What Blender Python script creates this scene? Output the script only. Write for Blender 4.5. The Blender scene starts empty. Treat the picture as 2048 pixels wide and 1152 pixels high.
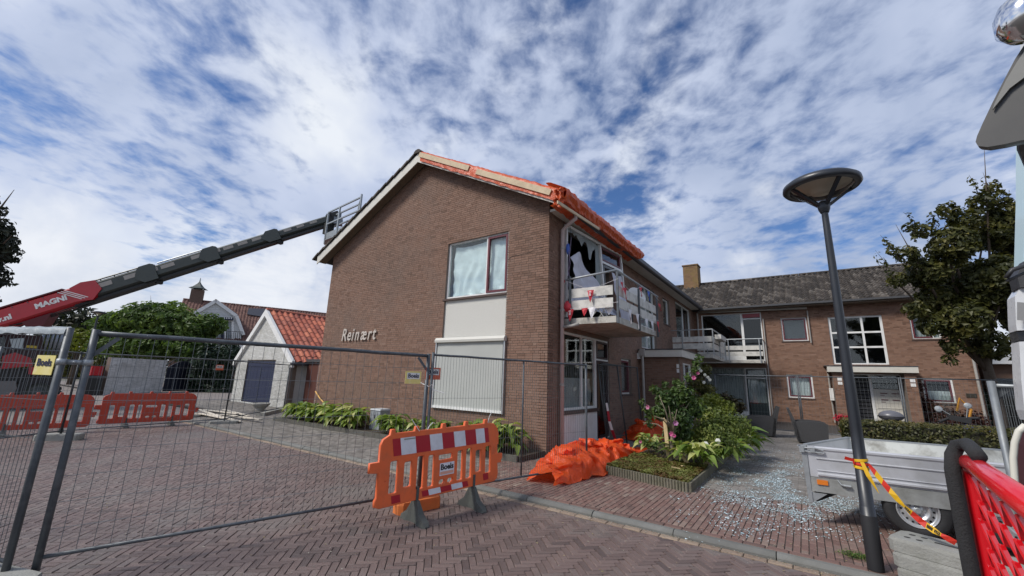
import bpy, math, random
from math import sin, cos, pi, radians, sqrt, atan2, floor
from mathutils import Vector, Matrix, noise
V = Vector
random.seed(7)
RND = random.Random(11)
SC = bpy.context.scene
COL = SC.collection

# ------------------------------------------------------------------ camera
FPX = 815.6                      # focal length in photo pixels (photo 2048 wide)
CAM = V((0, 0, 1.7))
def _basis():
    y, p, r = radians(-35.265), radians(12.557), radians(1.875)
    f = V((sin(y)*cos(p), cos(y)*cos(p), sin(p)))
    rt = V((cos(y), -sin(y), 0)); up = rt.cross(f)
    return rt*cos(r)+up*sin(r), -rt*sin(r)+up*cos(r), f
RT, UP, FW = _basis()
cam_data = bpy.data.cameras.new('camera')
cam_data.sensor_width = 36; cam_data.lens = FPX/2048*36
cam_data.clip_start = 0.05; cam_data.clip_end = 2000
cam = bpy.data.objects.new('camera', cam_data); COL.objects.link(cam)
m3 = Matrix((RT, UP, -FW)).transposed()
cam.matrix_world = Matrix.Translation(CAM) @ m3.to_4x4()
SC.camera = cam

# ------------------------------------------------------------------ light and sky
SUN_EL, SUN_AZ = radians(46), radians(213)       # azimuth clockwise from +Y
sun_data = bpy.data.lights.new('sun', 'SUN')
sun_data.energy = 2.5; sun_data.angle = radians(14); sun_data.color = (1, .95, .88)
sun = bpy.data.objects.new('sun', sun_data); COL.objects.link(sun)
sd = V((sin(SUN_AZ)*cos(SUN_EL), cos(SUN_AZ)*cos(SUN_EL), sin(SUN_EL)))
sun.rotation_euler = sd.to_track_quat('Z', 'Y').to_euler(); sun.location = (0, 0, 30)
vs = SC.view_settings
vs.view_transform = 'Standard'; vs.look = 'None'; vs.gamma = 1; vs.use_curve_mapping = False
vs.exposure = 0.45

class NT:
    "tiny node helper"
    def __init__(s, tree): s.t = tree; s.t.nodes.clear()
    def n(s, typ, **kw):
        nd = s.t.nodes.new(typ)
        for k, v in kw.items():
            if k.startswith('i_'):
                key = k[2:]
                sock = nd.inputs[int(key)] if key.isdigit() else nd.inputs[key.replace('_', ' ')]
                if isinstance(v, bpy.types.NodeSocket): s.t.links.new(v, sock)
                else: sock.default_value = v
            else: setattr(nd, k, v)
        return nd
    def l(s, a, b): s.t.links.new(a, b)
    def math(s, op, a, b=None, clamp=False):
        nd = s.n('ShaderNodeMath', operation=op, use_clamp=clamp)
        for i, v in enumerate((a, b)):
            if v is None: continue
            if isinstance(v, bpy.types.NodeSocket): s.l(v, nd.inputs[i])
            else: nd.inputs[i].default_value = v
        return nd.outputs[0]
    def ramp(s, fac, stops, interp='LINEAR'):
        nd = s.n('ShaderNodeValToRGB'); cr = nd.color_ramp; cr.interpolation = interp
        while len(cr.elements) < len(stops): cr.elements.new(.5)
        for e, (p, c) in zip(cr.elements, stops):
            e.position = p; e.color = (*c, 1) if len(c) == 3 else c
        s.l(fac, nd.inputs[0]); return nd.outputs[0]
    def mixc(s, f, a, b, blend='MIX'):
        nd = s.n('ShaderNodeMix', data_type='RGBA', blend_type=blend)
        for sock, v in ((nd.inputs[0], f), (nd.inputs[6], a), (nd.inputs[7], b)):
            if isinstance(v, bpy.types.NodeSocket): s.l(v, sock)
            else: sock.default_value = v if not isinstance(v, tuple) or len(v) == 4 else (*v, 1)
        return nd.outputs[2]
    def noise(s, vec, scale, detail=3, rough=.5, dist=0.):
        nd = s.n('ShaderNodeTexNoise'); nd.inputs['Scale'].default_value = scale
        nd.inputs['Detail'].default_value = detail; nd.inputs['Roughness'].default_value = rough
        nd.inputs['Distortion'].default_value = dist
        if vec is not None: s.l(vec, nd.inputs['Vector'])
        return nd.outputs[0]

def make_world():
    w = bpy.data.worlds.new('World'); SC.world = w; w.use_nodes = True
    t = NT(w.node_tree)
    sky = t.n('ShaderNodeTexSky'); sky.sky_type = 'NISHITA'; sky.sun_disc = False
    sky.sun_elevation = SUN_EL; sky.sun_rotation = SUN_AZ; sky.altitude = 0; sky.air_density = 1.0
    sky.dust_density = .4; sky.ozone_density = 3
    tc = t.n('ShaderNodeTexCoord')
    sep = t.n('ShaderNodeSeparateXYZ'); t.l(tc.outputs['Generated'], sep.inputs[0])
    z = t.math('MAXIMUM', sep.outputs[2], 0.0)
    zz = t.math('ADD', z, .10)
    # cloud layer on a flat ceiling; streaks run along the street's view axis
    
    ux = t.math('DIVIDE', sep.outputs[0], zz); uy = t.math('DIVIDE', sep.outputs[1], zz)
    ax, ay = -sin(radians(38)), cos(radians(38))
    al = t.math('ADD', t.math('MULTIPLY', ux, ax), t.math('MULTIPLY', uy, ay))
    ac = t.math('ADD', t.math('MULTIPLY', ux, ay), t.math('MULTIPLY', uy, -ax))
    cb = t.n('ShaderNodeCombineXYZ'); t.l(t.math('MULTIPLY', al, .86), cb.inputs[0]); t.l(ac, cb.inputs[1])
    cb.inputs[2].default_value = 3.7
    n1 = t.noise(cb.outputs[0], 8.0, 5, .55, .25)      # mackerel flecks
    n2 = t.noise(cb.outputs[0], 1.1, 3, .5, .4)        # broad coverage
    n3 = t.noise(cb.outputs[0], 17, 4, .55, .3)
    cov = t.math('ADD', t.math('MULTIPLY', n1, 1.05), t.math('MULTIPLY', n2, 1.15))
    cov = t.math('ADD', cov, t.math('MULTIPLY', n3, .28))
    for (qx, qy), amt, pw in (((700,360),.34,45), ((1370,500),.34,60), ((120,500),.22,60), ((1250,430),-.30,160), ((420,560),-.12,60)):
        dn = (RT*((qx-1024)/FPX)-UP*((qy-576)/FPX)+FW).normalized(); dt = t.n('ShaderNodeVectorMath', operation='DOT_PRODUCT'); t.l(tc.outputs['Generated'], dt.inputs[0]); dt.inputs[1].default_value = dn
        cov = t.math('ADD', cov, t.math('MULTIPLY', t.math('POWER', t.math('MAXIMUM', dt.outputs['Value'], 0.0), float(pw)), amt))
    c1 = t.n('ShaderNodeMapRange', i_0=cov); c1.inputs[1].default_value = .92; c1.inputs[2].default_value = 1.42
    c1.interpolation_type = 'SMOOTHSTEP'
    # cumulus bank low over the roofs, on the direction sphere
    nb = t.noise(tc.outputs['Generated'], 3.6, 7, .55, .2)
    low = t.math('SUBTRACT', 1.10, t.math('MULTIPLY', z, 1.5))
    bk = t.math('ADD', t.math('MULTIPLY', nb, 1.3), low)
    c2 = t.n('ShaderNodeMapRange', i_0=bk); c2.inputs[1].default_value = 1.36; c2.inputs[2].default_value = 1.62
    c2.interpolation_type = 'SMOOTHSTEP'
    shade = t.noise(tc.outputs['Generated'], 2.3, 5, .5, .4)
    dsh = t.n('ShaderNodeVectorMath', operation='DOT_PRODUCT'); t.l(tc.outputs['Generated'], dsh.inputs[0]); dsh.inputs[1].default_value = (.05, .86, .50)
    cc = t.ramp(t.math('SUBTRACT', shade, t.math('MULTIPLY', t.math('POWER', t.math('MAXIMUM', dsh.outputs['Value'], 0.0), 8.0), .12)), [(.30, (.36, .44, .62)), (.5, (.58, .65, .82)), (.64, (.86, .90, .96))])
    ccl = t.ramp(nb, [(.38, (.50, .56, .68)), (.60, (.84, .87, .93))])
    base = t.mixc(1.0, sky.outputs[0], (SKYK*.72, SKYK*.92, SKYK*1.22, 1), 'MULTIPLY')
    c = t.mixc(t.math('MULTIPLY', c1.outputs[0], .95), base, t.mixc(1, cc, (CLK, CLK, CLK, 1), 'MULTIPLY'))
    c = t.mixc(t.math('MULTIPLY', c2.outputs[0], .9), c, t.mixc(1, ccl, (CLK, CLK, CLK, 1), 'MULTIPLY'))
    bg = t.n('ShaderNodeBackground'); t.l(c, bg.inputs[0]); bg.inputs[1].default_value = .1
    out = t.n('ShaderNodeOutputWorld'); t.l(bg.outputs[0], out.inputs[0])
SKYK = .68; CLK = 7.5
make_world()

# ------------------------------------------------------------------ measuring helpers: a sight line meets a real plane
def ray(px, py): return RT*((px-1024)/FPX) - UP*((py-576)/FPX) + FW
def G(px, py, z=0.): d = ray(px, py); return CAM + d*((z-1.7)/d.z)
def atX(px, py, X): d = ray(px, py); return CAM + d*(X/d.x)
def atY(px, py, Y): d = ray(px, py); return CAM + d*(Y/d.y)
def atD(px, py, D): return CAM + ray(px, py)*D
def proj(p):
    v = V(p)-CAM; d = v.dot(FW)
    if d < .05: return (-9999, -9999, d)
    return (1024+FPX*v.dot(RT)/d, 576-FPX*v.dot(UP)/d, d)
def inview(p, m=260):
    a = proj(p); return -m < a[0] < 2048+m and -m < a[1] < 1152+m and a[2] > .1

# ------------------------------------------------------------------ mesh builder
class MB:
    def __init__(s): s.v = []; s.f = []; s.t = []
    def add(s, vs, fs, tone=.5):
        n = len(s.v); s.v.extend([tuple(p) for p in vs])
        for f in fs: s.f.append(tuple(i+n for i in f)); s.t.append(tone)
    def hexa(s, p, tone=.5, open_back=False):
        fs = [(0,1,2,3)[::-1], (4,5,6,7), (0,1,5,4), (1,2,6,5), (2,3,7,6), (3,0,4,7)]
        if open_back: fs = fs[1:]
        s.add(p, fs, tone)
    def box(s, a, b, tone=.5):
        x0, y0, z0 = a; x1, y1, z1 = b
        x0, x1 = min(x0, x1), max(x0, x1); y0, y1 = min(y0, y1), max(y0, y1); z0, z1 = min(z0, z1), max(z0, z1)
        s.hexa([(x0,y0,z0),(x1,y0,z0),(x1,y1,z0),(x0,y1,z0),(x0,y0,z1),(x1,y0,z1),(x1,y1,z1),(x0,y1,z1)], tone)
    def cbox(s, c, size, R=None, tone=.5):
        c = V(c); R = R or Matrix.Identity(3); hx, hy, hz = [q/2 for q in size]
        s.hexa([c + R @ V((x*hx, y*hy, z*hz)) for z in (-1, 1) for x, y in ((-1,-1),(1,-1),(1,1),(-1,1))], tone)
    def beam(s, p, q, w, h, up=(0,0,1), tone=.5):
        p, q = V(p), V(q); d = (q-p).normalized(); up = V(up)
        sx = d.cross(up)
        if sx.length < 1e-4: sx = d.cross(V((1,0,0)))
        sx.normalize(); sz = sx.cross(d)
        a = [-sx*w/2-sz*h/2, sx*w/2-sz*h/2, sx*w/2+sz*h/2, -sx*w/2+sz*h/2]
        s.hexa([p+k for k in a]+[q+k for k in a], tone)
    def tube(s, pts, r, n=8, cap=True, tone=.5, closed=False):
        pts = [V(p) for p in pts]; m = len(pts); rs = r if isinstance(r, (list, tuple)) else [r]*m
        base = len(s.v); prev = None
        for i, p in enumerate(pts):
            if closed: d = pts[(i+1) % m]-pts[i-1]
            else: d = pts[min(i+1, m-1)]-pts[max(i-1, 0)]
            if d.length < 1e-9: d = V((0,0,1))
            d.normalize()
            if prev is None:
                a = d.cross(V((0,0,1)))
                if a.length < .05: a = d.cross(V((0,1,0)))
            else:
                a = prev - d*prev.dot(d)
                if a.length < 1e-5: a = d.orthogonal()
            a.normalize(); prev = a; b = d.cross(a)
            for k in range(n):
                th = 2*pi*k/n; s.v.append(tuple(p + (a*cos(th)+b*sin(th))*rs[i]))
        for i in range(m if closed else m-1):
            i2 = (i+1) % m
            for k in range(n):
                s.f.append((base+i*n+k, base+i*n+(k+1) % n, base+i2*n+(k+1) % n, base+i2*n+k)); s.t.append(tone)
        if cap and not closed:
            s.f.append(tuple(base+k for k in range(n))[::-1]); s.t.append(tone)
            s.f.append(tuple(base+(m-1)*n+k for k in range(n))); s.t.append(tone)
    def prism(s, poly, vec, tone=.5):
        n = len(poly); vec = V(vec); a = [V(p) for p in poly]; base = len(s.v)
        s.v.extend([tuple(p) for p in a]+[tuple(p+vec) for p in a])
        fs = [tuple(range(n))[::-1], tuple(range(n, 2*n))]+[(i, (i+1) % n, (i+1) % n+n, i+n) for i in range(n)]
        for f in fs: s.f.append(tuple(i+base for i in f)); s.t.append(tone)
    def lathe(s, prof, c=(0,0,0), ax=None, n=20, tone=.5):
        "prof: list of (radius, height); ax: 3x3 with z as the axis"
        c = V(c); R = ax or Matrix.Identity(3); base = len(s.v)
        for r, h in prof:
            for k in range(n):
                th = 2*pi*k/n; s.v.append(tuple(c + R @ V((r*cos(th), r*sin(th), h))))
        for i in range(len(prof)-1):
            for k in range(n):
                s.f.append((base+i*n+k, base+i*n+(k+1) % n, base+(i+1)*n+(k+1) % n, base+(i+1)*n+k)); s.t.append(tone)
    def grid(s, pts, tone=.5):
        "pts: rows of points"
        base = len(s.v); m = len(pts[0])
        for r in pts: s.v.extend([tuple(p) for p in r])
        for i in range(len(pts)-1):
            for j in range(m-1):
                s.f.append((base+i*m+j, base+i*m+j+1, base+(i+1)*m+j+1, base+(i+1)*m+j)); s.t.append(tone)
    def mesh(s, name, mat=None, smooth=False):
        me = bpy.data.meshes.new(name); me.from_pydata(s.v, [], s.f)
        if mat is not None: me.materials.append(mat)
        if s.t and (min(s.t) != max(s.t) or s.t[0] != .5):
            at = me.attributes.new('tone', 'FLOAT', 'FACE'); at.data.foreach_set('value', s.t)
        if smooth: me.polygons.foreach_set('use_smooth', [True]*len(me.polygons))
        me.update(); return me

def basis(d, up=(0,0,1)):
    "3x3 whose z column is d"
    d = V(d).normalized(); up = V(up); x = up.cross(d)
    if x.length < 1e-4: x = V((1,0,0)).cross(d)
    x.normalize(); y = d.cross(x)
    return Matrix((x, y, d)).transposed()

def local(o):
    return Matrix.LocRotScale(o.location, o.rotation_euler, o.scale)
def world(o):
    m = local(o)
    if o.parent: m = world(o.parent) @ o.matrix_parent_inverse @ m
    return m
def tag(o, label=None, cat=None, group=None, kind=None):
    for k, v in (('label', label), ('category', cat), ('group', group), ('kind', kind)):
        if v: o[k] = v
    return o
def thing(name, label, cat, loc=(0,0,0), rz=0., group=None):
    o = bpy.data.objects.new(name, None); COL.objects.link(o); o.empty_display_size = .1
    o.location = loc; o.rotation_euler = (0, 0, rz); return tag(o, label, cat, group)
def obj(name, mb, mat=None, parent=None, smooth=False, label=None, kind=None):
    "geometry is given in world coordinates"
    me = mb.mesh(name, mat, smooth) if isinstance(mb, MB) else mb
    o = bpy.data.objects.new(name, me); COL.objects.link(o)
    if parent is not None:
        o.parent = parent; o.matrix_parent_inverse = world(parent).inverted()
    return tag(o, label, None, None, kind)
def inst(name, me, parent, loc, rot=(0,0,0), sc=(1,1,1), label=None):
    o = bpy.data.objects.new(name, me); COL.objects.link(o)
    o.parent = parent; o.matrix_parent_inverse = world(parent).inverted()
    o.location = loc; o.rotation_euler = rot; o.scale = sc
    return tag(o, label)
def copy_tree(o, parent=None):
    c = o.copy(); COL.objects.link(c)
    if parent is not None: c.parent = parent
    for ch in [x for x in KIDS(o)]: copy_tree(ch, c)
    return c
def KIDS(o): return [x for x in bpy.data.objects if x.parent == o]

# ------------------------------------------------------------------ materials
MAT = {}
def mat(name, col, rough=.7, metal=0., nz=0., nscale=6., tone=0., bump=0., bscale=40., spec=.5, trans=0., alpha=1., ramp=None, dirt=None, coat=0.):
    """col base colour; nz noise variation; tone variation by face attribute; ramp: colour list chosen by tone;
    dirt: (colour, amount, scale) patches of wear"""
    if name in MAT: return MAT[name]
    m = bpy.data.materials.new(name); m.use_nodes = True; t = NT(m.node_tree)
    tc = t.n('ShaderNodeTexCoord').outputs['Object']
    at = t.n('ShaderNodeAttribute'); at.attribute_name = 'tone'; tf = at.outputs['Fac']
    if ramp:
        c = t.ramp(tf, [(i/(len(ramp)-1), r) for i, r in enumerate(ramp)])
    else:
        rgb = t.n('ShaderNodeRGB'); rgb.outputs[0].default_value = (*col, 1); c = rgb.outputs[0]
        if tone:
            f = t.math('ADD', t.math('MULTIPLY', tf, 2*tone), 1-tone)
            sc_ = t.n('ShaderNodeVectorMath', operation='SCALE'); t.l(c, sc_.inputs[0]); t.l(f, sc_.inputs['Scale']); c = sc_.outputs[0]
    if nz:
        n = t.noise(tc, nscale, 6, .62)
        f = t.math('ADD', t.math('MULTIPLY', n, 2*nz*1.6), 1-nz*1.6)
        sc_ = t.n('ShaderNodeVectorMath', operation='SCALE'); t.l(c, sc_.inputs[0]); t.l(f, sc_.inputs['Scale']); c = sc_.outputs[0]
    if dirt:
        n = t.noise(tc, dirt[2], 7, .65, .3)
        r = t.ramp(n, [(.46, (0,0,0)), (.66, (dirt[1],)*3)])
        c = t.mixc(r, c, tuple(dirt[0]))
    b = t.n('ShaderNodeBsdfPrincipled'); t.l(c, b.inputs['Base Color'])
    b.inputs['Roughness'].default_value = rough; b.inputs['Metallic'].default_value = metal
    b.inputs['Specular IOR Level'].default_value = spec; b.inputs['Coat Weight'].default_value = coat
    b.inputs['Transmission Weight'].default_value = trans; b.inputs['Alpha'].default_value = alpha
    if rough > .25 and nz:
        rr = t.n('ShaderNodeMapRange', i_0=t.noise(tc, nscale*2.3, 4)); rr.inputs[3].default_value = rough-.12; rr.inputs[4].default_value = min(1, rough+.12)
        t.l(rr.outputs[0], b.inputs['Roughness'])
    if bump:
        bp = t.n('ShaderNodeBump'); bp.inputs['Strength'].default_value = bump; bp.inputs['Distance'].default_value = .02
        t.l(t.noise(tc, bscale, 5, .6), bp.inputs['Height']); t.l(bp.outputs[0], b.inputs['Normal'])
    o = t.n('ShaderNodeOutputMaterial'); t.l(b.outputs[0], o.inputs[0])
    MAT[name] = m; return m
def foliage_mat(name, cols, tr=.35, rough=.5):
    if name in MAT: return MAT[name]
    m = bpy.data.materials.new(name); m.use_nodes = True; t = NT(m.node_tree)
    at = t.n('ShaderNodeAttribute'); at.attribute_name = 'tone'
    c = t.ramp(at.outputs['Fac'], [(i/(len(cols)-1), r) for i, r in enumerate(cols)])
    b = t.n('ShaderNodeBsdfPrincipled', i_Base_Color=c); b.inputs['Roughness'].default_value = rough
    b.inputs['Specular IOR Level'].default_value = .35
    tl = t.n('ShaderNodeBsdfTranslucent', i_Color=t.mixc(1, c, (1.25, 1.3, .6, 1), 'MULTIPLY'))
    mx = t.n('ShaderNodeMixShader'); mx.inputs[0].default_value = tr; t.l(b.outputs[0], mx.inputs[1]); t.l(tl.outputs[0], mx.inputs[2])
    o = t.n('ShaderNodeOutputMaterial'); t.l(mx.outputs[0], o.inputs[0]); MAT[name] = m; return m
def glass_mat(name='window_glass', tint=(.9, .94, .94), base=.045):
    if name in MAT: return MAT[name]
    m = bpy.data.materials.new(name); m.use_nodes = True; t = NT(m.node_tree)
    tr = t.n('ShaderNodeBsdfTransparent'); tr.inputs[0].default_value = (*tint, 1)
    gl = t.n('ShaderNodeBsdfGlossy'); gl.inputs['Roughness'].default_value = .03; gl.inputs[0].default_value = (.9, .93, .95, 1)
    fr = t.n('ShaderNodeLayerWeight'); fr.inputs[0].default_value = .5
    f = t.math('ADD', t.math('MULTIPLY', t.math('POWER', fr.outputs['Facing'], 3.0), .6), base, clamp=True)
    tcn = t.n('ShaderNodeTexCoord').outputs['Object']
    bp = t.n('ShaderNodeBump'); bp.inputs['Strength'].default_value = .05; bp.inputs['Distance'].default_value = .02; t.l(t.noise(tcn, 1.5, 2), bp.inputs['Height'])
    t.l(bp.outputs[0], gl.inputs['Normal'])
    mx = t.n('ShaderNodeMixShader'); t.l(f, mx.inputs[0]); t.l(tr.outputs[0], mx.inputs[1]); t.l(gl.outputs[0], mx.inputs[2])
    o = t.n('ShaderNodeOutputMaterial'); t.l(mx.outputs[0], o.inputs[0]); MAT[name] = m; return m
def film_mat(name, col, tr=.45, rough=.25, bump=.4, bscale=14):
    "thin plastic film or cloth that lets light through"
    if name in MAT: return MAT[name]
    m = bpy.data.materials.new(name); m.use_nodes = True; t = NT(m.node_tree)
    tcn = t.n('ShaderNodeTexCoord').outputs['Object']
    n = t.noise(tcn, 3.5, 5); f = t.math('ADD', t.math('MULTIPLY', n, .5), .75)
    rgb = t.n('ShaderNodeRGB'); rgb.outputs[0].default_value = (*col, 1)
    s_ = t.n('ShaderNodeVectorMath', operation='SCALE'); t.l(rgb.outputs[0], s_.inputs[0]); t.l(f, s_.inputs['Scale'])
    b = t.n('ShaderNodeBsdfPrincipled', i_Base_Color=s_.outputs[0]); b.inputs['Roughness'].default_value = rough
    bp = t.n('ShaderNodeBump'); bp.inputs['Strength'].default_value = bump; bp.inputs['Distance'].default_value = .03
    t.l(t.noise(tcn, bscale, 6, .6, .8), bp.inputs['Height']); t.l(bp.outputs[0], b.inputs['Normal'])
    tl = t.n('ShaderNodeBsdfTranslucent', i_Color=s_.outputs[0])
    mx = t.n('ShaderNodeMixShader'); mx.inputs[0].default_value = tr; t.l(b.outputs[0], mx.inputs[1]); t.l(tl.outputs[0], mx.inputs[2])
    o = t.n('ShaderNodeOutputMaterial'); t.l(mx.outputs[0], o.inputs[0]); MAT[name] = m; return m

BRICK = mat('brown_brick', (0,0,0), .85, ramp=[(.135,.076,.05), (.180,.102,.07), (.208,.119,.082), (.23,.136,.096), (.205,.124,.09), (.27,.168,.122)], nz=.14, dirt=((.165,.115,.09), .55, .7), nscale=9, bump=.35, bscale=90)
BRICKW = mat('orange_brown_brick', (0,0,0), .85, ramp=[(.14,.074,.046), (.19,.102,.066), (.23,.128,.084), (.26,.15,.10), (.22,.125,.085), (.30,.185,.13)], nz=.14, nscale=7, bump=.3, bscale=90)
MORTAR = mat('mortar', (.20,.16,.13), .95, nz=.15, bump=.3, bscale=60)
ROADB = mat('road_clinker', (0,0,0), .52, spec=.6, ramp=[(.085,.062,.057), (.125,.088,.078), (.155,.108,.096), (.175,.125,.11), (.15,.118,.108), (.24,.19,.165)], nz=.26, nscale=5, bump=.5, bscale=70, dirt=((.17,.15,.135), .7, .8))
PAVR = mat('red_paving_clinker', (0,0,0), .65, ramp=[(.12,.075,.062), (.165,.095,.078), (.195,.115,.094), (.18,.12,.10), (.215,.145,.118), (.29,.235,.19)], nz=.2, nscale=5, bump=.5, bscale=70, dirt=((.15,.13,.11), .5, 1.3))
PAVG = mat('grey_paving_clinker', (0,0,0), .85, ramp=[(.125,.112,.10), (.165,.15,.134), (.20,.182,.163), (.23,.21,.19), (.27,.245,.22)], nz=.2, nscale=5, bump=.5, bscale=70, dirt=((.10,.095,.085), .5, 1.3))
EDGEB = mat('sandy_edge_clinker', (0,0,0), .85, ramp=[(.22,.16,.12), (.30,.23,.17), (.36,.28,.21)], nz=.2, bump=.4, bscale=70)
JOINT = mat('sand_joint', (.05,.043,.038), .95, nz=.25, nscale=12, bump=.4)
CONC = mat('kerb_concrete', (.15,.15,.14), .9, nz=.2, nscale=5, bump=.35, bscale=80, tone=.15, dirt=((.12,.12,.10), .5, 3))
SOIL = mat('soil', (.06,.045,.03), .95, nz=.3, nscale=10, bump=.8, bscale=30)
WHITE = mat('white_paint', (.76,.76,.74), .45, nz=.05, nscale=3, dirt=((.45,.42,.36), .35, 3))
CREAM = mat('cream_paint', (.60,.58,.52), .5, nz=.06, nscale=3, dirt=((.42,.38,.30), .35, 3))
MAROON = mat('maroon_paint', (.12,.022,.03), .4)
RENDER = mat('roughcast_render', (.62,.61,.56), .95, nz=.05, nscale=30, bump=.7, bscale=160)
SCREEN = mat('screen_cloth', (.40,.41,.385), .8, nz=.06, nscale=2, bump=.08, bscale=4)
ALU = mat('aluminium', (.62,.63,.63), .35, .75, nz=.08, dirt=((.35,.34,.32), .4, 4))
GALV = mat('galvanised_steel', (.085,.095,.105), .5, .35, nz=.2, nscale=14, dirt=((.20,.21,.215), .4, 9))
GALVL = mat('light_galvanised_steel', (.34,.36,.37), .5, .5, nz=.15, nscale=14)
PVC = mat('grey_pvc_pipe', (.36,.34,.31), .5, nz=.12, nscale=5)
PVCP = mat('pale_pvc_pipe', (.50,.43,.41), .5, nz=.1, nscale=5)
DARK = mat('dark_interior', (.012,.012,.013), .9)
BLACK = mat('black_rubber', (.022,.022,.023), .75, nz=.2, nscale=20, bump=.2)
DTILE = mat('dark_roof_tile', (0,0,0), .85, ramp=[(.014,.011,.009), (.028,.022,.018), (.042,.033,.027), (.12,.105,.09)], nz=.3, nscale=12, bump=.4, dirt=((.20,.17,.13), .25, 12))
CURT = film_mat('white_curtain', (.72,.74,.74), .3, .8, .05, 3)
NET = film_mat('net_curtain', (.56,.57,.57), .3, .8, .05, 3)
GLASS = glass_mat()
DGLASS = glass_mat('dark_window_glass', (.35,.4,.42), .05)
ZINC = mat('zinc_gutter', (.075,.075,.078), .5, .3, nz=.15)
SOFFIT = mat('brown_soffit', (.16,.12,.085), .8, nz=.15)
# ------------------------------------------------------------------ ground
KY = 5.33            # road side of the kerb (the kerb runs along X)
PZ = .062             # pavement level
g = MB(); g.add([(-600,-600,-.06),(600,-600,-.06),(600,900,-.06),(-600,900,-.06)], [(0,1,2,3)])
tag(obj('ground', g, mat('far_ground', (.13,.125,.105), .95, nz=.2, nscale=.3)), 'flat grey green ground stretching away to the horizon', 'ground', kind='structure')
road = MB(); road.add([(-80,-30,-.012),(30,-30,-.012),(30,KY,-.012),(-16.8,KY,-.012),(-17.6,5.8,-.012),(-18.2,7,-.012),(-80,7,-.012)][::1], [(0,1,2,3,4,5,6)])
ROAD = tag(obj('road', road, JOINT), 'street paved with reddish brown clinker bricks in herringbone', 'road', kind='structure')
pm = MB()
pm.prism([(-16.8,KY+.102,-.02),(30,KY+.102,-.02),(30,60,-.02),(-60,60,-.02),(-60,7.2,-.02),(-18.1,7.2,-.02),(-17.5,6.0,-.02)], (0,0,PZ-.012+.02))
PAVE = tag(obj('pavement', pm, JOINT), 'raised pavement of red and grey clinkers round the brick house', 'pavement', kind='structure')

def clip(poly, a, b, c):
    "keep a*x+b*y<=c"
    out = []
    for i in range(len(poly)):
        p, q = poly[i], poly[(i+1) % len(poly)]
        dp, dq = a*p[0]+b*p[1]-c, a*q[0]+b*q[1]-c
        if dp <= 0: out.append(p)
        if (dp < 0 < dq) or (dq < 0 < dp):
            k = dp/(dp-dq); out.append((p[0]+(q[0]-p[0])*k, p[1]+(q[1]-p[1])*k))
    return out
def undul(x, y): return .006*noise.noise((x*.6, y*.6, 3.1))
def paver(mb, poly, z, tone, h=.03, bev=.006):
    n = len(poly); cx = sum(p[0] for p in poly)/n; cy = sum(p[1] for p in poly)/n
    tilt = (RND.uniform(-.012,.012), RND.uniform(-.012,.012)); dz = RND.uniform(-.0018,.0018)+undul(cx, cy)
    def zz(x, y): return z+dz+tilt[0]*(x-cx)+tilt[1]*(y-cy)
    lo = [(x, y, z-h) for x, y in poly]; mid = [(x, y, zz(x, y)-bev) for x, y in poly]
    r = max(.02, min(math.dist(p, (cx, cy)) for p in poly)); k = 1-bev*1.3/r
    top = [(cx+(x-cx)*k, cy+(y-cy)*k, zz(x, y)) for x, y in poly]
    fs = [tuple(range(2*n, 3*n))]
    for i in range(n):
        j = (i+1) % n; fs += [(n+i, n+j, 2*n+j, 2*n+i), (i, j, n+j, n+i)]
    mb.add(lo+mid+top, fs, tone)
PVAR = {}
def paver_inst(parent, cx, cy, z, ang, L, W, material, tone):
    k = (round(L, 3), round(W, 3), material.name, int(tone*9))
    if k not in PVAR:
        b = MB(); st = RND.getstate(); paver(b, [(-L/2,-W/2),(L/2,-W/2),(L/2,W/2),(-L/2,W/2)], 0, (int(tone*9)+.5)/10); RND.setstate(st); PVAR[k] = b.mesh('brick', material)
    return inst('brick', PVAR[k], parent, (cx, cy, z+RND.uniform(-.002,.002)+undul(cx, cy)), (RND.uniform(-.012,.012), RND.uniform(-.012,.012), ang))
def lay(parent, bricks, z, material, nind=300):
    "bricks: (cx,cy,ang,L,W,poly or None,tone); nearest whole ones as objects, the rest joined"
    whole = sorted([b for b in bricks if b[5] is None and inview((b[0], b[1], z), -10)], key=lambda b: (b[0]**2+b[1]**2))[:nind]
    ids = {id(b) for b in whole}
    for b in whole: paver_inst(parent, b[0], b[1], z, b[2], b[3], b[4], material, b[6])
    mb = MB()
    for b in bricks:
        if id(b) in ids: continue
        if b[5] is None:
            cx, cy, a, L, W = b[:5]; ca, sa = cos(a), sin(a); jx = RND.uniform(-.002,.002)
            poly = [(cx+x*ca-y*sa+jx, cy+x*sa+y*ca+jx) for x, y in ((-L/2,-W/2),(L/2,-W/2),(L/2,W/2),(-L/2,W/2))]
        else: poly = b[5]
        paver(mb, poly, z, b[6])
    obj('brick', mb, material, parent, kind='stuff')
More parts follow.
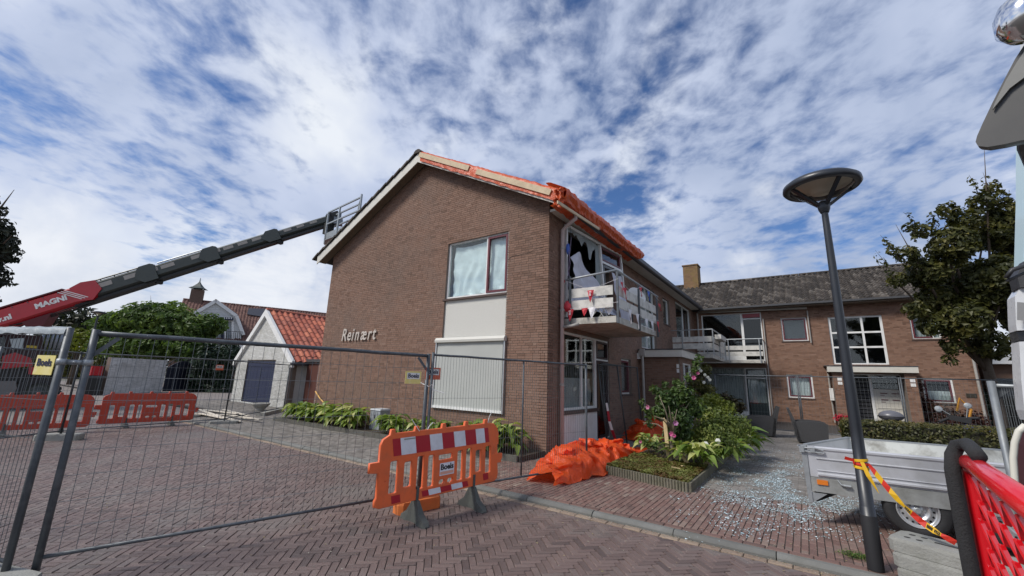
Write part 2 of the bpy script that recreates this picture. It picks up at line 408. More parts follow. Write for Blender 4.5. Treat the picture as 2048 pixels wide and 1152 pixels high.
# herringbone road
def tone_rnd(): return min(.99, max(.0, RND.betavariate(2.2, 2.2)))
def herring():
    W = .0693; out = []; c45 = cos(pi/4); j = .006
    for x in range(-290, 90):
        for y in range(-90, 290):
            m = (x-y) % 6
            if m == 0: cx, cy, w, h = x+1.5, y+.5, 3, 1
            elif m == 5: cx, cy, w, h = x+.5, y+1.5, 1, 3
            else: continue
            px, py = cx*W, cy*W; X = (px-py)*c45+3.5*0; Y = (px+py)*c45
            if not (-19 < X < 2.6 and -1.6 < Y < KY+.02) or not inview((X, Y, 0), 240): continue
            if X < -17.3 and Y > 4.9: continue
            a = pi/4 if w == 3 else pi/4+pi/2
            L = 3*W-j; Wd = W-j; poly = None; ca, sa = cos(a), sin(a)
            q = [(X+u*ca-v*sa, Y+u*sa+v*ca) for u, v in ((-L/2,-Wd/2),(L/2,-Wd/2),(L/2,Wd/2),(-L/2,Wd/2))]
            ym = KY-.115
            if max(p[1] for p in q) > ym:
                q = clip(q, 0, 1, ym)
                if len(q) < 3 or max(p[1] for p in q)-min(p[1] for p in q) < .02: continue
                poly = q
            t = tone_rnd()*(.8+.3*noise.noise((X*.35, Y*.35, 0)))
            out.append((X, Y, a, L, Wd, poly, max(0, min(.99, t))))
    return out
lay(ROAD, herring(), 0, ROADB)
eb = []
for i in range(100):
    X = 2.6-i*.212
    if inview((X, KY-.055, 0), 200): eb.append((X, KY-.055, 0, .205, .1, None, RND.random()*.7))
ebm = MB()
for b in eb: paver(ebm, [(b[0]-.102,b[1]-.05),(b[0]+.102,b[1]-.05),(b[0]+.102,b[1]+.05),(b[0]-.102,b[1]+.05)], .004, b[6])
for b in eb[:0]: pass
KERB = tag(thing('kerb', 'grey concrete kerb between the brick road and the pavement', None), kind='structure')
for b in eb: paver_inst(KERB, b[0], b[1], .004, 0, .205, .1, EDGEB, b[6])
# kerb stones: rounded nose
kprof = [(KY,-.05),(KY+.002,.026),(KY+.010,.038),(KY+.034,.054),(KY+.046,PZ-.001),(KY+.098,PZ),(KY+.102,-.05)]
for v in range(4):
    b = MB(); b.prism([(-.495, y-KY, z) for y, z in kprof], (.99,0,0), (v+.5)/4); PVAR['k', v] = b.mesh('kerb_stone', CONC)
for i in range(20):
    X = 2.1-i*1.0
    inst('kerb_stone', PVAR['k', RND.randrange(4)], KERB, (X, KY+RND.uniform(-.004,.004), RND.uniform(-.004,.002)), (0,0,RND.uniform(-.004,.004)))
for i, (x, y, a) in enumerate([(-17.35,5.55,radians(150)), (-17.95,6.2,radians(115)), (-18.15,7.1,radians(92))]):
    inst('kerb_stone', PVAR['k', i], KERB, (x, y, 0), (0,0,a), (.8,1,1))
# red pavers in front (rows along Y), grey ones left, behind and on the drive
red = []; grey = []
P = .205; Q = .105
def runbond(x0, x1, y0, y1, alongY, keep, out, L=.205, W=.102, tones=tone_rnd, j=.007):
    if alongY:
        nx = int((x1-x0)/W); 
        for i in range(nx):
            off = (i % 2)*L/2
            for k in range(int((y1-y0)/L)+2):
                cx = x0+(i+.5)*W; a0 = max(y0, y0+k*L-off); a1 = min(y1, y0+(k+1)*L-off)
                if a1-a0 < .04: continue
                cy = (a0+a1)/2
                if keep(cx, cy) and inview((cx, cy, PZ), 200): out.append((cx, cy, pi/2, a1-a0-j, W-j, None if a1-a0 > L-.01 else [(cx-W/2+j/2,a0),(cx+W/2-j/2,a0),(cx+W/2-j/2,a1-j),(cx-W/2+j/2,a1-j)], tones()))
    else:
        for i in range(int((y1-y0)/W)):
            off = (i % 2)*L/2
            for k in range(int((x1-x0)/L)+2):
                cy = y0+(i+.5)*W; a0 = max(x0, x0+k*L-off); a1 = min(x1, x0+(k+1)*L-off)
                if a1-a0 < .04: continue
                cx = (a0+a1)/2
                if keep(cx, cy) and inview((cx, cy, PZ), 200): out.append((cx, cy, 0, a1-a0-j, W-j, None if a1-a0 > L-.01 else [(a0,cy-W/2+j/2),(a1-j,cy-W/2+j/2),(a1-j,cy+W/2-j/2),(a0,cy+W/2-j/2)], tones()))
Y0 = KY+.108
BEDF = 7.92      # front edge of the planted bed
runbond(-5.2, 2.6, Y0+.11, 7.75, True, lambda x, y: True, red, L=.2, W=.0705, j=.0075)
rr = [(2.5-i*.207, Y0+.052, 0, .2, .095, None, RND.random()*.35) for i in range(38)]
red += rr
lay(PAVE, red, PZ, PAVR)
runbond(-17.2, -5.2, Y0+.01, 7.32, False, lambda x, y: True, grey, tones=lambda: RND.random()*.75)
runbond(-26, -14.6, 7.32, 9.9, False, lambda x, y: x > -17.5 or y > 7.4, grey, tones=lambda: RND.random()*.75)
runbond(-1.95, 3.2, 7.76, 20, False, lambda x, y: True, grey, L=.2, W=.0705, tones=lambda: .15+RND.random()*.7)
runbond(-4.8, -3.25, 7.76, 16, False, lambda x, y: True, grey, L=.302, W=.3, tones=lambda: .1+RND.random()*.5)
runbond(-5.2, -3.25, 7.55, 7.76, False, lambda x, y: False, grey)
lay(PAVE, grey, PZ, PAVG)
# ------------------------------------------------------------------ wall system
class Frame:
    def __init__(s, o, u, n): s.o = V(o); s.u = V(u); s.n = V(n)
    def P(s, u, z, d=0.): return s.o + s.u*u + V((0,0,z)) + s.n*d
    def box(s, mb, u0, u1, z0, z1, d0, d1, tone=.5):
        p = [s.P(u, z, d) for z in (z0, z1) for u, d in ((u0,d1),(u1,d1),(u1,d0),(u0,d0))]
        mb.hexa(p, tone)
def brick_wall(parent, name, F, u0, u1, z0, z1, holes, material=None, top=None, nind=0, focus=None, thick=.25, soldier=True, cull=True):
    """holes: (u0,u1,z0,z1). top(z)->(ua,ub) limits above z1 up to top.zmax"""
    material = material or BRICK
    bk = MB(); us = sorted({u0, u1, *[h[0] for h in holes], *[h[1] for h in holes]}); zs = sorted({z0, z1, *[h[2] for h in holes], *[h[3] for h in holes]})
    us = [u for u in us if u0 <= u <= u1]; zs = [z for z in zs if z0 <= z <= z1]
    for i in range(len(us)-1):
        for k in range(len(zs)-1):
            um, zm = (us[i]+us[i+1])/2, (zs[k]+zs[k+1])/2
            if any(h[0] < um < h[1] and h[2] < zm < h[3] for h in holes): continue
            F.box(bk, us[i], us[i+1], zs[k], zs[k+1], -thick, 0)
    if top:
        a, b = top(z1); apex = top.zmax; ca = sum(top(apex-.001))/2
        bk.prism([F.P(a, z1, 0), F.P(b, z1, 0), F.P(ca, apex, 0)], -F.n*thick)
    w = obj(name, bk, MORTAR, parent)
    bricks = []; H = .0625; z = z0; r = random.Random(hash(name) % 1000 if False else len(holes)*7+int(u1*3))
    zmax = top.zmax if top else z1; row = 0
    while z+H*.5 < zmax:
        zt = min(z+H, zmax) if not top else z+H; zm = (z+zt)/2
        ua, ub = (u0, u1) if zm <= z1 else top(zt)
        cuts = sorted([(h[0], h[1]) for h in holes if h[2] < zm-.01 < h[3]-.005])
        segs = []; c = ua
        for h0, h1 in cuts:
            if h0 > c: segs.append((c, h0))
            c = max(c, h1)
        if c < ub: segs.append((c, ub))
        for s0, s1 in segs:
            x = s0; first = True
            while x < s1-.02:
                L = .22 if r.random() < .68 else .11
                if first: L = (.22,.055+.11,.11,.055)[(row*7//2) % 4] if row % 2 else .22
                first = False
                e = min(x+L, s1)
                if s1-e < .045: e = s1
                bricks.append((x, e, z, zt, min(.99, max(0, r.betavariate(2.4,2.4)+.25*noise.noise((x*.5, z*.5, 1.3)))))); x = e
        z = zt; row += 1
    j = .0045
    vis = [b for b in bricks if not cull or inview(F.P((b[0]+b[1])/2, b[2]), 160)]
    ind = []
    if nind:
        ind = sorted([b for b in vis if abs(b[1]-b[0]-.22) < .001 and b[3]-b[2] > .06 and inview(F.P(b[0], b[2]), -20)], key=lambda b: (F.P(b[0], b[2])-V(focus)).length)[:nind]
    ids = {id(b) for b in ind}; mb = MB()
    for b in vis:
        if id(b) in ids: continue
        d = .008+r.uniform(-.0015,.0015); a, e, c_, t_ = b[0]+j*.8, b[1]-j*.8, b[2]+j*1.2, b[3]-j*1.2
        if e-a < .01: continue
        mb.hexa([F.P(a,c_,-.002), F.P(e,c_,-.002), F.P(e,t_,-.002), F.P(a,t_,-.002), F.P(a,c_,d), F.P(e,c_,d), F.P(e,t_,d), F.P(a,t_,d)], b[4], open_back=True)
    if mb.f: obj('brick', mb, material, w, kind='stuff')
    rz = atan2(F.u.y, F.u.x)
    for b in ind:
        k = ('wb', material.name, int(b[4]*9))
        if k not in PVAR:
            q = MB(); ja, jb = j*.8, j*1.2; q.hexa([(-.11+ja,.002,-.03125+jb),(.11-ja,.002,-.03125+jb),(.11-ja,.002,.03125-jb),(-.11+ja,.002,.03125-jb),(-.11+ja,-.008,-.03125+jb),(.11-ja,-.008,-.03125+jb),(.11-ja,-.008,.03125-jb),(-.11+ja,-.008,.03125-jb)], (int(b[4]*9)+.5)/10, open_back=True)
            PVAR[k] = q.mesh('brick', material)
        inst('brick', PVAR[k], w, F.P((b[0]+b[1])/2, (b[2]+b[3])/2, r.uniform(-.0015,.0015)), (0,0,rz))
    return w
def curtain(F, u0, u1, z0, z1, d, amp=.03, folds=None, seed=0, drop=None):
    mb = MB(); n = int((u1-u0)*34)+6; rows = 7; fo = folds or (u1-u0)*9; pts = []
    for k in range(rows+1):
        z = z0+(z1-z0)*k/rows; row = []
        for i in range(n+1):
            s = i/n; ph = s*fo*2*pi+.8*noise.noise((s*5, k*.25, seed))*3
            row.append(F.P(u0+(u1-u0)*s, z, d+amp*sin(ph)*(1.1-.3*k/rows)+.02*noise.noise((s*9, k*.6, seed+4))))
        pts.append(row)
    mb.grid(pts); return mb
def window(parent, F, u0, u1, z0, z1, cols=None, rows=None, rec=.09, fw=.055, frame_mat=None, sash=(), sash_mat=None, curt=None, sill=True, glass=None, label=None, name='window', sill_mat=None, rowmap=None):
    """cols/rows: mullion positions (fractions). sash: list of (col,row) cells with a coloured sash. curt: (z0f,z1f,mat)"""
    frame_mat = frame_mat or WHITE; cols = [0]+(cols or [])+[1]; rows = [0]+(rows or [])+[1]
    m = MB(); d0, d1 = -rec-.07, -rec+.0
    F.box(m, u0, u1, z0, z0+fw, d0, d1); F.box(m, u0, u1, z1-fw, z1, d0, d1)
    F.box(m, u0, u0+fw, z0+fw, z1-fw, d0, d1); F.box(m, u1-fw, u1, z0+fw, z1-fw, d0, d1)
    U = [u0+(u1-u0)*c for c in cols]; Z = [z0+(z1-z0)*c for c in rows]
    for u in U[1:-1]: F.box(m, u-fw*.45, u+fw*.45, z0+fw, z1-fw, d0+.004, d1-.004)
    for z in Z[1:-1]:
        e = [u0+fw]+[x for u in U[1:-1] for x in (u-fw*.45, u+fw*.45)]+[u1-fw]
        for a, b in zip(e[::2], e[1::2]): F.box(m, a, b, z-fw*.45, z+fw*.45, d0+.006, d1-.006)
    w = obj(name, m, frame_mat, parent, label=label)
    for i in range(len(U)-1):
        for k in range(len(Z)-1):
            a = U[i]+(fw if i == 0 else fw*.45); b = U[i+1]-(fw if i == len(U)-2 else fw*.45)
            c = Z[k]+(fw if k == 0 else fw*.45); e = Z[k+1]-(fw if k == len(Z)-2 else fw*.45)
            if (i, k) in sash:
                s = MB(); t = .055; D0, D1 = d0+.02, d1+.018
                F.box(s, a, b, c, c+t, D0, D1); F.box(s, a, b, e-t, e, D0, D1); F.box(s, a, a+t, c+t, e-t, D0, D1); F.box(s, b-t, b, c+t, e-t, D0, D1)
                obj('sash', s, sash_mat or MAROON, w); a += t; b -= t; c += t; e -= t
            p = MB(); F.box(p, a-.004, b+.004, c-.004, e+.004, d0+.03, d0+.036)
            obj('pane', p, glass or GLASS, w)
    if curt:
        obj('curtain', curtain(F, u0+fw, u1-fw, z0+(z1-z0)*curt[0]+.02, z0+(z1-z0)*curt[1]-.02, d0-.08, .025, seed=u0+z0), curt[2], w, smooth=True)
    if sill:
        s = MB(); F.box(s, u0-.04, u1+.04, z0-.06, z0-.004, -rec-.05, .035); obj('sill', s, sill_mat or mat('sill_tile', (.075,.045,.035), .6, nz=.1), w)
    return w
def text_mesh(s, size, depth=.0, off=0., shear=0., sx=1., material=None, name='letter', space=1.0):
    cu = bpy.data.curves.new('lettering', 'FONT'); cu.body = s; cu.size = size; cu.extrude = depth; cu.offset = off; cu.shear = shear
    cu.align_x = 'CENTER'; cu.align_y = 'CENTER'; cu.space_character = space; cu.resolution_u = 3
    o = bpy.data.objects.new('lettering', cu); COL.objects.link(o)
    dg = bpy.context.evaluated_depsgraph_get(); me = bpy.data.meshes.new_from_object(o.evaluated_get(dg)); bpy.data.objects.remove(o); bpy.data.curves.remove(cu)
    me.name = name; me.materials.clear()
    if material: me.materials.append(material)
    for v in me.vertices: v.co.x *= sx
    return me
def put_text(parent, s, size, c, u, n, up=None, material=None, depth=.001, off=0., sx=1., shear=0., name='lettering', space=1.0):
    me = text_mesh(s, size, depth, off, shear, sx, material, name, space)
    u = V(u).normalized(); n = V(n).normalized(); w = n.cross(u)
    M = Matrix((u, w, n)).transposed().to_4x4(); M.translation = V(c)
    me.transform(M); return obj(name, me, None, parent)

# ------------------------------------------------------------------ corner house
HX0, HX1, HY = -14.35, -4.83, 8.36
HOUSE = thing('corner_house', 'two storey brown brick house with gable end, damaged balcony and orange tarpaulin roof', 'house', (-9.6, 12, PZ))
FG = Frame((HX0, HY, 0), (1,0,0), (0,-1,0)); FS = Frame((HX1, HY, 0), (0,1,0), (1,0,0))
RX, RZ, SL = -9.55, 8.56, .515
EV = 6.10
class Top:
    zmax = RZ
    def __call__(s, z):
        k = max(0, (RZ-z)/SL); return (RX-k-HX0, RX+k-HX0)
wu = lambda X: X-HX0
holes = [(wu(-8.28), wu(-6.08), 2.66, 5.58), (wu(-8.34), wu(-6.12), .90, 2.66)]
brick_wall(HOUSE, 'gable_wall', FG, 0, wu(HX1), 0, EV, holes, top=Top(), nind=300, focus=(-4.9, 8.36, 1.9))
# rendered panel between the two windows
m = MB(); FG.box(m, holes[0][0], holes[0][1], 2.66, 3.84, -.2, -.045); obj('render_panel', m, RENDER, HOUSE)
m = MB(); FG.box(m, holes[0][0]-.05, holes[0][1]+.0, 3.83, 3.885, -.1, .03); obj('sill', m, mat('sill_tile', (.075,.045,.035), .6, nz=.1), HOUSE)
gw = window(HOUSE, FG, holes[0][0], holes[0][1], 3.89, 5.58, cols=[.66], sash=((1,0),), rec=.06, sill=False, label='upstairs gable window with white plastic sheet behind the glass')
sheet = MB(); rows = []
for k in range(13):
    z = 3.98+1.5*k/12; row = []
    for i in range(41):
        s = i/40; dd = -.19+.035*sin(s*26+2*noise.noise((s*3, k*.2, 2))*3)*(.4+.6*(1-k/12))+.02*noise.noise((s*7, k*.5, 9))
        row.append(FG.P(holes[0][0]+.12+(2.0*s if k < 11 else 2.0*s), z-(.05*sin(s*5) if k > 10 else 0), dd))
    rows.append(row)
sheet.grid(rows); obj('plastic_sheet', sheet, film_mat('milky_plastic_sheet', (.86,.90,.90), .08, .3, .5, 5), gw, smooth=True)
# ground floor window closed by an outdoor roller screen
window(HOUSE, FG, holes[1][0], holes[1][1], .90, 2.66, cols=[.66], rec=.1, sill=False)
m = MB(); m.prism([FG.P(holes[1][0]-.1, 2.63, .0), FG.P(holes[1][0]-.1, 2.63, .12), FG.P(holes[1][0]-.1, 2.69, .13), FG.P(holes[1][0]-.1, 2.76, .08), FG.P(holes[1][0]-.1, 2.77, 0)], (2.42,0,0))
rs = obj('roller_screen', m, mat('screen_box_paint', (.55,.54,.49), .45, nz=.05), HOUSE, label='pale roller screen pulled fully down over the ground floor window')
for a in (holes[1][0]-.1, holes[1][1]+.06): m = MB(); FG.box(m, a, a+.035, .86, 2.63, .02, .075); obj('guide_rail', m, ALU, rs)
m = MB(); pts = []
for k in range(15):
    z = .93+1.7*k/14; pts.append([FG.P(holes[1][0]-.06+2.3*i/24, z, .045+.008*noise.noise((i*.2, k*.35, 5))) for i in range(25)])
m.grid(pts); obj('screen_cloth', m, SCREEN, rs, smooth=True)
m = MB(); FG.box(m, holes[1][0]-.07, holes[1][1]+.055, .87, .93, .02, .08); obj('bottom_bar', m, WHITE, rs)
# crack: gap of darkened joints running up from the window corner
m = MB(); cp = [(HX1-1.23-.0, 4.78)]; x, z = -6.05, 4.76
pts = [(x, z)]; rr = random.Random(3)
while x < -5.15: x += rr.uniform(.07,.16); z += rr.choice((0, .0, .0625)) if len(pts) % 2 else .01; pts.append((x, z))
for (xa, za), (xb, zb) in zip(pts, pts[1:]): m.beam((xa, HY-.0095, za), (xb+.01, HY-.0095, zb), .004, .011 if xa < -5.5 else .006)
obj('crack', m, DARK, HOUSE)
m = MB()
for k in range(5): zc = 3.3+.5*k; m.tube([(HX1+.16+.05*sin(k*2), HY+.74, zc), (HX1+.26+.06*sin(k*3), HY+.70, zc+.25), (HX1+.18, HY+.76, zc+.5)], .005, 4)
obj('loose_cable', m, MAT['black_rubber'], HOUSE)
m = MB()
for k in range(44): m.cbox((-6.055+rr.uniform(-.006,.006), HY-.0095, 2.75+k*.064), (.008+rr.random()*.01, .004, .03))
obj('open_joint', m, mat('broken_mortar', (.4,.36,.32), .9), HOUSE)
# letters
chars = 'Rein\u00e6rt'; a, b = atY(684, 674, HY-.06), atY(752, 670, HY-.06)
xs = [0, .30, .50, .66, .98, 1.42, 1.62]; LET = mat('letter_metal', (.55,.49,.43), .5, .2, nz=.1)
sgn = thing('sign_letters', 'raised metal letters reading Rein\u00e6rt on the gable wall', 'sign', (-12.2, HY, 2.8))
w_ = b.x-a.x; totals = [.24,.2,.1,.22,.36,.16,.17]; cum = 0; tt = sum(totals)+.05*6
for ch, wd in zip(chars, totals):
    cx = a.x+w_*(cum+wd/2)/tt; cum += wd+.05
    me = text_mesh(ch, .60, .014, .006, .18, .80, LET, 'letter'); M = Matrix(((1,0,0,0),(0,0,-1,0),(0,1,0,0),(0,0,0,1)))
    # centre each glyph, sit it on one base line
    x0 = min(v.co.x for v in me.vertices); x1 = max(v.co.x for v in me.vertices); y0 = min(v.co.y for v in me.vertices)
    for v in me.vertices: v.co.x -= (x0+x1)/2; v.co.y -= y0
    me.transform(M); me.transform(Matrix.Translation((cx, HY-.05, 2.80))); obj('letter', me, None, sgn)
# side wall, facing +X
su = lambda Y: Y-HY
sh = [(su(9.03), su(12.10), .1, 2.92), (su(9.08), su(12.25), 3.2, 5.76), (su(13.14), su(14.08), 1.33, 2.47), (su(15.35), su(17.3), 3.0, 5.5), (su(18.55), su(19.65), 4.33, 5.5), (su(20.85), su(24.1), 3.95, 5.75)]
brick_wall(HOUSE, 'side_wall', FS, 0, su(25.0), 0, 5.9, sh, nind=200, focus=(-4.83, 8.4, 1.5))
m = MB(); m.box((HX0, HY+.26, 0), (HX0+.25, 33, EV)); m.box((HX0+.26, 32.7, 0), (HX1, 33, EV)); obj('back_wall', m, BRICK, HOUSE)
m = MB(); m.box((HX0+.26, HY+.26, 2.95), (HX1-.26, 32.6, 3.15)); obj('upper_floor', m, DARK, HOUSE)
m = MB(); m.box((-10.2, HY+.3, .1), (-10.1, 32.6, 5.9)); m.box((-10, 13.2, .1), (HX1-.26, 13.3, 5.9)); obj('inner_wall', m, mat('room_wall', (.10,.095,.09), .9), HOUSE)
# roof slabs with verge overhang to Y=7.98
VY = 7.98; OV = .48
def rz(X, off=0.): return RZ+off-SL*abs(X-RX)
for s, nm in ((1, 'roof'), (-1, 'roof')):
    xe = HX1+OV if s > 0 else HX0-OV
    m = MB(); m.prism([(RX, VY+.03, rz(RX, .06)), (xe, VY+.03, rz(xe, .06)), (xe, VY+.03, rz(xe, .2)), (RX, VY+.03, rz(RX, .2))], (0, 33.3-VY, 0))
    rf = obj(nm, m, mat('roof_boarding', (.05,.048,.045), .9), HOUSE)
    if s < 0:
        # tiles at the verge step visibly; two columns are enough on a slope seen edge-on
        tv = {}
        for k in range(16):
            X = RX-.12-k*.34; zt = rz(X-.17, .23)
            for c in range(14):
                kk = ('vt', (k*7+c*3) % 4)
                if kk not in PVAR:
                    q = MB(); q.hexa([(-.2,0,-.035),(.2,0,-.035),(.2,.3,-.035),(-.2,.3,-.035),(-.2,0,.02),(.2,0,.02),(.2,.3,.02),(-.2,.3,.02)], kk[1]/4+.1); PVAR[kk] = q.mesh('roof_tile', DTILE)
                inst('roof_tile', PVAR[kk], rf, (X-.17, VY-.05+c*.3, zt+.05), (0, -math.atan(SL)-.1, 0))
    else:
        rt_ = rf
# barge boards and soffits
for s in (-1, 1):
    xe = HX1+OV if s > 0 else HX0-OV
    m = MB(); m.prism([(RX, VY-.0, rz(RX,-.10)), (xe, VY, rz(xe,-.10)), (xe, VY, rz(xe,.20)), (RX, VY, rz(RX,.20))], (0,.028,0)); obj('barge_board', m, CREAM, HOUSE)
    m = MB(); m.prism([(RX, VY+.03, rz(RX,-.01)), (xe, VY+.03, rz(xe,-.01)), (xe, VY+.03, rz(xe,.02)), (RX, VY+.03, rz(RX,.02))], (0, HY-VY-.05, 0)); obj('soffit', m, SOFFIT, HOUSE)
# ridge tiles
m = MB()
for k in range(1):
    pass
for k in range(40):
    y = VY-.06+k*.4; q = [(RX+.17*cos(a), y, rz(RX,.2)+.13*sin(a)) for a in [pi*i/6 for i in range(7)]]; m.prism(q, (0,.395,0), RND.random())
obj('ridge_tile', m, DTILE, HOUSE)
# eaves gutter right side and downpipes
GX = HX1+.55
m = MB(); gp = [(GX-.14, 5.98), (GX-.14, 5.86), (GX-.11, 5.82), (GX-.02, 5.82), (GX+.02, 5.86), (GX+.02, 5.98), (GX, 5.98), (GX, 5.875), (GX-.03, 5.845), (GX-.1, 5.845), (GX-.12, 5.87), (GX-.12, 5.98)]
m.prism([(x, 8.1, z) for x, z in gp], (0, 16.85, 0)); obj('gutter', m, ZINC, HOUSE)
m = MB(); m.prism([(HX1+.01, HY+.01, 5.84), (GX-.14, HY+.01, 5.84), (GX-.14, HY+.01, 5.9), (HX1+.01, HY+.01, 5.9)], (0, 16.5, 0)); obj('eaves_soffit', m, CREAM, HOUSE)
m = MB(); px_ = HX1+.10; py_ = HY+.52
m.tube([(GX-.07, py_-.02, 5.84), (GX-.07, py_-.02, 5.74), (px_+.15, py_, 5.62), (px_, py_, 5.5), (px_, py_, .1)], .05, 12); obj('downpipe', m, PVCP, HOUSE, smooth=True)
m = MB()
for z in (1.6, 3.4, 5.0): m.lathe([(.051,-.02),(.062,-.02),(.062,.02),(.051,.02)], (px_, py_, z), n=12)
obj('pipe_clip', m, PVC, HOUSE)
m = MB(); m.tube([(px_+.03, py_, 2.98), (px_+.25, py_+.02, 3.0), (px_+.42, py_+.03, 3.04)], .04, 10); obj('balcony_drain', m, PVC, HOUSE, smooth=True)
# ground floor shopfront-like window, dado panel and terrace door
a_, b_ = sh[0][0], sh[0][1]; dm = 2.13
window(HOUSE, FS, a_, a_+dm, .98, 2.92, cols=[.58], rows=None, rec=.03, fw=.06, curt=(0, .42, NET), sill=False, label='large ground floor window with net curtain in its lower half')
m = MB(); FS.box(m, a_, a_+dm, .1, .88, -.2, -.0); obj('dado_panel', m, WHITE, HOUSE)
m = MB(); FS.box(m, a_-.02, a_+dm+.03, .9, .975, -.12, .05); obj('sill', m, mat('sill_tile', (.075,.045,.035), .6, nz=.1), HOUSE)
dr = window(HOUSE, FS, a_+dm+.005, b_, .1, 2.92, rows=[.79], rec=.03, sill=False, name='terrace_door', sash=((0,0),(0,1)), sash_mat=mat('dark_door_paint', (.03,.012,.014), .4), glass=DGLASS)
window(HOUSE, FS, sh[2][0], sh[2][1], sh[2][2], sh[2][3], rec=.08, sash=((0,0),), curt=(0,1,NET))
window(HOUSE, FS, sh[3][0], sh[3][1], sh[3][2], sh[3][3], cols=[.5], rows=[.35], rec=.08, curt=(0,1,NET))
window(HOUSE, FS, sh[4][0], sh[4][1], sh[4][2], sh[4][3], rec=.08)
window(HOUSE, FS, sh[5][0], sh[5][1], sh[5][2], sh[5][3], cols=[.55], rec=.06, sill=False)
# vent in the wall, lamp
m = MB(); FS.box(m, su(14.75), su(14.95), 2.55, 2.75, 0, .1); obj('wall_lamp', m, WHITE, HOUSE)
# ---- torn-out upper window front: frame leans outward
b0, b1 = HY+.72, 12.25
DF = thing('broken_window_front', 'torn white window front with jagged glass leaning out over the balcony', 'window frame', (HX1, 10.6, 3.2))
def lean(Y, z): # the right part has been pushed outward
    k = max(0, (Y-9.2)/3.4); t = (z-3.2)/2.6
    return V((HX1+.02+.26*k*(1.0-.25*t)+.05, Y+.10*k, z+.04*k))
m = MB(); W_ = .07
def lb(m, p, q, w=W_, d=.08): m.beam(lean(*p), lean(*q), w, d, up=(1,0,0))
lb(m, (9.1,5.72), (12.55,5.76)); lb(m, (9.12,3.26), (9.12,5.7)); lb(m, (11.3,3.24), (11.02,5.7), .09); lb(m, (12.75,3.24), (12.5,5.7)); lb(m, (11.1,5.2), (12.5,5.22))
obj('window_frame', m, WHITE, DF)
m = MB(); lb(m, (11.1,5.28), (12.42,5.30), .05,.06); lb(m, (11.1,5.64), (12.42,5.66), .05,.06); lb(m, (11.12,5.30), (11.10,5.64), .05,.06); lb(m, (12.4,5.3), (12.38,5.64), .05,.06); obj('sash', m, MAROON, DF)
m = MB(); m.add([lean(11.14,5.32)-V((.02,0,0)), lean(12.38,5.34)-V((.02,0,0)), lean(12.36,5.62)-V((.02,0,0)), lean(11.13,5.62)-V((.02,0,0))], [(0,1,2,3)]); obj('pane', m, DGLASS, DF)
m = MB(); lb(m, (11.42,3.24), (11.22,5.12), .08,.06); lb(m, (12.62,3.24), (12.42,5.12), .08,.06); lb(m, (11.25,5.1), (12.42,5.12), .07,.06); lb(m, (11.4,3.3), (12.6,3.3), .1,.06); obj('door_leaf', m, mat('grey_door_frame', (.13,.135,.14), .5), DF)
rs_ = random.Random(9)
for (ya, yb, zt, jag) in ((9.25,10.85,5.68,1), (10.68,11.04,5.66,2)):
    m = MB(); n = 15; top_ = [(ya+(yb-ya)*i/n, zt) for i in range(n+1)]; bot = []
    for i in range(n+1):
        s = i/n; d = (.08+.06*s+(.22 if .40 < s < .50 else 0)+(.55*max(0, 1-abs(s-.76)/.14))+rs_.uniform(-.04,.06)) if jag == 1 else (.35+1.75*s**.5 if s > .35 else .15+.3*s)+rs_.uniform(-.08,.05)
        bot.append((ya+(yb-ya)*s, zt-max(.05, d)))
    for i in range(n): m.add([lean(*top_[i])+V((-.01,0,0)), lean(*top_[i+1])+V((-.01,0,0)), lean(*bot[i+1])+V((-.02+.02*sin(i),0,0)), lean(*bot[i])+V((-.02+.02*sin(i-1),0,0))], [(0,1,2,3)])
    obj('glass_shard', m, film_mat('shattered_glass', (.42,.48,.48), .4, .12, .6, 9), DF)
# white curtains hanging out
def cloth(fn, nu, nv):
    m = MB(); m.grid([[fn(i/nu, k/nv) for i in range(nu+1)] for k in range(nv+1)]); return m
def sheet1(s, t): # wide sheet spilling over the rail side
    zt = 5.12-1.15*max(0, s-.10)/.90-(.14-s)*2.2*(s < .14)+.05*noise.noise((s*7,1,1)); zb = 3.62; z = zt+(zb-zt)*t
    return V((HX1+.20+.16*t+.08*sin(s*12+t*5)*(.3+t)+.14*noise.noise((s*4, t*4, 3)), 9.10+2.9*s+.08*noise.noise((s*5,t*6,6)), z))
c1 = thing('blown_out_curtain', 'white curtain billowing out through the broken upstairs window', 'curtain', (HX1+.4, 10, 3.6), group=None)
obj('cloth', cloth(sheet1, 30, 24), film_mat('white_cloth', (.78,.78,.86), .35, .85, .25, 8), c1, smooth=True)
def sheet2(s, t):
    Y = 11.5+.95*s+.25*t; return V((HX1+.38+.22*(1-t)*0+.3*t*.6+.05*sin(s*12)+.06*noise.noise((s*4,t*4,7)), Y, 4.95-1.45*t))
c2 = thing('door_curtain', 'white curtain hanging in the leaning balcony door frame', 'curtain', (HX1+.4, 12, 3.6))
obj('cloth', cloth(sheet2, 22, 14), MAT['white_cloth'], c2, smooth=True)
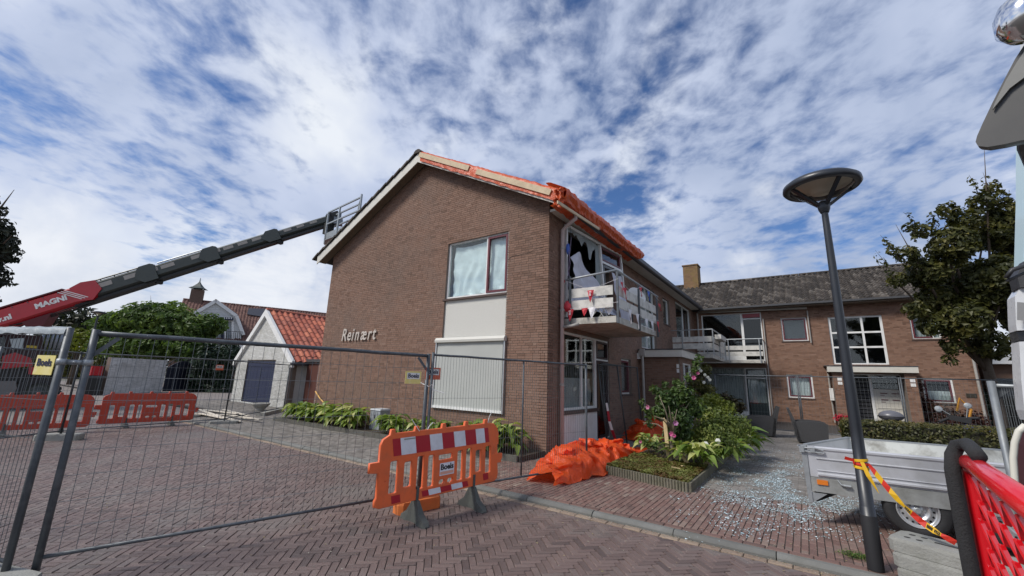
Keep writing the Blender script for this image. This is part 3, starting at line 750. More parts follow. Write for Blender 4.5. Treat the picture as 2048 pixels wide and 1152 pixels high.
# interior wall glimpses: picture of wall remains
# ---- balcony
BX, BY0, BY1 = -3.40, 9.0, 12.2
BAL = obj('balcony', (lambda m: (m.box((HX1+.01, BY0, 3.05), (BX, BY1, 3.2)), m)[1])(MB()), mat('balcony_concrete', (.50,.48,.43), .9, nz=.12, nscale=3, dirt=((.22,.21,.18), .7, 4)), HOUSE)
BOARD = mat('balcony_board', (.62,.60,.55), .6, nz=.06, nscale=4, dirt=((.3,.3,.27), .6, 5))
def board(a, b, z0, z1, d=.02): m = MB(); m.beam((a[0], a[1], (z0+z1)/2), (b[0], b[1], (z0+z1)/2), d, z1-z0); return obj('board', m, BOARD, BAL)
xf = (HX1+.30, BX-.02)
for (z0, z1) in ((3.40,3.63), (3.70,3.93)):
    board((HX1+.2, BY0-.03), (BX-.05, BY0-.03), z0, z1)
    for k in range(4): board((BX+.03, BY0+.06+k*.79), (BX+.03, BY0+.06+k*.79+.77), z0, z1)
def post(x, y, h=1.05, zb=3.02): m = MB(); m.beam((x, y, zb), (x, y, 3.2+h), .045, .045); return obj('railing_post', m, GALV, BAL)
for x, y in ((HX1+.28, BY0-.065), (BX+.065, BY0-.04), (BX+.065, BY0+1.5), (BX+.065, BY1-.05)): post(x, y)
m = MB(); m.tube([(HX1+.1, BY0-.06, 4.16), (HX1+.5, BY0-.06, 4.2), (BX+.06, BY0-.06, 4.27)], .026, 8); m.tube([(BX+.06, BY0-.06, 4.27), (BX+.10, BY0+1.5, 4.22), (BX+.06, BY1+.1, 4.24)], .026, 8); obj('handrail', m, GALVL, BAL, smooth=True)
# things on the balcony
m = MB(); dd = thing('satellite_dish', 'small white satellite dish behind the balcony boards', 'dish', (BX-.15, 11.1, 3.9))
m.lathe([(.0,0),(.1,.01),(.2,.045),(.27,.09)], (BX-.18, 10.95, 4.0), basis((.75,-.55,.35)), 20); m.lathe([(.27,.09),(.2,.055),(.1,.02),(0,.01)], (BX-.18, 10.95, 4.0), basis((.75,-.55,.35)), 20)
obj('reflector', m, WHITE, dd, smooth=True)
m = MB(); m.tube([(BX-.18, 10.95, 4.0), (BX-.3, 11.05, 3.7), (BX-.3, 11.05, 3.2)], .02, 6); obj('mast', m, GALV, dd)
# debris: chair legs and scraps
def debris():
    t = thing('folding_chair', 'collapsed white garden chair behind the balcony boards', 'chair', (BX-.5, 9.3, 3.2))
    m = MB(); m.beam((BX-.75,9.25,3.22),(BX-.35,9.3,3.68),.02,.02); m.beam((BX-.4,9.25,3.22),(BX-.7,9.3,3.68),.02,.02); m.beam((BX-.75,9.65,3.22),(BX-.35,9.6,3.68),.02,.02); m.beam((BX-.4,9.65,3.22),(BX-.7,9.6,3.68),.02,.02); obj('leg', m, WHITE, t)
    m = MB(); m.cbox((BX-.52,9.45,3.68),(.42,.42,.03)); obj('seat', m, WHITE, t)
debris()
# bunting
FLR = mat('red_flag', (.50,.03,.045), .6, nz=.1); FLB = mat('blue_flag', (.05,.12,.45), .6); FLW = mat('white_flag', (.72,.70,.72), .7)
BUN = thing('bunting', 'string of red, white and blue triangular flags on the broken balcony', 'bunting', (BX, BY0, 3.9))
def flag(x, y, z, w, h, along, material, sway=0., mark=False):
    m = MB(); u = V((1,0,0)) if along == 'x' else V((0,1,0)); c = V((x, y, z)); n = V((0,-1,0)) if along == 'x' else V((1,0,0))
    pts = []
    for k in range(6):
        t = k/5; ww = w/2*(1-t)+.004
        pts.append([c+u*(ww*j/2+sway*t)+V((0,0,-h*t))+n*(.012*sin(j*1.3+k)+.02*t) for j in (-2,-1,0,1,2)])
    m.grid(pts); o = obj('flag', m, material, BUN)
    if mark:
        m = MB()
        for k in range(3): m.cbox(c+V((0,0,-h*(.16+.13*k)))+n*.035, (w*.34*(1-.25*k) if along == 'x' else .002, .002 if along == 'x' else w*.34*(1-.25*k), .016))
        for k in (-1, 1): m.cbox(c+V((0,0,-h*.36))+n*.035+u*k*w*.09, (.012 if along == 'x' else .002, .002 if along == 'x' else .012, .07))
        obj('print', m, FLW, o)
flag(-4.72, BY0-.1, 4.16, .12, .15, 'x', FLR); flag(-3.98, BY0-.1, 3.84, .17, .30, 'x', FLR, 0, True); flag(-4.52, BY0-.1, 3.41, .18, .30, 'x', FLR, 0, True); flag(-4.75, BY0-.1, 3.54, .14, .22, 'x', FLR)
flag(-4.15, BY0-.08, 3.42, .17, .20, 'x', FLR); flag(-3.95, BY0-.1, 3.42, .19, .28, 'x', FLW); flag(-3.6, BY0+.1, 3.42, .2, .18, 'x', FLW)
flag(BX+.11, 9.35, 3.92, .2, .28, 'y', FLR); flag(BX+.11, 9.15, 4.02, .14, .2, 'y', FLR); flag(BX+.11, 10.55, 4.18, .2, .26, 'y', FLR); flag(BX+.11, 11.25, 4.2, .22, .28, 'y', FLB); flag(BX+.14, 12.15, 4.0, .2, .2, 'y', FLR, .1)
flag(BX+.1, 9.7, 3.45, .2, .35, 'y', FLW); flag(BX+.1, 10.25, 3.42, .2, .38, 'y', FLW); flag(BX+.1, 11.0, 3.4, .22, .3, 'y', FLW); flag(BX+.1, 11.5, 3.4, .2, .3, 'y', FLW); flag(BX+.12, 12.0, 3.45, .2, .3, 'y', FLR)
m = MB(); m.tube([(HX1+.15, BY0-.11, 3.62), (-4.5, BY0-.1, 3.42), (-3.95, BY0-.1, 3.44), (BX+.1, BY0-.1, 3.5)], .004, 4); m.tube([(HX1+.1, BY0-.1, 4.18), (-4.0, BY0-.1, 3.85), (BX+.12, BY0-.1, 4.05), (BX+.12, 9.7, 3.9), (BX+.12, 10.6, 4.2), (BX+.13, 11.3, 4.22), (BX+.13, BY1, 4.1)], .004, 4)
m.tube([(BX+.1, 9.4, 3.5), (BX+.11, 10.3, 3.42), (BX+.11, 11.2, 3.4), (BX+.11, 12.1, 3.5)], .004, 4); obj('cord', m, FLW, BUN)
# cables and bags at the left end of the balcony
bag = thing('hanging_bag', 'crumpled red and blue bag caught on the downpipe beside the balcony', 'bag', (HX1+.25, 9.0, 3.3))
def blob(c, r, seed, nn=10):
    m = MB(); rows = []
    for k in range(nn+1):
        ph = -pi/2+pi*k/nn; rows.append([V(c)+V((r[0]*cos(ph)*cos(2*pi*i/(nn*2)), r[1]*cos(ph)*sin(2*pi*i/(nn*2)), r[2]*sin(ph)))*(1+.35*noise.noise((cos(2*pi*i/(nn*2))*2+seed, sin(2*pi*i/(nn*2))*2, ph*1.5))) for i in range(nn*2+1)])
    m.grid(rows); return m
obj('red_bag', blob((HX1+.22, 8.93, 3.5), (.1,.07,.13), 2), FLR, bag, smooth=True); obj('blue_bag', blob((HX1+.2, 8.98, 5.0), (.05,.06,.14), 5), FLB, bag, smooth=True)
m = MB(); m.tube([(HX1+.2, 8.95, 5.2), (HX1+.28, 8.95, 4.6), (HX1+.2, 8.95, 4.2), (HX1+.3, 8.95, 3.7), (HX1+.22, 8.95, 3.4)], .006, 5); m.tube([(HX1+.3, 8.97, 5.3), (HX1+.22, 8.97, 4.5), (HX1+.3, 8.95, 3.8)], .006, 5); obj('string', m, mat('purple_grey_string', (.25,.2,.3), .6), bag)

# ---- flat roofed porch against the side wall
PX, PY0, PY1 = -3.42, 15.0, 18.1
POR = FR_ = Frame((HX1, PY0, 0), (1,0,0), (0,-1,0)); FP2 = Frame((PX, PY0, 0), (0,1,0), (1,0,0))
brick_wall(HOUSE, 'porch_wall', POR, .01, PX-HX1-.05, 0, 2.62, [], thick=.1)
brick_wall(HOUSE, 'porch_side', FP2, 0, PY1-PY0, 0, 2.62, [(.35, 1.65, .1, 2.45)], thick=.1)
window(HOUSE, FP2, .35, 1.65, .1, 2.45, rows=[.45], cols=[.3], rec=.02, sill=False, name='porch_door')
m = MB(); m.box((HX1+.02, PY0-.18, 2.62), (PX+.12, PY1+.1, 2.86)); obj('porch_roof', m, CREAM, HOUSE)
m = MB(); m.box((HX1+.02, PY0-.2, 2.863), (PX+.14, PY1+.12, 2.9)); obj('roof_felt', m, ZINC, HOUSE)
m = MB(); m.tube([(HX1+.2, PY0-.24, 2.88), (HX1+.2, PY0-.24, .1)], .045, 10); m.box((HX1+.12, PY0-.31, 2.66), (HX1+.28, PY0-.185, 2.9)); obj('downpipe', m, PVC, HOUSE)
for k in range(2):
    m = MB(); m.box((PX-.12, PY0-.02, 2.25-k*.16), (PX-.04, PY0-.009, 2.38-k*.16)); obj('house_number', m, WHITE, HOUSE)
# second balcony over the porch side
m = MB(); m.box((HX1+.01, 19.6, 2.86), (-3.12, 22.9, 3.03)); B2 = obj('balcony', m, MAT['balcony_concrete'], HOUSE, label='far balcony of the side wall with glass and pale boards')
for z0, z1 in ((3.25,3.5), (3.56,3.8)):
    m = MB(); m.box((HX1+.1, 19.55, z0), (-3.1, 19.58, z1)); obj('board', m, BOARD, B2)
    m = MB(); m.box((-3.09, 19.6, z0), (-3.06, 22.9, z1)); obj('board', m, BOARD, B2)
m = MB(); m.tube([(HX1+.05, 19.55, 4.1), (-3.06, 19.55, 4.1), (-3.06, 22.9, 4.1)], .025, 6)
for x, y in ((-4.3,19.52), (-3.04,19.55), (-3.04,21.2), (-3.04,22.9)): m.beam((x, y, 2.9), (x, y, 4.1), .04, .04)
obj('railing', m, GALVL, B2)
m = MB(); m.box((-3.05, 20.1, 3.72), (-2.8, 21.6, 3.92)); obj('planter_box', m, BOARD, B2)
# ------------------------------------------------------------------ wing house
WY, WX0, WX1 = 25.0, -4.82, 5.95
WING = thing('wing_house', 'two storey orange brown brick row house with mossy tiled roof behind the hedge', 'house', (.5, 27, PZ))
FW_ = Frame((WX0, WY, 0), (1,0,0), (0,-1,0)); wx = lambda X: X-WX0
wh = [(wx(-4.42), wx(-1.5), 3.02, 5.58), (wx(-.66), wx(.42), 4.02, 5.2), (wx(1.27), wx(3.25), 2.84, 5.15), (wx(4.16), wx(5.08), 3.98, 5.1), (wx(-4.45), wx(-1.5), .12, 2.66), (wx(-.68), wx(.37), 1.24, 2.34), (wx(1.5), wx(3.6), .12, 2.45), (wx(4.2), wx(5.14), 1.28, 2.30)]
brick_wall(WING, 'front_wall', FW_, 0, wx(WX1), 0, 5.8, wh, material=BRICKW)
m = MB(); m.box((WX0, WY+.3, 0), (WX0+.2, 33, 5.8)); m.box((WX1-.22, WY+.26, 0), (WX1, 33, 5.8)); m.box((WX0+.2, 32.8, 0), (WX1-.22, 33, 5.8)); m.prism([(WX1, WY, 5.8), (WX1, 33, 5.8), (WX1, 29.2, 8.1)], (-.2,0,0)); obj('end_wall', m, BRICKW, WING)
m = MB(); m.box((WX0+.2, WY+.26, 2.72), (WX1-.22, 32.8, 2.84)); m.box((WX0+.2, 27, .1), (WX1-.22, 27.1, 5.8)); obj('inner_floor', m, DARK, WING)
window(WING, FW_, wh[0][0], wh[0][0]+2.0, 3.42, 5.58, rec=.05, sill=False, label='wide upstairs window beside the open balcony door')
m = MB(); FW_.box(m, wh[0][0], wh[0][0]+2.0, 3.03, 3.41, -.2, -.04); obj('panel', m, WHITE, WING)
window(WING, FW_, wh[0][0]+2.005, wh[0][1], 3.03, 5.58, rows=[.87], rec=.05, sill=False, name='balcony_door', glass=DGLASS)
m = MB(); m.beam(FW_.P(wh[0][1]-.1, 3.1, -.1), FW_.P(wh[0][1]-.15, 3.1, .0), .02, .02); 
dl = MB(); p0 = FW_.P(wh[0][1]-.08, 0, -.14); 
dl.prism([p0+V((0,0,3.1)), p0+V((-.35,-.55*-1,3.1)), p0+V((-.35,.55,5.2)), p0+V((0,0,5.2))], (.03,.02,0)); obj('door_leaf', dl, mat('dark_green_paint', (.02,.035,.035), .4), WING)
m = MB(); FW_.box(m, wh[0][0]+2.05, wh[0][1]-.06, 5.32, 5.52, -.1, -.02); obj('fanlight', m, mat('red_fanlight', (.28,.03,.04), .4), WING)
window(WING, FW_, *wh[1], rec=.06, sash=((0,0),), glass=GLASS)
m = MB(); FW_.box(m, wh[1][0]+.1, wh[1][1]-.1, wh[1][2]+.1, wh[1][3]-.1, -.17, -.16); obj('blind', m, mat('dark_blue_blind', (.02,.028,.04), .7), WING)
window(WING, FW_, *wh[2], cols=[.12,.62] if False else [.30,.63], rows=[.36,.66], rec=.05, fw=.09)
window(WING, FW_, *wh[3], rec=.06, cols=[.72], curt=(0,1,NET), sash=((0,0),))
window(WING, FW_, wh[4][0], wh[4][0]+1.95, .45, 2.66, rec=.05, fw=.05, curt=(0,1,NET), sill=False, frame_mat=mat('grey_frame', (.3,.3,.29), .5))
m = MB(); FW_.box(m, wh[4][0], wh[4][0]+1.95, .12, .44, -.2, -.03); obj('panel', m, WHITE, WING)
window(WING, FW_, wh[4][0]+1.955, wh[4][1], .12, 2.66, rows=[.8], rec=.05, sill=False, name='terrace_door', sash=((0,0),(0,1)), sash_mat=MAT['dark_green_paint'], curt=(.3,.8,NET))
m = MB(); FW_.box(m, wh[4][0]+2.1, wh[4][1]-.12, .2, .85, -.12, -.06)
for k in range(4): FW_.box(m, wh[4][0]+2.12, wh[4][1]-.14, .25+k*.15, .36+k*.15, -.06, -.045)
obj('door_panel', m, MAT['dark_green_paint'], WING)
window(WING, FW_, *wh[5], rec=.05, fw=.07, sash=((0,0),), curt=(0,1,CURT))
window(WING, FW_, *wh[7], rec=.05, fw=.07, sash=((0,0),), curt=(0,.5,CURT))
# doorway: dark slatted door left, white panelled front right
m = MB(); F = FW_; a, b = wh[6][0], wh[6][1]
F.box(m, a, a+.07, .12, 2.45, -.15, -.02); F.box(m, a+.07, b-.07, 2.38, 2.45, -.15, -.02); F.box(m, b-.07, b, .12, 2.45, -.15, -.02); F.box(m, a+.95, a+1.05, .12, 2.38, -.15, -.03)
ent = obj('entrance_front', m, WHITE, WING)
for k in range(13):
    m = MB(); F.box(m, a+.08, a+.94, .2+k*.165, .2+k*.165+.13, -.11, -.085); obj('slat', m, mat('black_slat', (.025,.025,.028), .5), ent)
m = MB(); F.box(m, a+1.05, b-.07, .12, 1.78, -.12, -.06); pn = obj('door_panel', m, CREAM, ent)
for k in range(11):
    m = MB(); F.box(m, a+1.06, b-.08, .14+k*.148, .14+k*.148+.14, -.06, -.052); obj('plank', m, CREAM, ent)
m = MB(); F.box(m, a+1.12, b-.15, .95, .99, -.05, -.03)
obj('rail', m, CREAM, ent)
m = MB(); F.box(m, a+1.05, b-.07, 1.8, 2.37, -.11, -.1); obj('pane', m, GLASS, ent)
rr = random.Random(5); m = MB()
for r_ in range(2):
    for c_ in range(2):
        F.box(m, a+1.28+c_*.38, a+1.52+c_*.38, 1.58-r_*.28, 1.615-r_*.28, -.05, -.03)
    F.box(m, a+1.28, a+1.42, 1.49-r_*.28, 1.51-r_*.28, -.05, -.04)
obj('letterbox', m, MAROON, ent)
# canopy on brick piers
FPL = Frame((1.02, WY-.9, 0), (1,0,0), (0,-1,0))
for x0, x1 in ((1.12,1.5), (3.55,3.92)):
    Fp = Frame((x0, WY-.85, 0), (1,0,0), (0,-1,0)); brick_wall(WING, 'pier', Fp, 0, x1-x0, 0, 2.48, [], material=BRICKW, thick=.85)
m = MB(); m.box((.95, WY-1.0, 2.485), (4.0, WY-.01, 2.74)); obj('canopy', m, CREAM, WING)
m = MB(); m.box((.85, WY-1.02, 2.743), (4.02, WY-.01, 2.775)); obj('canopy_felt', m, ZINC, WING)
for x in (1.28, 3.7):
    for k in range(2):
        m = MB(); m.box((x, WY-.87, 2.1-k*.18), (x+.16, WY-.855, 2.23-k*.18)); obj('house_number', m, WHITE, WING)
m = MB(); m.tube([(1.0, WY-.12, 2.45), (1.0, WY-.12, 1.6), (1.02, WY-.12, .2)], .035, 8); obj('downpipe', m, PVC, WING)
m = MB(); m.box((.95, WY-.35, 1.2), (1.1, WY-.2, 1.75)); obj('mailbox', m, WHITE, WING)
# soldier-brick accents
for x, z in ((.85,5.02), (3.75,5.02), (-.95,2.35), (.65,2.35), (3.98,2.2), (5.6,2.2), (5.6,5.0)):
    m = MB()
    for k in range(4): m.box((x+k*.07, WY-.018, z), (x+k*.07+.05, WY-.009, z+.17), .1)
    obj('vent_brick', m, BRICKW, WING)
m = MB(); m.box((5.45, WY-.03, 1.55), (5.75, WY-.01, 1.72)); obj('name_plate', m, mat('bronze_plate', (.07,.06,.045), .4, .6), WING)
# balcony of the wing
m = MB(); m.box((-4.5, WY-1.2, 2.86), (-1.5, WY-.01, 3.0)); B3 = obj('balcony', m, MAT['balcony_concrete'], WING)
for z0, z1 in ((3.2,3.42), (3.5,3.72)): m = MB(); m.box((-4.5, WY-1.23, z0), (-1.5, WY-1.2, z1)); obj('board', m, BOARD, B3)
m = MB(); m.tube([(-4.5, WY-1.22, 4.05), (-1.5, WY-1.22, 4.05), (-1.5, WY-.02, 4.05)], .028, 6)
for x in (-4.0,-3.0,-1.62): m.beam((x, WY-1.25, 2.85), (x, WY-1.25, 4.05), .05, .04)
m.beam((-1.5, WY-.1, 2.95), (-1.5, WY-.1, 4.05), .04, .04); obj('railing', m, GALVL, B3)
for x, zt_, zb_, r_ in ((-1.42,5.2,.15,.03), (-4.6,5.7,.15,.045), (.5,5.5,3.9,.03), (5.85,5.6,.15,.045)): m = MB(); m.tube([(x, WY-.08, zt_), (x, WY-.08, zb_)], r_, 8); obj('downpipe', m, PVC, WING)
# folded awning
m = MB(); m.tube([(-4.55, WY-.16, 5.73), (.5, WY-.16, 5.60+.03)], .065, 10); obj('awning', m, PVC, WING, smooth=True)
# roof with real tiles
WSL = .52; EY = WY-.5; EZ = 5.86; RY = 29.2
def wz(y): return EZ+(y-EY)*WSL
m = MB(); m.prism([(WX0-3.5, EY, EZ-.06), (WX0-3.5, RY, wz(RY)-.06), (WX0-3.5, 33.6, EZ-.06)], (WX1+.3-WX0+3.5, 0, 0)); rf = obj('roof', m, mat('roof_boarding', (.05,.048,.045), .9), WING)
m = MB(); TW, TL = .26, .32; ny = int((RY-EY)/(TL*cos(math.atan(WSL))))+1; nx = int((WX1+.35+7.2)/TW); dy = (RY-EY)/ny
rr = random.Random(4)
for i in range(nx):
    x = -7.1+i*TW
    for k in range(ny):
        y = EY+k*dy-.03; z = wz(y)+.05; y2 = y+dy*1.12; z2 = wz(y2)+.0
        prof = [(0,0),(.045,.062),(.10,.075),(.155,.03),(.21,-.012),(TW,0)]; tn = rr.random()
        dz = rr.uniform(-.006,.006)
        vs_ = [(x+px, y, z+pz+dz) for px, pz in prof]+[(x+px, y2, z2+pz+dz) for px, pz in prof]+[(x, y, z-.035), (x+TW, y, z-.035)]
        n = len(prof); m.add(vs_, [(j, j+1, j+1+n, j+n) for j in range(n-1)]+[(2*n, 2*n+1)+tuple(range(n))[::-1]], tn)
obj('roof_tile', m, DTILE, rf, kind='stuff')
m = MB()
for k in range(34):
    x = -7.2+k*.4; m.prism([(x, RY+.13*cos(a), wz(RY)+.02+.11*sin(a)) for a in [pi*i/5 for i in range(6)]], (.39,0,0), rr.random())
obj('ridge_tile', m, DTILE, WING)
m = MB(); m.prism([(WX0+.4, EY-.12, EZ-.0), (WX0+.4, EY-.12, EZ-.09), (WX0+.4, EY-.02, EZ-.11), (WX0+.4, EY+.0, EZ)], (WX1-WX0-.2,0,0)); obj('gutter', m, ZINC, WING)
m = MB(); m.box((WX0+.4, EY, EZ-.16), (WX1+.2, WY-.01, EZ-.09)); obj('eaves_soffit', m, SOFFIT, WING)
# chimney
Fc = Frame((-6.0, 28.6, 0), (1,0,0), (0,-1,0)); CB = mat('lichen_brick', (0,0,0), .9, ramp=[(.15,.085,.045),(.20,.12,.06),(.24,.14,.075),(.18,.12,.07)], nz=.25, nscale=4, dirt=((.24,.17,.05), .6, 2.5))
CH = thing('chimney_stack', 'square brick chimney with yellow lichen where the two roofs meet', 'chimney', (-5.55, 29, 7.0))
brick_wall(CH, 'shaft', Fc, 0, .92, 6.4, 9.55, [], material=CB, thick=.9); Fc2 = Frame((-6.0+.92, 28.6, 0), (0,1,0), (1,0,0)); brick_wall(CH, 'side_face', Fc2, .0, .9, 6.4, 9.55, [], material=CB, thick=.02)
m = MB(); m.box((-6.05, 28.55, 9.56), (-5.03, 29.55, 9.64)); obj('cap', m, MAT['lichen_brick'], CH)
m = MB(); m.box((-6.08, 28.5, 7.62), (-5.0, 28.58, 7.8)); obj('flashing', m, GALVL, CH)
# neighbour glimpsed beyond the wing
NB = thing('far_bungalow', 'pale flat roofed building glimpsed behind the tree at right', 'building', (9.5, 27, 0))
m = MB(); m.box((6.6, 27, 0), (16, 34, 3.0)); obj('wall', m, BRICK, NB)
m = MB(); m.box((6.4, 26.6, 3.0), (16.2, 34.2, 3.35)); obj('fascia', m, WHITE, NB)
m = MB(); m.box((6.8, 26.94, .4), (9.3, 26.99, 2.4)); obj('window', m, DGLASS, NB); m = MB(); 
for x in (6.75, 8.0, 9.3): m.box((x, 26.9, .3), (x+.08, 26.95, 2.5))
obj('window_frame', m, WHITE, NB)
# ------------------------------------------------------------------ helper: plane hit in a vertical plane through P with horizontal normal n
def atPl(px, py, P, n):
    d = ray(px, py); n = V(n); return CAM + d*(((V(P)-CAM).dot(n))/d.dot(n))
fr = road = None
m = MB(); m.add([(-80,-30,.0),(-18.95,-30,.0),(-18.95,7,.0),(-80,7,.0)], [(0,1,2,3)]); obj('far_paving', m, mat('far_paving_bricks', (.19,.165,.15), .9, nz=.2, nscale=1.2, bump=.5, bscale=12), ROAD)
m = MB(); m.add([(-19,-.0+7,PZ),(-19,7.2,PZ),(-60,7.2,PZ),(-60,12,PZ),(-26,12,PZ),(-26,7.2,PZ)][:0] or [(-60,7.21,PZ-.002),(-26,7.21,PZ-.002),(-26,60,PZ-.002),(-60,60,PZ-.002)], [(0,1,2,3)]); obj('far_slabs', m, MAT['far_paving_bricks'], PAVE)
# ------------------------------------------------------------------ orange tarpaulins
TARP = film_mat('orange_tarpaulin', (.93,.13,.028), .45, .28, 1.0, 11)
TARPR = film_mat('shaded_orange_tarpaulin', (.60,.095,.022), .18, .38, 1.0, 6)  # roof sheet: its shade is put into this darker orange
def crease(x, y, s=1.0):
    p = (x*s, y*s, 2.2); a = 1-abs(noise.noise(p))*2; b = 1-abs(noise.noise((x*s*2.3+7, y*s*2.3, 5)))*2; return .6*a+.4*b
RTARP = thing('roof_tarpaulin', 'orange tarpaulin battened over the verge and gutter of the brick house roof', 'tarpaulin', (-6, 8.2, 7))
# cross section follows the roof, wraps the verge and hangs over the gutter
m = MB(); rows = []; NX = 120
xa, xb = RX+.16, HX1+OV+.14
for i in range(NX+1):
    s = i/NX; X = xa+(xb-xa)*s; zt = rz(X, .25); row = []
    prof = [(3.2,.02),(2.0,.03),(1.0,.03),(.5,.035),(.15,.05),(.02,.05),(-.02,.02),(-.03,-.08),(-.035,-.2),(-.035,-.30)]
    for k, (dy, dz) in enumerate(prof):
        c = crease(X*1.0, dy*2+k*.3, 2.6); lump = .03*c+.018*noise.noise((X*14, dy*5+k, 1))
        hang = (-.07*abs(noise.noise((X*2.2, 4, 0)))-.015*noise.noise((X*12,1,0))) if k == len(prof)-1 else 0
        outy = -(.015*noise.noise((X*9, k*1.1, 4))+.01*c) if k > 5 else 0
        row.append((X, VY+dy+outy-(.005 if k > 5 else 0), zt+dz+(lump if k < 7 else .3*lump)+hang))
    rows.append(row)
m.grid(rows); obj('verge_sheet', m, TARPR, RTARP, smooth=True)
# eaves part: from the slope over the gutter edge
m = MB(); rows = []; ye = 13.85; NY = 110
for i in range(NY+1):
    s = i/NY; Y = VY-.04+(ye-VY)*s; row = []; xg = HX1+OV+.19; en = 1-max(0, (s-.93)/.07)*.5
    c0 = noise.noise((Y*1.7, 3, 1)); c1 = noise.noise((Y*6, 9, 1)); c2 = 1-abs(noise.noise((Y*2.3, 6, 6)))*2
    zt = rz(HX1+OV, .25)
    c3 = 1-abs(noise.noise((Y*3.3, 1, 4)))*2.4; sq = .55+.45*max(0, c0+.3)
    prof = [(-.55, .25), (-.48, .25), (-.4,.22+.02*c3), (-.12,.07+.03*c3), (-.02,.0+.02*c3), (.02,-.06), (.015+.03*c3,-.15), (-.01-.03*c3,-.24), (-.05,-.30-.06*abs(c1)), (-.2,-.30-.05*c0), (-.42,-.33-.03*c3)]
    for k, (dx, dz) in enumerate(prof):
        l = .035*crease(Y*1.3, dx*.8+k*.1, 2.0)+.02*noise.noise((Y*13, k*.35, 2))
        row.append((xg+(dx+(l if 3 < k < 9 else 0))*en, Y+.02*c1, zt+dz*en+(l if k < 5 else .4*l)))
    rows.append(row)
m.grid(rows); obj('eaves_sheet', m, TARPR, RTARP, smooth=False)
m = MB()   # bunched corner
rows = []
for i in range(22):
    a = i/21; row = []
    for k in range(16):
        t = k/15; x = HX1+OV+.12-.22*a; y = VY-.06-.02*sin(a*9)+.0*t
        row.append((x+.05*sin(k*.9+i*.5)+.02*noise.noise((i,k,3)), VY-.08-.05*noise.noise((i*.35,k*.35,2))+.05*sin(k*.8+i), rz(HX1+OV,.28)-.52*t*(1-.25*a)+.03*sin(i*1.1)))
    rows.append(row)
m.grid(rows); obj('bunched_corner', m, TARPR, RTARP, smooth=True)
BAT = mat('pine_batten', (.56,.44,.29), .7, nz=.15, nscale=8, dirt=((.35,.26,.16), .4, 5))
def batten(x0, x1, zo, w=.15):
    m = MB(); m.beam((x0, VY-.065, rz(x0, zo)), (x1, VY-.065, rz(x1, zo)), .03, w, up=(0,0,1)); o = obj('roof_batten', m, BAT); return o
tag(batten(-9.42, -7.25, .16), 'upper pale timber batten nailed over the orange tarpaulin near the ridge', 'batten', 'roof battens')
tag(batten(-6.95, HX1+.28, .13), 'lower pale timber batten nailed over the orange tarpaulin towards the gutter', 'batten', 'roof battens')
m = MB(); bq0, bq1 = atX(1115, 404, HX1+.71), atX(1198, 458, HX1+.71); m.beam(bq0, bq1, .03, .07); tag(obj('roof_batten', m, BAT), 'timber batten under the orange sheet along the gutter above the balcony', 'batten', 'roof battens')
# big crumpled sheet on the ground
def crumpled(name, label, A, B, wl, wr, hgt, z0, seed, nu=150, nv=76):
    A, B = V((A[0], A[1], 0)), V((B[0], B[1], 0)); d = (B-A); n = V((-d.y, d.x, 0)).normalized(); m = MB(); rows = []
    for i in range(nu+1):
        s = i/nu; w1 = wl(s)*(1+.35*noise.noise((s*5, 1, seed))+.15*noise.noise((s*17,1,seed))); w2 = wr(s)*(1+.35*noise.noise((s*5, 8, seed))+.15*noise.noise((s*17,9,seed))); row = []
        for k in range(nv+1):
            t = -1+2*k/nv; off = t*(w1 if t < 0 else w2); env = max(0, 1-abs(t)**2.2)
            p = A+d*s+n*off; wq = noise.noise((p.x*1.7, p.y*1.7, seed+3))*1.4; fold = 1-abs(noise.noise((p.x*2.2+wq, p.y*2.2-wq, seed+1)))*2.6; f2 = 1-abs(noise.noise((p.x*5+3+wq*2, p.y*5+wq, seed+2)))*2.4; f3 = 1-abs(noise.noise((p.x*13, p.y*13, seed+5)))*2
            h = hgt(s)*env*(.60+.24*fold+.14*f2+.09*f3)
            h = max(.008+.05*max(0,f2)*(1-env), h); sh = .22*env
            row.append((p.x+sh*noise.noise((p.x*5, p.y*5, seed+7))*1.6, p.y+sh*noise.noise((p.x*5, p.y*5, seed+9))*1.6, z0+h))
        rows.append(row)
    m.grid(rows); o = obj(name, m, TARP, smooth=True); return tag(o, label, 'tarpaulin')
A = G(1078, 968, PZ); B = G(1296, 898, PZ)
def prof_h(s): return .46*max(0, sin(pi*min(1, (s+.04)/.86)))**.8*(1 if s < .62 else 1-.75*(s-.62)/.38)+.05+.10*(1-abs(s-.15)/.3 if abs(s-.15) < .3 else 0)
crumpled('ground_tarpaulin', 'large crumpled bright orange tarpaulin heaped on the pavement at the house corner', A, B, lambda s: .30+.22*sin(pi*s)*(1 if s<.7 else .5), lambda s: .25+.45*sin(pi*min(1,s*1.1)), prof_h, PZ, 3.3)
A2 = G(1278, 868, PZ); B2_ = V((A2.x+.55, A2.y+1.3, 0))
crumpled('corner_tarpaulin', 'smaller orange tarpaulin piled against the porch behind the flowering bush', (-4.55, 12.3), (-3.6, 13.2), lambda s: .5*sin(pi*s)+.1, lambda s: .6*sin(pi*s)+.1, lambda s: .95*s**.7*(1 if s<.85 else .6), PZ, 8.1, 40, 26)

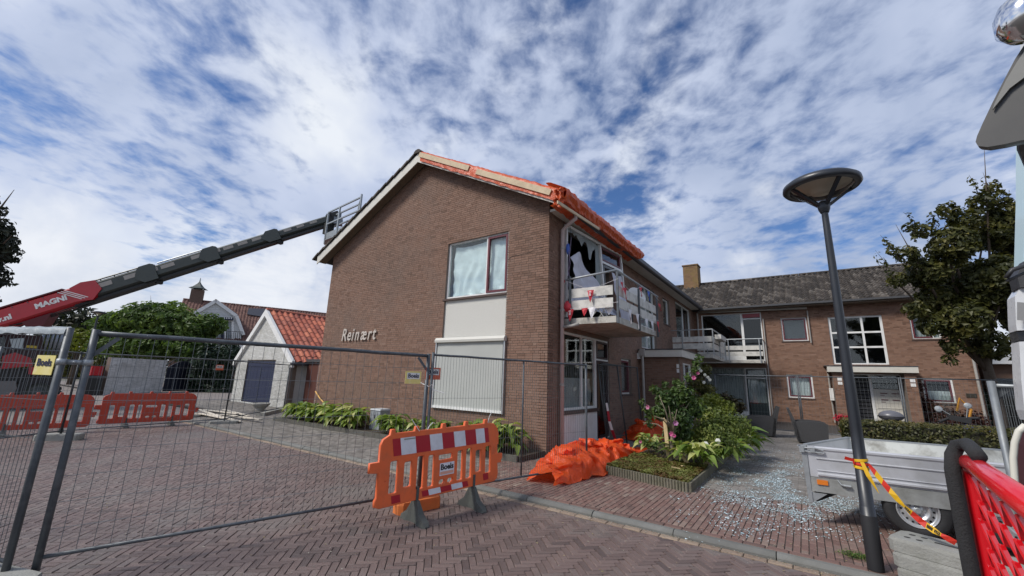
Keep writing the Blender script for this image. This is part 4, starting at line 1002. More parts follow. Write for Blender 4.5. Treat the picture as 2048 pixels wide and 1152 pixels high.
# ------------------------------------------------------------------ mesh fence panels
WIRE = mat('galvanised_wire', (.17,.185,.19), .5, .5)
def fence(p, q, label, z0=.04, h=1.98, pitch=.10, rows=.2, cat='fence', group='steel mesh fence panels', post_m=None, r=.021, mid=False, round_=False, brace=False, sag=0., lean=(0,0), posts=(1,1), wr=.0019):
    p = V((p[0], p[1], 0)); q = V((q[0], q[1], 0)); d = q-p; L = d.length; u = d/L; t = thing('mesh_fence', label, cat, (p+q)/2+V((0,0,z0)), 0, group); ln = V((lean[0], lean[1], 0))
    def W(s, z): return p+u*s+V((0,0,z))+ln*(z/2)
    pm_ = post_m or GALV
    for i, s in enumerate((0, L)):
        if posts[i]: m = MB(); m.tube([W(s, z0), W(s, h*.5), W(s, h+.03)], r, 14, cap=True); obj('post', m, pm_, t, smooth=True)
    if mid: m = MB(); m.tube([W(L*.52, .22), W(L*.52, h)], .014, 8); obj('middle_post', m, pm_, t, smooth=True)
    m = MB(); m.tube([W(s*L/12, h-.0+sag*sin(pi*s/12)*-1+(.006*noise.noise((s*.7, L, 3)))) for s in range(13)], r*.9, 10); obj('top_rail', m, pm_, t, smooth=True)
    m = MB(); m.tube([W(0, .2), W(L, .2)], .0155, 10); obj('bottom_rail', m, pm_, t, smooth=True)
    m = MB(); n = int(L/pitch)
    for i in range(1, n):
        s = L*i/n; j = .004*noise.noise((i, 1, L)); m.tube([W(s+j, .2), W(s, h*.6), W(s-j, h-sag*sin(pi*i/n))], wr, 3, cap=False)
    k = 1
    while .2+k*rows < h-.03:
        z = .2+k*rows; m.tube([W(L*j/10, z+.006*noise.noise((j*.6, k, L*3))) for j in range(11)], wr, 3, cap=False); k += 1
    obj('mesh_wire', m, WIRE, t, kind='stuff')
    if brace:
        for s, e in ((.02, .16), (L-.02, L-.16)):
            m = MB(); m.beam(W(s, h-.19), W(e, h-.03), .005, .035); obj('corner_brace', m, pm_, t)
    return t
P1, P0, PM, PR = V((-5.10,.85,0)), V((-5.17,.70,0)), V((-4.31,4.11,0)), V((-3.37,7.29,0))
FA = fence(P1, PM, 'nearest open mesh fence panel spanning the brick road from the paired left posts', pitch=.1, rows=.2, brace=True, r=.026, wr=.0026)
FB = fence(PM+V((.05,.04,0)), PR, 'fence panel with middle bar in front of the roller screen and house corner', pitch=.048, rows=.6, mid=True, z0=.09, h=2.0, r=.019, wr=.0023)
dc = (G(0, 828, 1.28)-G(97, 836, 1.28)); dc.z = 0; dc.normalize()
FC = fence(P0, P0+dc*3.45, 'fence panel at far left with torn plastic along its top rail', pitch=.05, rows=.3, r=.026, wr=.0024)
m = MB(); rows = []
for i in range(60):
    s = i/59; c = P0+dc*3.45*s+V((0,0,1.985)); rows.append([c+V((0,0,dz+.012*noise.noise((i*.5, dz*30, 1))))+V((dc.y,-dc.x,0))*(-1)*(oo+.012*noise.noise((i*.4, 3, dz*20))) for oo, dz in ((-.03,-.03),(-.03,.012),(0,.035),(.03,.012),(.032,-.03*(1+.8*noise.noise((i*.3,2,2)))))])
m.grid(rows); obj('torn_plastic', m, film_mat('torn_plastic_film', (.55,.60,.62), .4, .3, .6, 12), FC, smooth=True)
# coupler joining the two posts
cp_ = thing('fence_coupler', 'galvanised clamp joining the two tall posts at left', 'clamp', (P1+P0)/2+V((0,0,1.72)))
def clamp_mesh(a, b, z):
    m = MB(); a, b = V((a.x, a.y, z)), V((b.x, b.y, z)); d = (b-a).normalized()
    for c in (a, b): m.lathe([(.027,-.025),(.034,-.022),(.034,.022),(.027,.025)], c, n=14)
    m.beam(a+d*.03, b-d*.03, .012, .04); m.tube([(a+b)/2+V((-.03,.01,0)), (a+b)/2+V((.035,-.01,0))], .012, 8); return m
obj('clamp', clamp_mesh(P1, P0, 1.72), GALVL, cp_, smooth=True)
def sign(parent, c, u, w, h, base, txt, sz, bordered=None, n=None):
    c = V(c); u = V(u).normalized(); n = V(n).normalized() if n else V((u.y, -u.x, 0)); c = c+n*.009; m = MB(); up = V((0,0,1))
    pts = [c+u*a*w/2+up*b*h/2 for a, b in ((-1,-1),(1,-1),(1,1),(-1,1))]; m.prism(pts, n*-.004); s = obj('sign_plate', m, base, parent)
    if bordered is not None:
        m = MB(); q = [c+u*a*w*.40+up*(b*h*.25+h*.13)+n*.0015 for a, b in ((-1,-1),(1,-1),(1,1),(-1,1))]; m.prism(q, n*.001); obj('panel', m, bordered, s)
    put_text(s, txt, sz, c+n*.004+up*h*(.13 if bordered is not None else .12), u, n, material=mat('navy_print', (.012,.015,.05), .5), depth=.0006, off=sz*.028)
    return s
YEL = mat('yellow_sign', (.78,.66,.22), .5, nz=.06, nscale=8, dirt=((.85,.80,.55), .6, 7)); ORS = mat('orange_red_sign', (.62,.13,.06), .5, nz=.08)
ua = (PM-P1).normalized(); ub = (PR-PM).normalized()
c = atPl(91, 730, P0+V((0,0,0)), (dc.y, -dc.x, 0)); uc = -dc
sign(FC, c+V((0,0,0)), uc, .235, .165, YEL, 'Boels', .085)
c = atPl(826, 755, PM, (ua.y, -ua.x, 0)); sign(FA, c, ua, .235, .165, YEL, 'Boels', .075, WHITE)
c = atPl(863, 747, PM, (ub.y, -ub.x, 0)); sign(FB, c+ub*.02, ub, .235, .165, ORS, 'Boels', .07, WHITE)
# zip ties
m = MB(); cc = PM+V((.03,.02,1.58)); m.tube([cc+V((-.25,-.12,.14)), cc+V((-.1,-.05,.02)), cc+V((.02,-.02,-.02)), cc+V((.06,.0,.01)), cc+V((.05,.02,-.06)), cc+V((.2,.1,-.10))], .006, 6); obj('tie_tape', m, WHITE, FA)
# far row of panels along the pavement bend
D0, D1, D2, D3 = G(118, 880), G(447, 851), G(566, 824), G(-60, 905)
FD = fence(D0, D1, 'far fence panel behind the right hand red barrier', pitch=.1, rows=.3, brace=True, wr=.003)
FE = fence(D1, D2, 'far fence panel in front of the blue shed doors', pitch=.1, rows=.3, brace=True, wr=.003)
FF = fence(D3, D0, 'far fence panel behind the left hand red barrier', pitch=.1, rows=.3, wr=.003)
c = atPl(439, 735, D0, ((D1-D0).normalized().y, -(D1-D0).normalized().x, 0)); sign(FD, c, (D1-D0), .24, .16, ORS, 'Boels', .07, WHITE)
# panels leaning by the terrace door
dkm = mat('dull_dark_steel', (.07,.078,.08), .6, .4)
FH = fence((-4.45, 10.9), (-4.45, 13.9), 'dark fence panel standing close to the side wall by the terrace door', z0=.12, h=2.2, pitch=.05, rows=.6, post_m=dkm, lean=(-.10,0))
FI = fence((-4.36, 10.75), (-4.05, 11.35), 'narrow folded fence end leaning beside the terrace door', z0=.12, h=2.15, pitch=.06, rows=.6, post_m=dkm, lean=(-.15,-.2))
# far fence before the wing
for i in range(4):
    x0 = -2.9+i*2.75
    fence((x0, 18.4), (x0+2.7, 18.4), ['mesh fence panel behind the wicker chairs left of the first post pair', 'mesh fence panel between the wicker chairs and the entrance canopy', 'mesh fence panel behind the lamp post and hedge', 'mesh fence panel behind the scooter at right'][i], z0=.12, h=2.12, pitch=.1, rows=.3, wr=.0025)
# concrete feet
FOOTM = mat('fence_block_concrete', (.27,.27,.25), .95, nz=.18, nscale=6, bump=.5, bscale=50, dirt=((.16,.16,.13), .5, 4))
def foot(loc, rz_, label, mat_=None, group='concrete fence feet', L=.70, W=.24, H=.14, holes=False):
    t = thing('concrete_block', label, 'concrete block', loc, rz_, group); t0 = V(loc); ca, sa = cos(rz_), sin(rz_)
    def T(x, y, z): return (t0.x+x*ca-y*sa, t0.y+x*sa+y*ca, t0.z+z)
    m = MB(); ch = .045
    oc = [(-L/2,-W/2+ch),(-L/2+ch,-W/2),(L/2-ch,-W/2),(L/2,-W/2+ch),(L/2,W/2-ch),(L/2-ch,W/2),(-L/2+ch,W/2),(-L/2,W/2-ch)]
    lay_ = [(1,.0),(1,H*.78),(.965,H)]
    n = 8; base = [[T(x*k, y*k, z) for x, y in oc] for k, z in lay_]
    m.add([p for r in base for p in r], [(i+8*a, (i+1) % 8+8*a, (i+1) % 8+8*a+8, i+8*a+8) for a in range(2) for i in range(8)]+[tuple(range(8))[::-1], tuple(range(16,24))])
    b = obj('block', m, mat_ or FOOTM, t)
    m = MB()
    for sx in (-.72,-.52,.36,.56):
        for sy in (-.35,.35):
            c = T(sx*L/2, sy*W/2, H+.001); m.lathe([(.0,0),(.024,0)], c, n=12)
    for (x0, x1, y0, y1) in ((-.13,.13,-.02,.02),): m.prism([T(x0,y0,H+.0005), T(x1,y0,H+.0005), T(x1,y1,H+.0005), T(x0,y1,H+.0005)], (0,0,.001))
    if holes: obj('socket', m, mat('socket_shadow', (.03,.03,.028), .95), t)
    m = MB(); m.prism([T(-L*.36,-W/2-.002,0), T(-L*.16,-W/2-.002,0), T(-L*.16,-W/2-.002,.035), T(-L*.36,-W/2-.002,.035)], (0,-.0,0)) if False else None
    return t
foot((D1.x, D1.y, 0), radians(60), 'concrete foot under the far post pair beside the pale planks', L=.75, W=.3)
foot((D0.x, D0.y, 0), radians(55), 'concrete foot on the road behind the tall left posts', L=.8, W=.3)
foot((P0.x+.0, P0.y-.05, 0), radians(20), 'concrete foot just below the tall left posts')
ofm = mat('orange_plastic_foot', (.62,.17,.04), .6, nz=.15)
fo = foot((PM.x+.02, PM.y-.02, 0), radians(78), 'orange and grey foot under the post behind the striped barrier', ofm, L=.62, W=.22)
foot((-3.33, 7.3, PZ), radians(75), 'grey foot hidden in the orange tarpaulin under the right fence post', L=.5, W=.2)
for i, lab in enumerate(('top slab of the stacked concrete feet beside the lamp post', 'middle slab of the stacked concrete feet beside the lamp post', 'bottom slab of the stacked concrete feet beside the lamp post')):
    foot((.93+.012*i, 5.40-.02*i, PZ+.232-.116*i), radians(-24+2*i), lab, L=.82, W=.36, H=.113, holes=True, group='stacked concrete feet')
foot((-.15, 18.4, PZ), 0, 'concrete foot under the post pair behind the wicker chairs', L=.6)

# ------------------------------------------------------------------ plastic barriers
ORB = mat('orange_plastic', (.80,.15,.045), .42, nz=.08, nscale=5, spec=.4, dirt=((.50,.13,.06), .5, 6)); REDB = mat('red_orange_plastic', (.48,.055,.025), .5, nz=.1, nscale=4, dirt=((.36,.06,.035), .5, 4))
FOOTR = mat('recycled_rubber_foot', (.085,.09,.08), .8, nz=.2, nscale=14, bump=.3)
STR = mat('red_reflective', (.42,.012,.025), .35, nz=.05); STW = mat('white_reflective', (.72,.73,.77), .35, nz=.06, nscale=9, dirt=((.5,.5,.5), .4, 7))
def curve_plate(outer, holes_, depth, bev):
    cu = bpy.data.curves.new('plate', 'CURVE'); cu.dimensions = '2D'; cu.fill_mode = 'BOTH'; cu.extrude = depth; cu.bevel_depth = bev; cu.bevel_resolution = 1
    for pl in [outer]+holes_:
        sp = cu.splines.new('POLY'); sp.points.add(len(pl)-1)
        for i, p in enumerate(pl): sp.points[i].co = (p[0], p[1], 0, 1)
        sp.use_cyclic_u = True
    o = bpy.data.objects.new('plate', cu); COL.objects.link(o); dg = bpy.context.evaluated_depsgraph_get()
    me = bpy.data.meshes.new_from_object(o.evaluated_get(dg)); bpy.data.objects.remove(o); bpy.data.curves.remove(cu); return me
def rrect(x0, x1, y0, y1, r, n=4):
    out = []
    for cx, cy, a0 in ((x1-r,y1-r,0),(x0+r,y1-r,pi/2),(x0+r,y0+r,pi),(x1-r,y0+r,1.5*pi)):
        for k in range(n+1): a = a0+pi/2*k/n; out.append((cx+r*cos(a), cy+r*sin(a)))
    return out
def barrier(origin, u, length, z0, label, mat_, striped=True, hgt=.80, up=None):
    "origin: lower left corner on the plane, u: along"
    t = thing('traffic_barrier', label, 'barrier', origin, 0, 'plastic mesh barriers'); O = V(origin); u = V(u).normalized(); up = (V(up) if up else V((0,0,1))).normalized(); n = u.cross(up).normalized()
    K = length/2.0; H = hgt; k = H/1.0
    def T(x, y, d=0.): return O+u*(x*K)+up*(y*k)+n*d
    outer = [(.06,.0),(1.92,.0),(1.97,.04),(1.985,.12),(1.97,.30),(2.05,.30),(2.05,.36),(2.07,.36),(2.07,.44),(1.97,.45),(1.96,.62),(1.985,.62),(1.985,.8),(1.955,.9),(1.88,.985),(1.80,1.0),
             (1.755,1.0),(1.745,1.07),(1.705,1.07),(1.695,1.0),(1.38,1.0),(1.37,1.07),(1.33,1.07),(1.32,1.0),(.98,1.0),(.97,1.07),(.93,1.07),(.92,1.0),(.55,1.0),(.54,1.07),(.50,1.07),(.49,1.0),
             (.20,1.0),(.19,1.06),(.15,1.06),(.14,.985),(.05,.93),(.02,.85),(.02,.62),(-.10,.62),(-.10,.50),(.02,.48),(.02,.14),(0,.10),(.0,.03)]
    outer = [(x, y) for x, y in outer]
    hs = []
    for cx, y0, y1, w in ((.22,.15,.62,.10),(.42,.20,.58,.10),(.605,.13,.63,.095),(.77,.13,.62,.09)): hs.append(rrect(cx-w/1.6, cx+w/1.6, y0, y1, .035))
    for cx, y0, y1, w in ((1.255,.13,.62,.09),(1.415,.13,.63,.095),(1.595,.20,.58,.10),(1.785,.15,.62,.10)): hs.append(rrect(cx-w/1.6, cx+w/1.6, y0, y1, .035))
    hs.append(rrect(.88,1.13,.50,.60,.03)); hs.append(rrect(.90,1.01,.13,.22,.04)); hs.append(rrect(1.04,1.15,.13,.22,.04))
    hs.append(rrect(.10,.125,.33,.36,.011)); hs.append(rrect(1.88,1.905,.45,.48,.011))
    if not striped: hs += [rrect(.3+i*.28,.34+i*.28,.84,.865,.011) for i in range(6)]+[rrect(.16+i*.28,.2+i*.28,.74,.765,.011) for i in range(7)]
    me = curve_plate(outer, hs, .012, .010)
    for v in me.vertices: v.co = T(v.co.x, v.co.y, v.co.z)
    me.materials.append(mat_); b = obj('body', me, None, t)
    # raised rim ribs
    m = MB(); m.tube([T(x, y, .012) for x, y in ((.07,.90),(.12,.955),(.2,.965),(1.8,.965),(1.88,.945),(1.93,.88))], .008, 6)
    m.tube([T(x, y, .012) for x, y in ((.12,.655),(1.9,.655))], .007, 6); m.tube([T(x, y, .012) for x, y in ((.5,.125),(1.4,.125))], .006, 6); obj('moulded_rib', m, mat_, b, smooth=True)
    if striped:
        def strip(x0, x1, y0, y1, m_, sk=.035): m = MB(); m.prism([T(x0+sk*0, y0, .0235), T(x1, y0, .0235), T(x1-sk, y1, .0235), T(x0-sk, y1, .0235)], n*.0015); obj('stripe', m, m_, b)
        e = [.20,.31,.53,.75,.95,1.15,1.35,1.55,1.72,1.80]
        for i in range(9): strip(e[i], e[i+1]-.002, .68, .93, (STR, STW)[i % 2])
        e = [.66,.76,.95,1.13,1.32,1.42]
        for i in range(5): strip(e[i], e[i+1]-.002, .02, .105, (STR, STW)[i % 2], .02)
        strip(.22,.34,.02,.13,STR,.015); strip(1.70,1.80,.05,.16,STR,.015)
        m = MB(); m.prism([T(.91,.27,.0235), T(1.15,.27,.0235), T(1.15,.46,.0235), T(.91,.46,.0235)], n*.0012); lb_ = obj('label', m, STW, b)
        m = MB(); m.prism([T(.92,.285,.025), T(1.14,.285,.025), T(1.14,.33,.025), T(.92,.33,.025)], n*.0008); obj('label_band', m, mat('pale_orange', (.72,.36,.27), .6), lb_)
        put_text(lb_, 'Boels', .092, T(1.03,.395,.0255), u, n, material=mat('black_print', (.01,.01,.012), .5), off=.0035, depth=.0005)
        m = MB(); m.prism([T(.33,.895,.0255), T(.5,.895,.0255), T(.5,.915,.0255), T(.33,.915,.0255)], n*.0006); obj('maker_mark', m, mat('grey_green_print', (.28,.31,.27), .6), b)
    for s in ((.58,1.52) if striped else (.55,1.5)):
        # rubber foot: strap through the plate, splayed foot across it
        m = MB(); x = s*K; B0 = O+u*x; gz = z0
        def Fp(a, d, z): q = B0+u*a+n*d; return V((q.x, q.y, z))
        m.hexa([Fp(-.018,.028,B0.z-.05),Fp(.018,.028,B0.z-.05),Fp(.018,-.028,B0.z-.05),Fp(-.018,-.028,B0.z-.05),Fp(-.015,.034,B0.z+.14),Fp(.015,.034,B0.z+.14),Fp(.015,-.03,B0.z+.14),Fp(-.015,-.03,B0.z+.14)])
        ft = obj('foot', m, FOOTR, t)
        m = MB(); hh = B0.z-gz; rows = []
        pf = [(-.27,.0,.03),(-.24,.035,.055),(-.13,.10,.05),(-.05,hh*.85+.02,.022),(.05,hh*.85+.02,.022),(.13,.10,.05),(.24,.035,.055),(.27,.0,.03)]
        for d, z, w in pf: rows.append([Fp(-w, d, gz), Fp(-w*.8, d, gz+z+.012), Fp(w*.8, d, gz+z+.012), Fp(w, d, gz)])
        m.grid(rows); m.add(rows[0], [(0,1,2,3)]); m.add(rows[-1], [(3,2,1,0)]); obj('foot_base', m, FOOTR, ft)
    return t
b0 = V((-3.97,3.73,0)); bu = V((.18,.98,0)).normalized(); off = V((bu.y,-bu.x,0))
o_ = b0-bu*.52+V((0,0,.235))
BAR = barrier(o_, bu+V((0,0,.03)), 1.87, .0, 'orange and white striped barrier tilted against the near fence', ORB, hgt=.78, up=V((-.02,0,1)))
m = MB(); q = o_+bu*.5+V((0,0,.80)); m.tube([q+V((.02,0,.0)), q+V((-.02,-.1,.14))], .005, 5); q = o_+bu*.62+V((0,0,.78)); m.tube([q, q+V((-.02,.06,.06)), q+V((-.05,.15,.10)), q+V((-.08,.22,.08))], .005, 5); q = o_+bu*1.64+V((0,0,.82)); m.tube([q, q+V((0,.03,.09)), q+V((0,.1,.19))], .004, 5)
obj('cable_tie', m, WHITE, BAR)
a = G(190, 858); b = G(385, 848); barrier(a+V((0,0,.13)), b-a, (b-a).length, 0, 'red plastic barrier on the road in front of the garden wall', REDB, False, .80)
a2 = G(178, 863); u2 = (G(178,863)-G(0, 872)).normalized(); barrier(a2-u2*2.0+V((0,0,.13)), u2, 1.98, 0, 'red plastic barrier at the far left below the crane machine', REDB, False, .80)
# ------------------------------------------------------------------ telescopic handler with work platform
RED = mat('machine_red', (.42,.006,.016), .32, nz=.06, nscale=2, coat=.3, dirt=((.30,.01,.015), .4, 3)); GRY = mat('boom_charcoal', (.045,.055,.05), .45, nz=.15, nscale=3); TAN = mat('faded_marker', (.33,.31,.28), .7, nz=.1)
A = atD(-90, 670, 13.7); B = atD(664, 438, 18.2); ax = (B-A).normalized(); side = ax.cross(V((0,0,1))).normalized()
if side.dot(CAM-A) < 0: side = -side
upv = side.cross(ax); upv = upv if upv.z > 0 else -upv
def at_px(px):
    lo, hi = 0., (B-A).length
    for _ in range(40):
        mid = (lo+hi)/2
        if proj(A+ax*mid)[0] < px: lo = mid
        else: hi = mid
    return lo
TH = thing('telehandler', 'red telescopic handler with charcoal boom reaching a work platform to the roof', 'crane', (A.x, A.y, 0))
secs = [(-120,195,.66,.50,RED,'boom'), (150,318,.58,.46,GRY,'boom_section'), (300,440,.51,.40,GRY,'boom_section'), (425,560,.43,.34,GRY,'boom_section'), (545,664,.36,.28,GRY,'boom_section')]
BM = None
def bp(s, v, d): return A+ax*s+upv*v+side*d
for i, (x0, x1, h, w, mt, nm) in enumerate(secs):
    s0, s1 = at_px(x0) if x0 > -100 else 0, at_px(x1); m = MB()
    pf = [(h/2, w/2-.06), (h/2-.06, w/2), (-h/2+.10, w/2), (-h/2, w/2-.12), (-h/2, -w/2+.12), (-h/2+.1, -w/2), (h/2-.06, -w/2), (h/2, -w/2+.06)]
    m.prism([bp(s0, v, d) for v, d in pf], ax*(s1-s0)); o = obj(nm, m, mt, TH)
    if i == 0:
        BM = o; m = MB(); m.prism([bp(s1-.6,h/2-.02,w/2+.02), bp(s1-.25,h/2+.07,w/2+.02), bp(s1+.15,h/2-.0,w/2+.02), bp(s1+.25,-.05,w/2+.02), bp(s1-.1,-h/2-.02,w/2+.02), bp(s1-.6,-h/2+.1,w/2+.02)], side*(-w-.04)); obj('boom_collar', m, RED, BM)
        m = MB(); 
        for k in range(3): m.prism([bp(s1-.95+k*.09,h/2-.05,w/2+.022), bp(s1-.91+k*.09,h/2-.05,w/2+.022), bp(s1-.36+k*.09,-h/2+.12,w/2+.022), bp(s1-.40+k*.09,-h/2+.12,w/2+.022)], side*.004)
        obj('stripe', m, WHITE, BM)
        put_text(BM, 'MAGNI', .25, bp(at_px(113), .02, w/2+.006), ax, side, material=WHITE, off=.012, sx=1.12)
        put_text(BM, 'uw.nl', .24, bp(at_px(12), -.05, w/2+.006), ax, side, material=WHITE, off=.012, sx=1.15)
        m = MB(); m.beam(bp(.5, h/2+.03, .1), bp(s1-.8, h/2+.03, .1), .3, .05); m.prism([bp(at_px(45),-h/2,.2), bp(at_px(105),-h/2,.2), bp(at_px(75),-h/2-.42,.2), bp(at_px(55),-h/2-.42,.2)], side*-.4); obj('boom_fairing', m, mat('dark_red', (.10,.004,.008), .5), BM)
    else:
        # collar, underside carrier, top rail
        m = MB(); hh, ww = h/2+(.02 if i < 4 else .01), w/2+(.03 if i < 4 else .01)
        m.prism([bp(s1-.55,hh-.06,ww), bp(s1-.45,hh+.03,ww), bp(s1-.1,hh+.03,ww), bp(s1,hh-.03,ww), bp(s1,-hh,ww), bp(s1-.45,-hh,ww), bp(s1-.7,-hh+.25,ww)] if i < 4 else [bp(s1-.2,hh,ww), bp(s1,hh,ww), bp(s1,-hh,ww), bp(s1-.2,-hh,ww)], side*(-2*ww)); obj('section_collar', m, GRY, o)
        m = MB(); m.beam(bp(s0, -h/2-.06, 0), bp(s1-.1, -h/2-.05, 0), w*.8, .09); m.cbox(bp(s1-.12,-h/2-.10,0), (.2,.2,.12)); obj('hose_carrier', m, mat('black_steel', (.015,.016,.016), .6), o)
        if i < 3: m = MB(); m.tube([bp(s0+.4, h/2+.05, w/2-.05), bp(s1-.5, h/2+.04, w/2-.05)], .028, 6); obj('top_pipe', m, GALVL if i == 2 else GRY, o)
marks = [(192,609),(222,600),(278,543+0),(317,0),(346,0),(405,0),(441,0),(464,0),(492,0),(520,0),(555,0),(580,0),(605,0),(631,0)]
for k, (px, _) in enumerate(marks):
    s = at_px(px); i = 1 if px < 300 else 2 if px < 425 else 3 if px < 545 else 4; h, w = secs[i][2:4]; L = (.34,.30,.24,.2)[i-1]*(.6 if px in (317,441,555,192) else 1)
    m = MB(); m.prism([bp(s-L, .01, w/2+.003), bp(s+L*.5, .01, w/2+.003), bp(s+L*.5, h*.30, w/2+.003), bp(s-L, h*.30, w/2+.003)], side*.004); obj('marker_plate', m, TAN, TH)
# platform at the boom tip
PLM = mat('platform_grey', (.30,.33,.35), .45, .3, nz=.1)
ph = V((ax.x, ax.y, 0)).normalized(); pn = V((ph.y, -ph.x, 0)); pn = pn if pn.dot(CAM-B) > 0 else -pn
PB = atD(650, 478, 17.6); PBx = G(716, 452, PB.z); pu = (PBx-PB); PLN = pu.length; pu.normalize(); pw = PB-CAM; pw.z = 0; pw.normalize()
def PP(a, b, z): return PB+pu*a+pw*b+V((0,0,z))
L_, W_2, H_ = PLN, .8, 1.22
fl = MB(); fl.prism([PP(0,0,-.05),PP(L_,0,-.05),PP(L_,W_2,-.05),PP(0,W_2,-.05)], (0,0,.06)); PLAT = obj('platform', fl, PLM, TH)
m = MB(); m.prism([PP(0,0,.0),PP(L_,0,0),PP(L_,0,.26),PP(0,0,.26)], pw*.02); m.prism([PP(0,0,0),PP(0,W_2,0),PP(0,W_2,.26),PP(0,0,.26)], pu*.02); m.prism([PP(0,W_2,.0),PP(L_,W_2,0),PP(L_,W_2,.26),PP(0,W_2,.26)], pw*.02); obj('toe_board', m, PLM, PLAT)
for z in (H_, H_*.55):
    for a, b in (((0,0),(L_,0)), ((0,0),(0,W_2)), ((0,W_2),(L_,W_2)), ((L_,0),(L_,W_2))): m = MB(); m.beam(PP(*a, z), PP(*b, z), .055, .055); obj('rail', m, PLM, PLAT)
for a, b in ((0,0),(1.0,0),(L_,0),(0,W_2),(L_,W_2),(1.0,W_2)): m = MB(); m.beam(PP(a,b,0), PP(a,b,H_+(.12 if a == L_ and b == 0 else 0)), .06, .06, up=(1,0,0)); obj('upright', m, PLM, PLAT)
m = MB(); m.cbox(PP(1.05,1.0,.9), (.34,.3,.34), basis(pn)); m.tube([PP(.95,1.0,1.05),PP(.95,1.0,1.25)], .03, 6); m.tube([PP(1.2,1.0,1.05),PP(1.2,1.0,1.3)], .03, 6); obj('control_box', m, mat('control_grey', (.2,.23,.26), .5), PLAT)
m = MB()
for k in range(4): m.beam(B+V((0,0,.1-.18*k))-ax*.1, PP(.35,.5,.42-.12*k+.2), .12, .08)
m.cbox(B+ax*.1, (.5,.4,.5), basis(ax)); m.cbox(PP(.2,.4,.55), (.35,.3,.5)); m.tube([B, B+V((.3,.1,.2)), PP(.35,.5,.6)], .05, 8); obj('boom_head', m, mat('black_steel', (.015,.016,.016), .6), TH)
# machine body (behind the barriers)
bo = atD(60, 800, 15.5); bo.z = 0; nb = V((CAM.x-bo.x, CAM.y-bo.y, 0)).normalized(); ubd = V((-nb.y, nb.x, 0)); ubd = ubd if ubd.dot(RT) > 0 else -ubd
def BP(px, py, back=0.): return atPl(px, py, bo-nb*back, nb)
def slab(name, pts, thick, mt, back=0., parent=TH): m = MB(); m.prism([BP(x, y, back) for x, y in pts], -nb*thick); return obj(name, m, mt, parent)
slab('turret', [(-140,640),(30,668),(85,672),(88,716),(-140,720)], 2.0, mat('dark_cab', (.03,.012,.014), .5))
slab('cab_glass', [(-130,660),(10,672),(10,705),(-130,706)], .03, DGLASS, -.04)
slab('cab_window', [(20,678),(48,676),(46,697),(24,700)], .03, mat('sky_reflecting_glass', (.45,.55,.56), .1), -.04)
slab('deck_cover', [(5,712),(30,705),(62,716),(66,732),(2,738)], 1.6, RED, -.12)
slab('red_side', [(-140,712),(-8,708),(2,738),(-140,742)], 1.6, RED, -.05)
slab('chassis', [(-160,738),(70,738),(66,765),(-160,770)], 1.8, mat('black_steel', (.015,.016,.016), .6))
slab('counterweight', [(-150,764),(32,762),(36,800),(-150,800)], 1.0, mat('grey_steel_box', (.17,.165,.16), .7, nz=.1), -.2)
slab('tail_light', [(58,733),(70,734),(69,750),(56,748)], .3, RED, -.2)
slab('yellow_label', [(52,690),(74,692),(73,697),(52,695)], .02, mat('yellow_label', (.5,.4,.05), .5), -.03)
def wheel(c, r, w, axd, parent, rimm, nm='wheel', lug=True):
    R = basis(axd); m = MB(); m.lathe([(r*.62,-w/2),(r*.92,-w/2),(r,-w/2+.04),(r,w/2-.04),(r*.92,w/2),(r*.62,w/2)], c, R, 30)
    if lug:
        for k in range(22):
            a = 2*pi*k/22; m.cbox(V(c)+R @ V((r*cos(a), r*sin(a), 0)), (.05,.10,w*.9), R @ Matrix.Rotation(a, 3, 'Z'))
    t = obj(nm, m, BLACK, parent, smooth=False); m = MB(); m.lathe([(r*.62,w/2-.01),(r*.55,w/2-.06),(r*.3,w/2-.1),(r*.28,w/2-.02),(0,w/2-.02)], c, R, 24); obj('rim', m, rimm, t, smooth=True); return t
for px, s_, bk in ((82,.62,0),(52,.60,1.9),(-90,.62,0),(-60,.6,2.0)):
    c = BP(px, 760, bk); c.z = .6; wheel(c, .6, .42, nb, TH, GRY)
# ribbed hose reel, handrail, lift cylinder
c = BP(112, 684, .5); m = MB(); R = basis(ubd); 
for k in range(7): m.lathe([(.30,-.42+k*.12),(.50,-.40+k*.12),(.50,-.33+k*.12),(.30,-.31+k*.12)], c, R, 24)
obj('hose_reel', m, mat('reel_grey', (.25,.29,.32), .4, .5), TH, smooth=False)
m = MB(); m.tube([BP(60,662),BP(66,652),BP(95,656),BP(138,664)], .03, 6); obj('handrail', m, mat('dark_red', (.10,.004,.008), .5), TH)
m = MB(); m.tube([BP(-60,715,.6), BP(2,668,.5), BP(56,642,.4)], .09, 10); obj('lift_cylinder', m, mat('black_steel', (.015,.016,.016), .6), TH)
m = MB(); m.cbox(BP(58,653,-.1), (.16,.16,.22)); obj('mirror', m, RED, TH)
# small red generator beside the garden wall, hydraulic can
g_ = thing('red_generator', 'small red box on the ground beyond the far fence, beside the white garden wall', 'generator', (atD(192,760,24).x, atD(192,760,24).y, 0))
c = atD(192, 742, 24); m = MB(); m.box((c.x-.3,c.y-.25,c.z-.25),(c.x+.3,c.y+.25,c.z+.28)); obj('case', m, RED, g_); m = MB(); m.box((c.x-.35,c.y-.3,0),(c.x+.35,c.y+.3,c.z-.26)); obj('base', m, mat('black_steel', (.015,.016,.016), .6), g_)

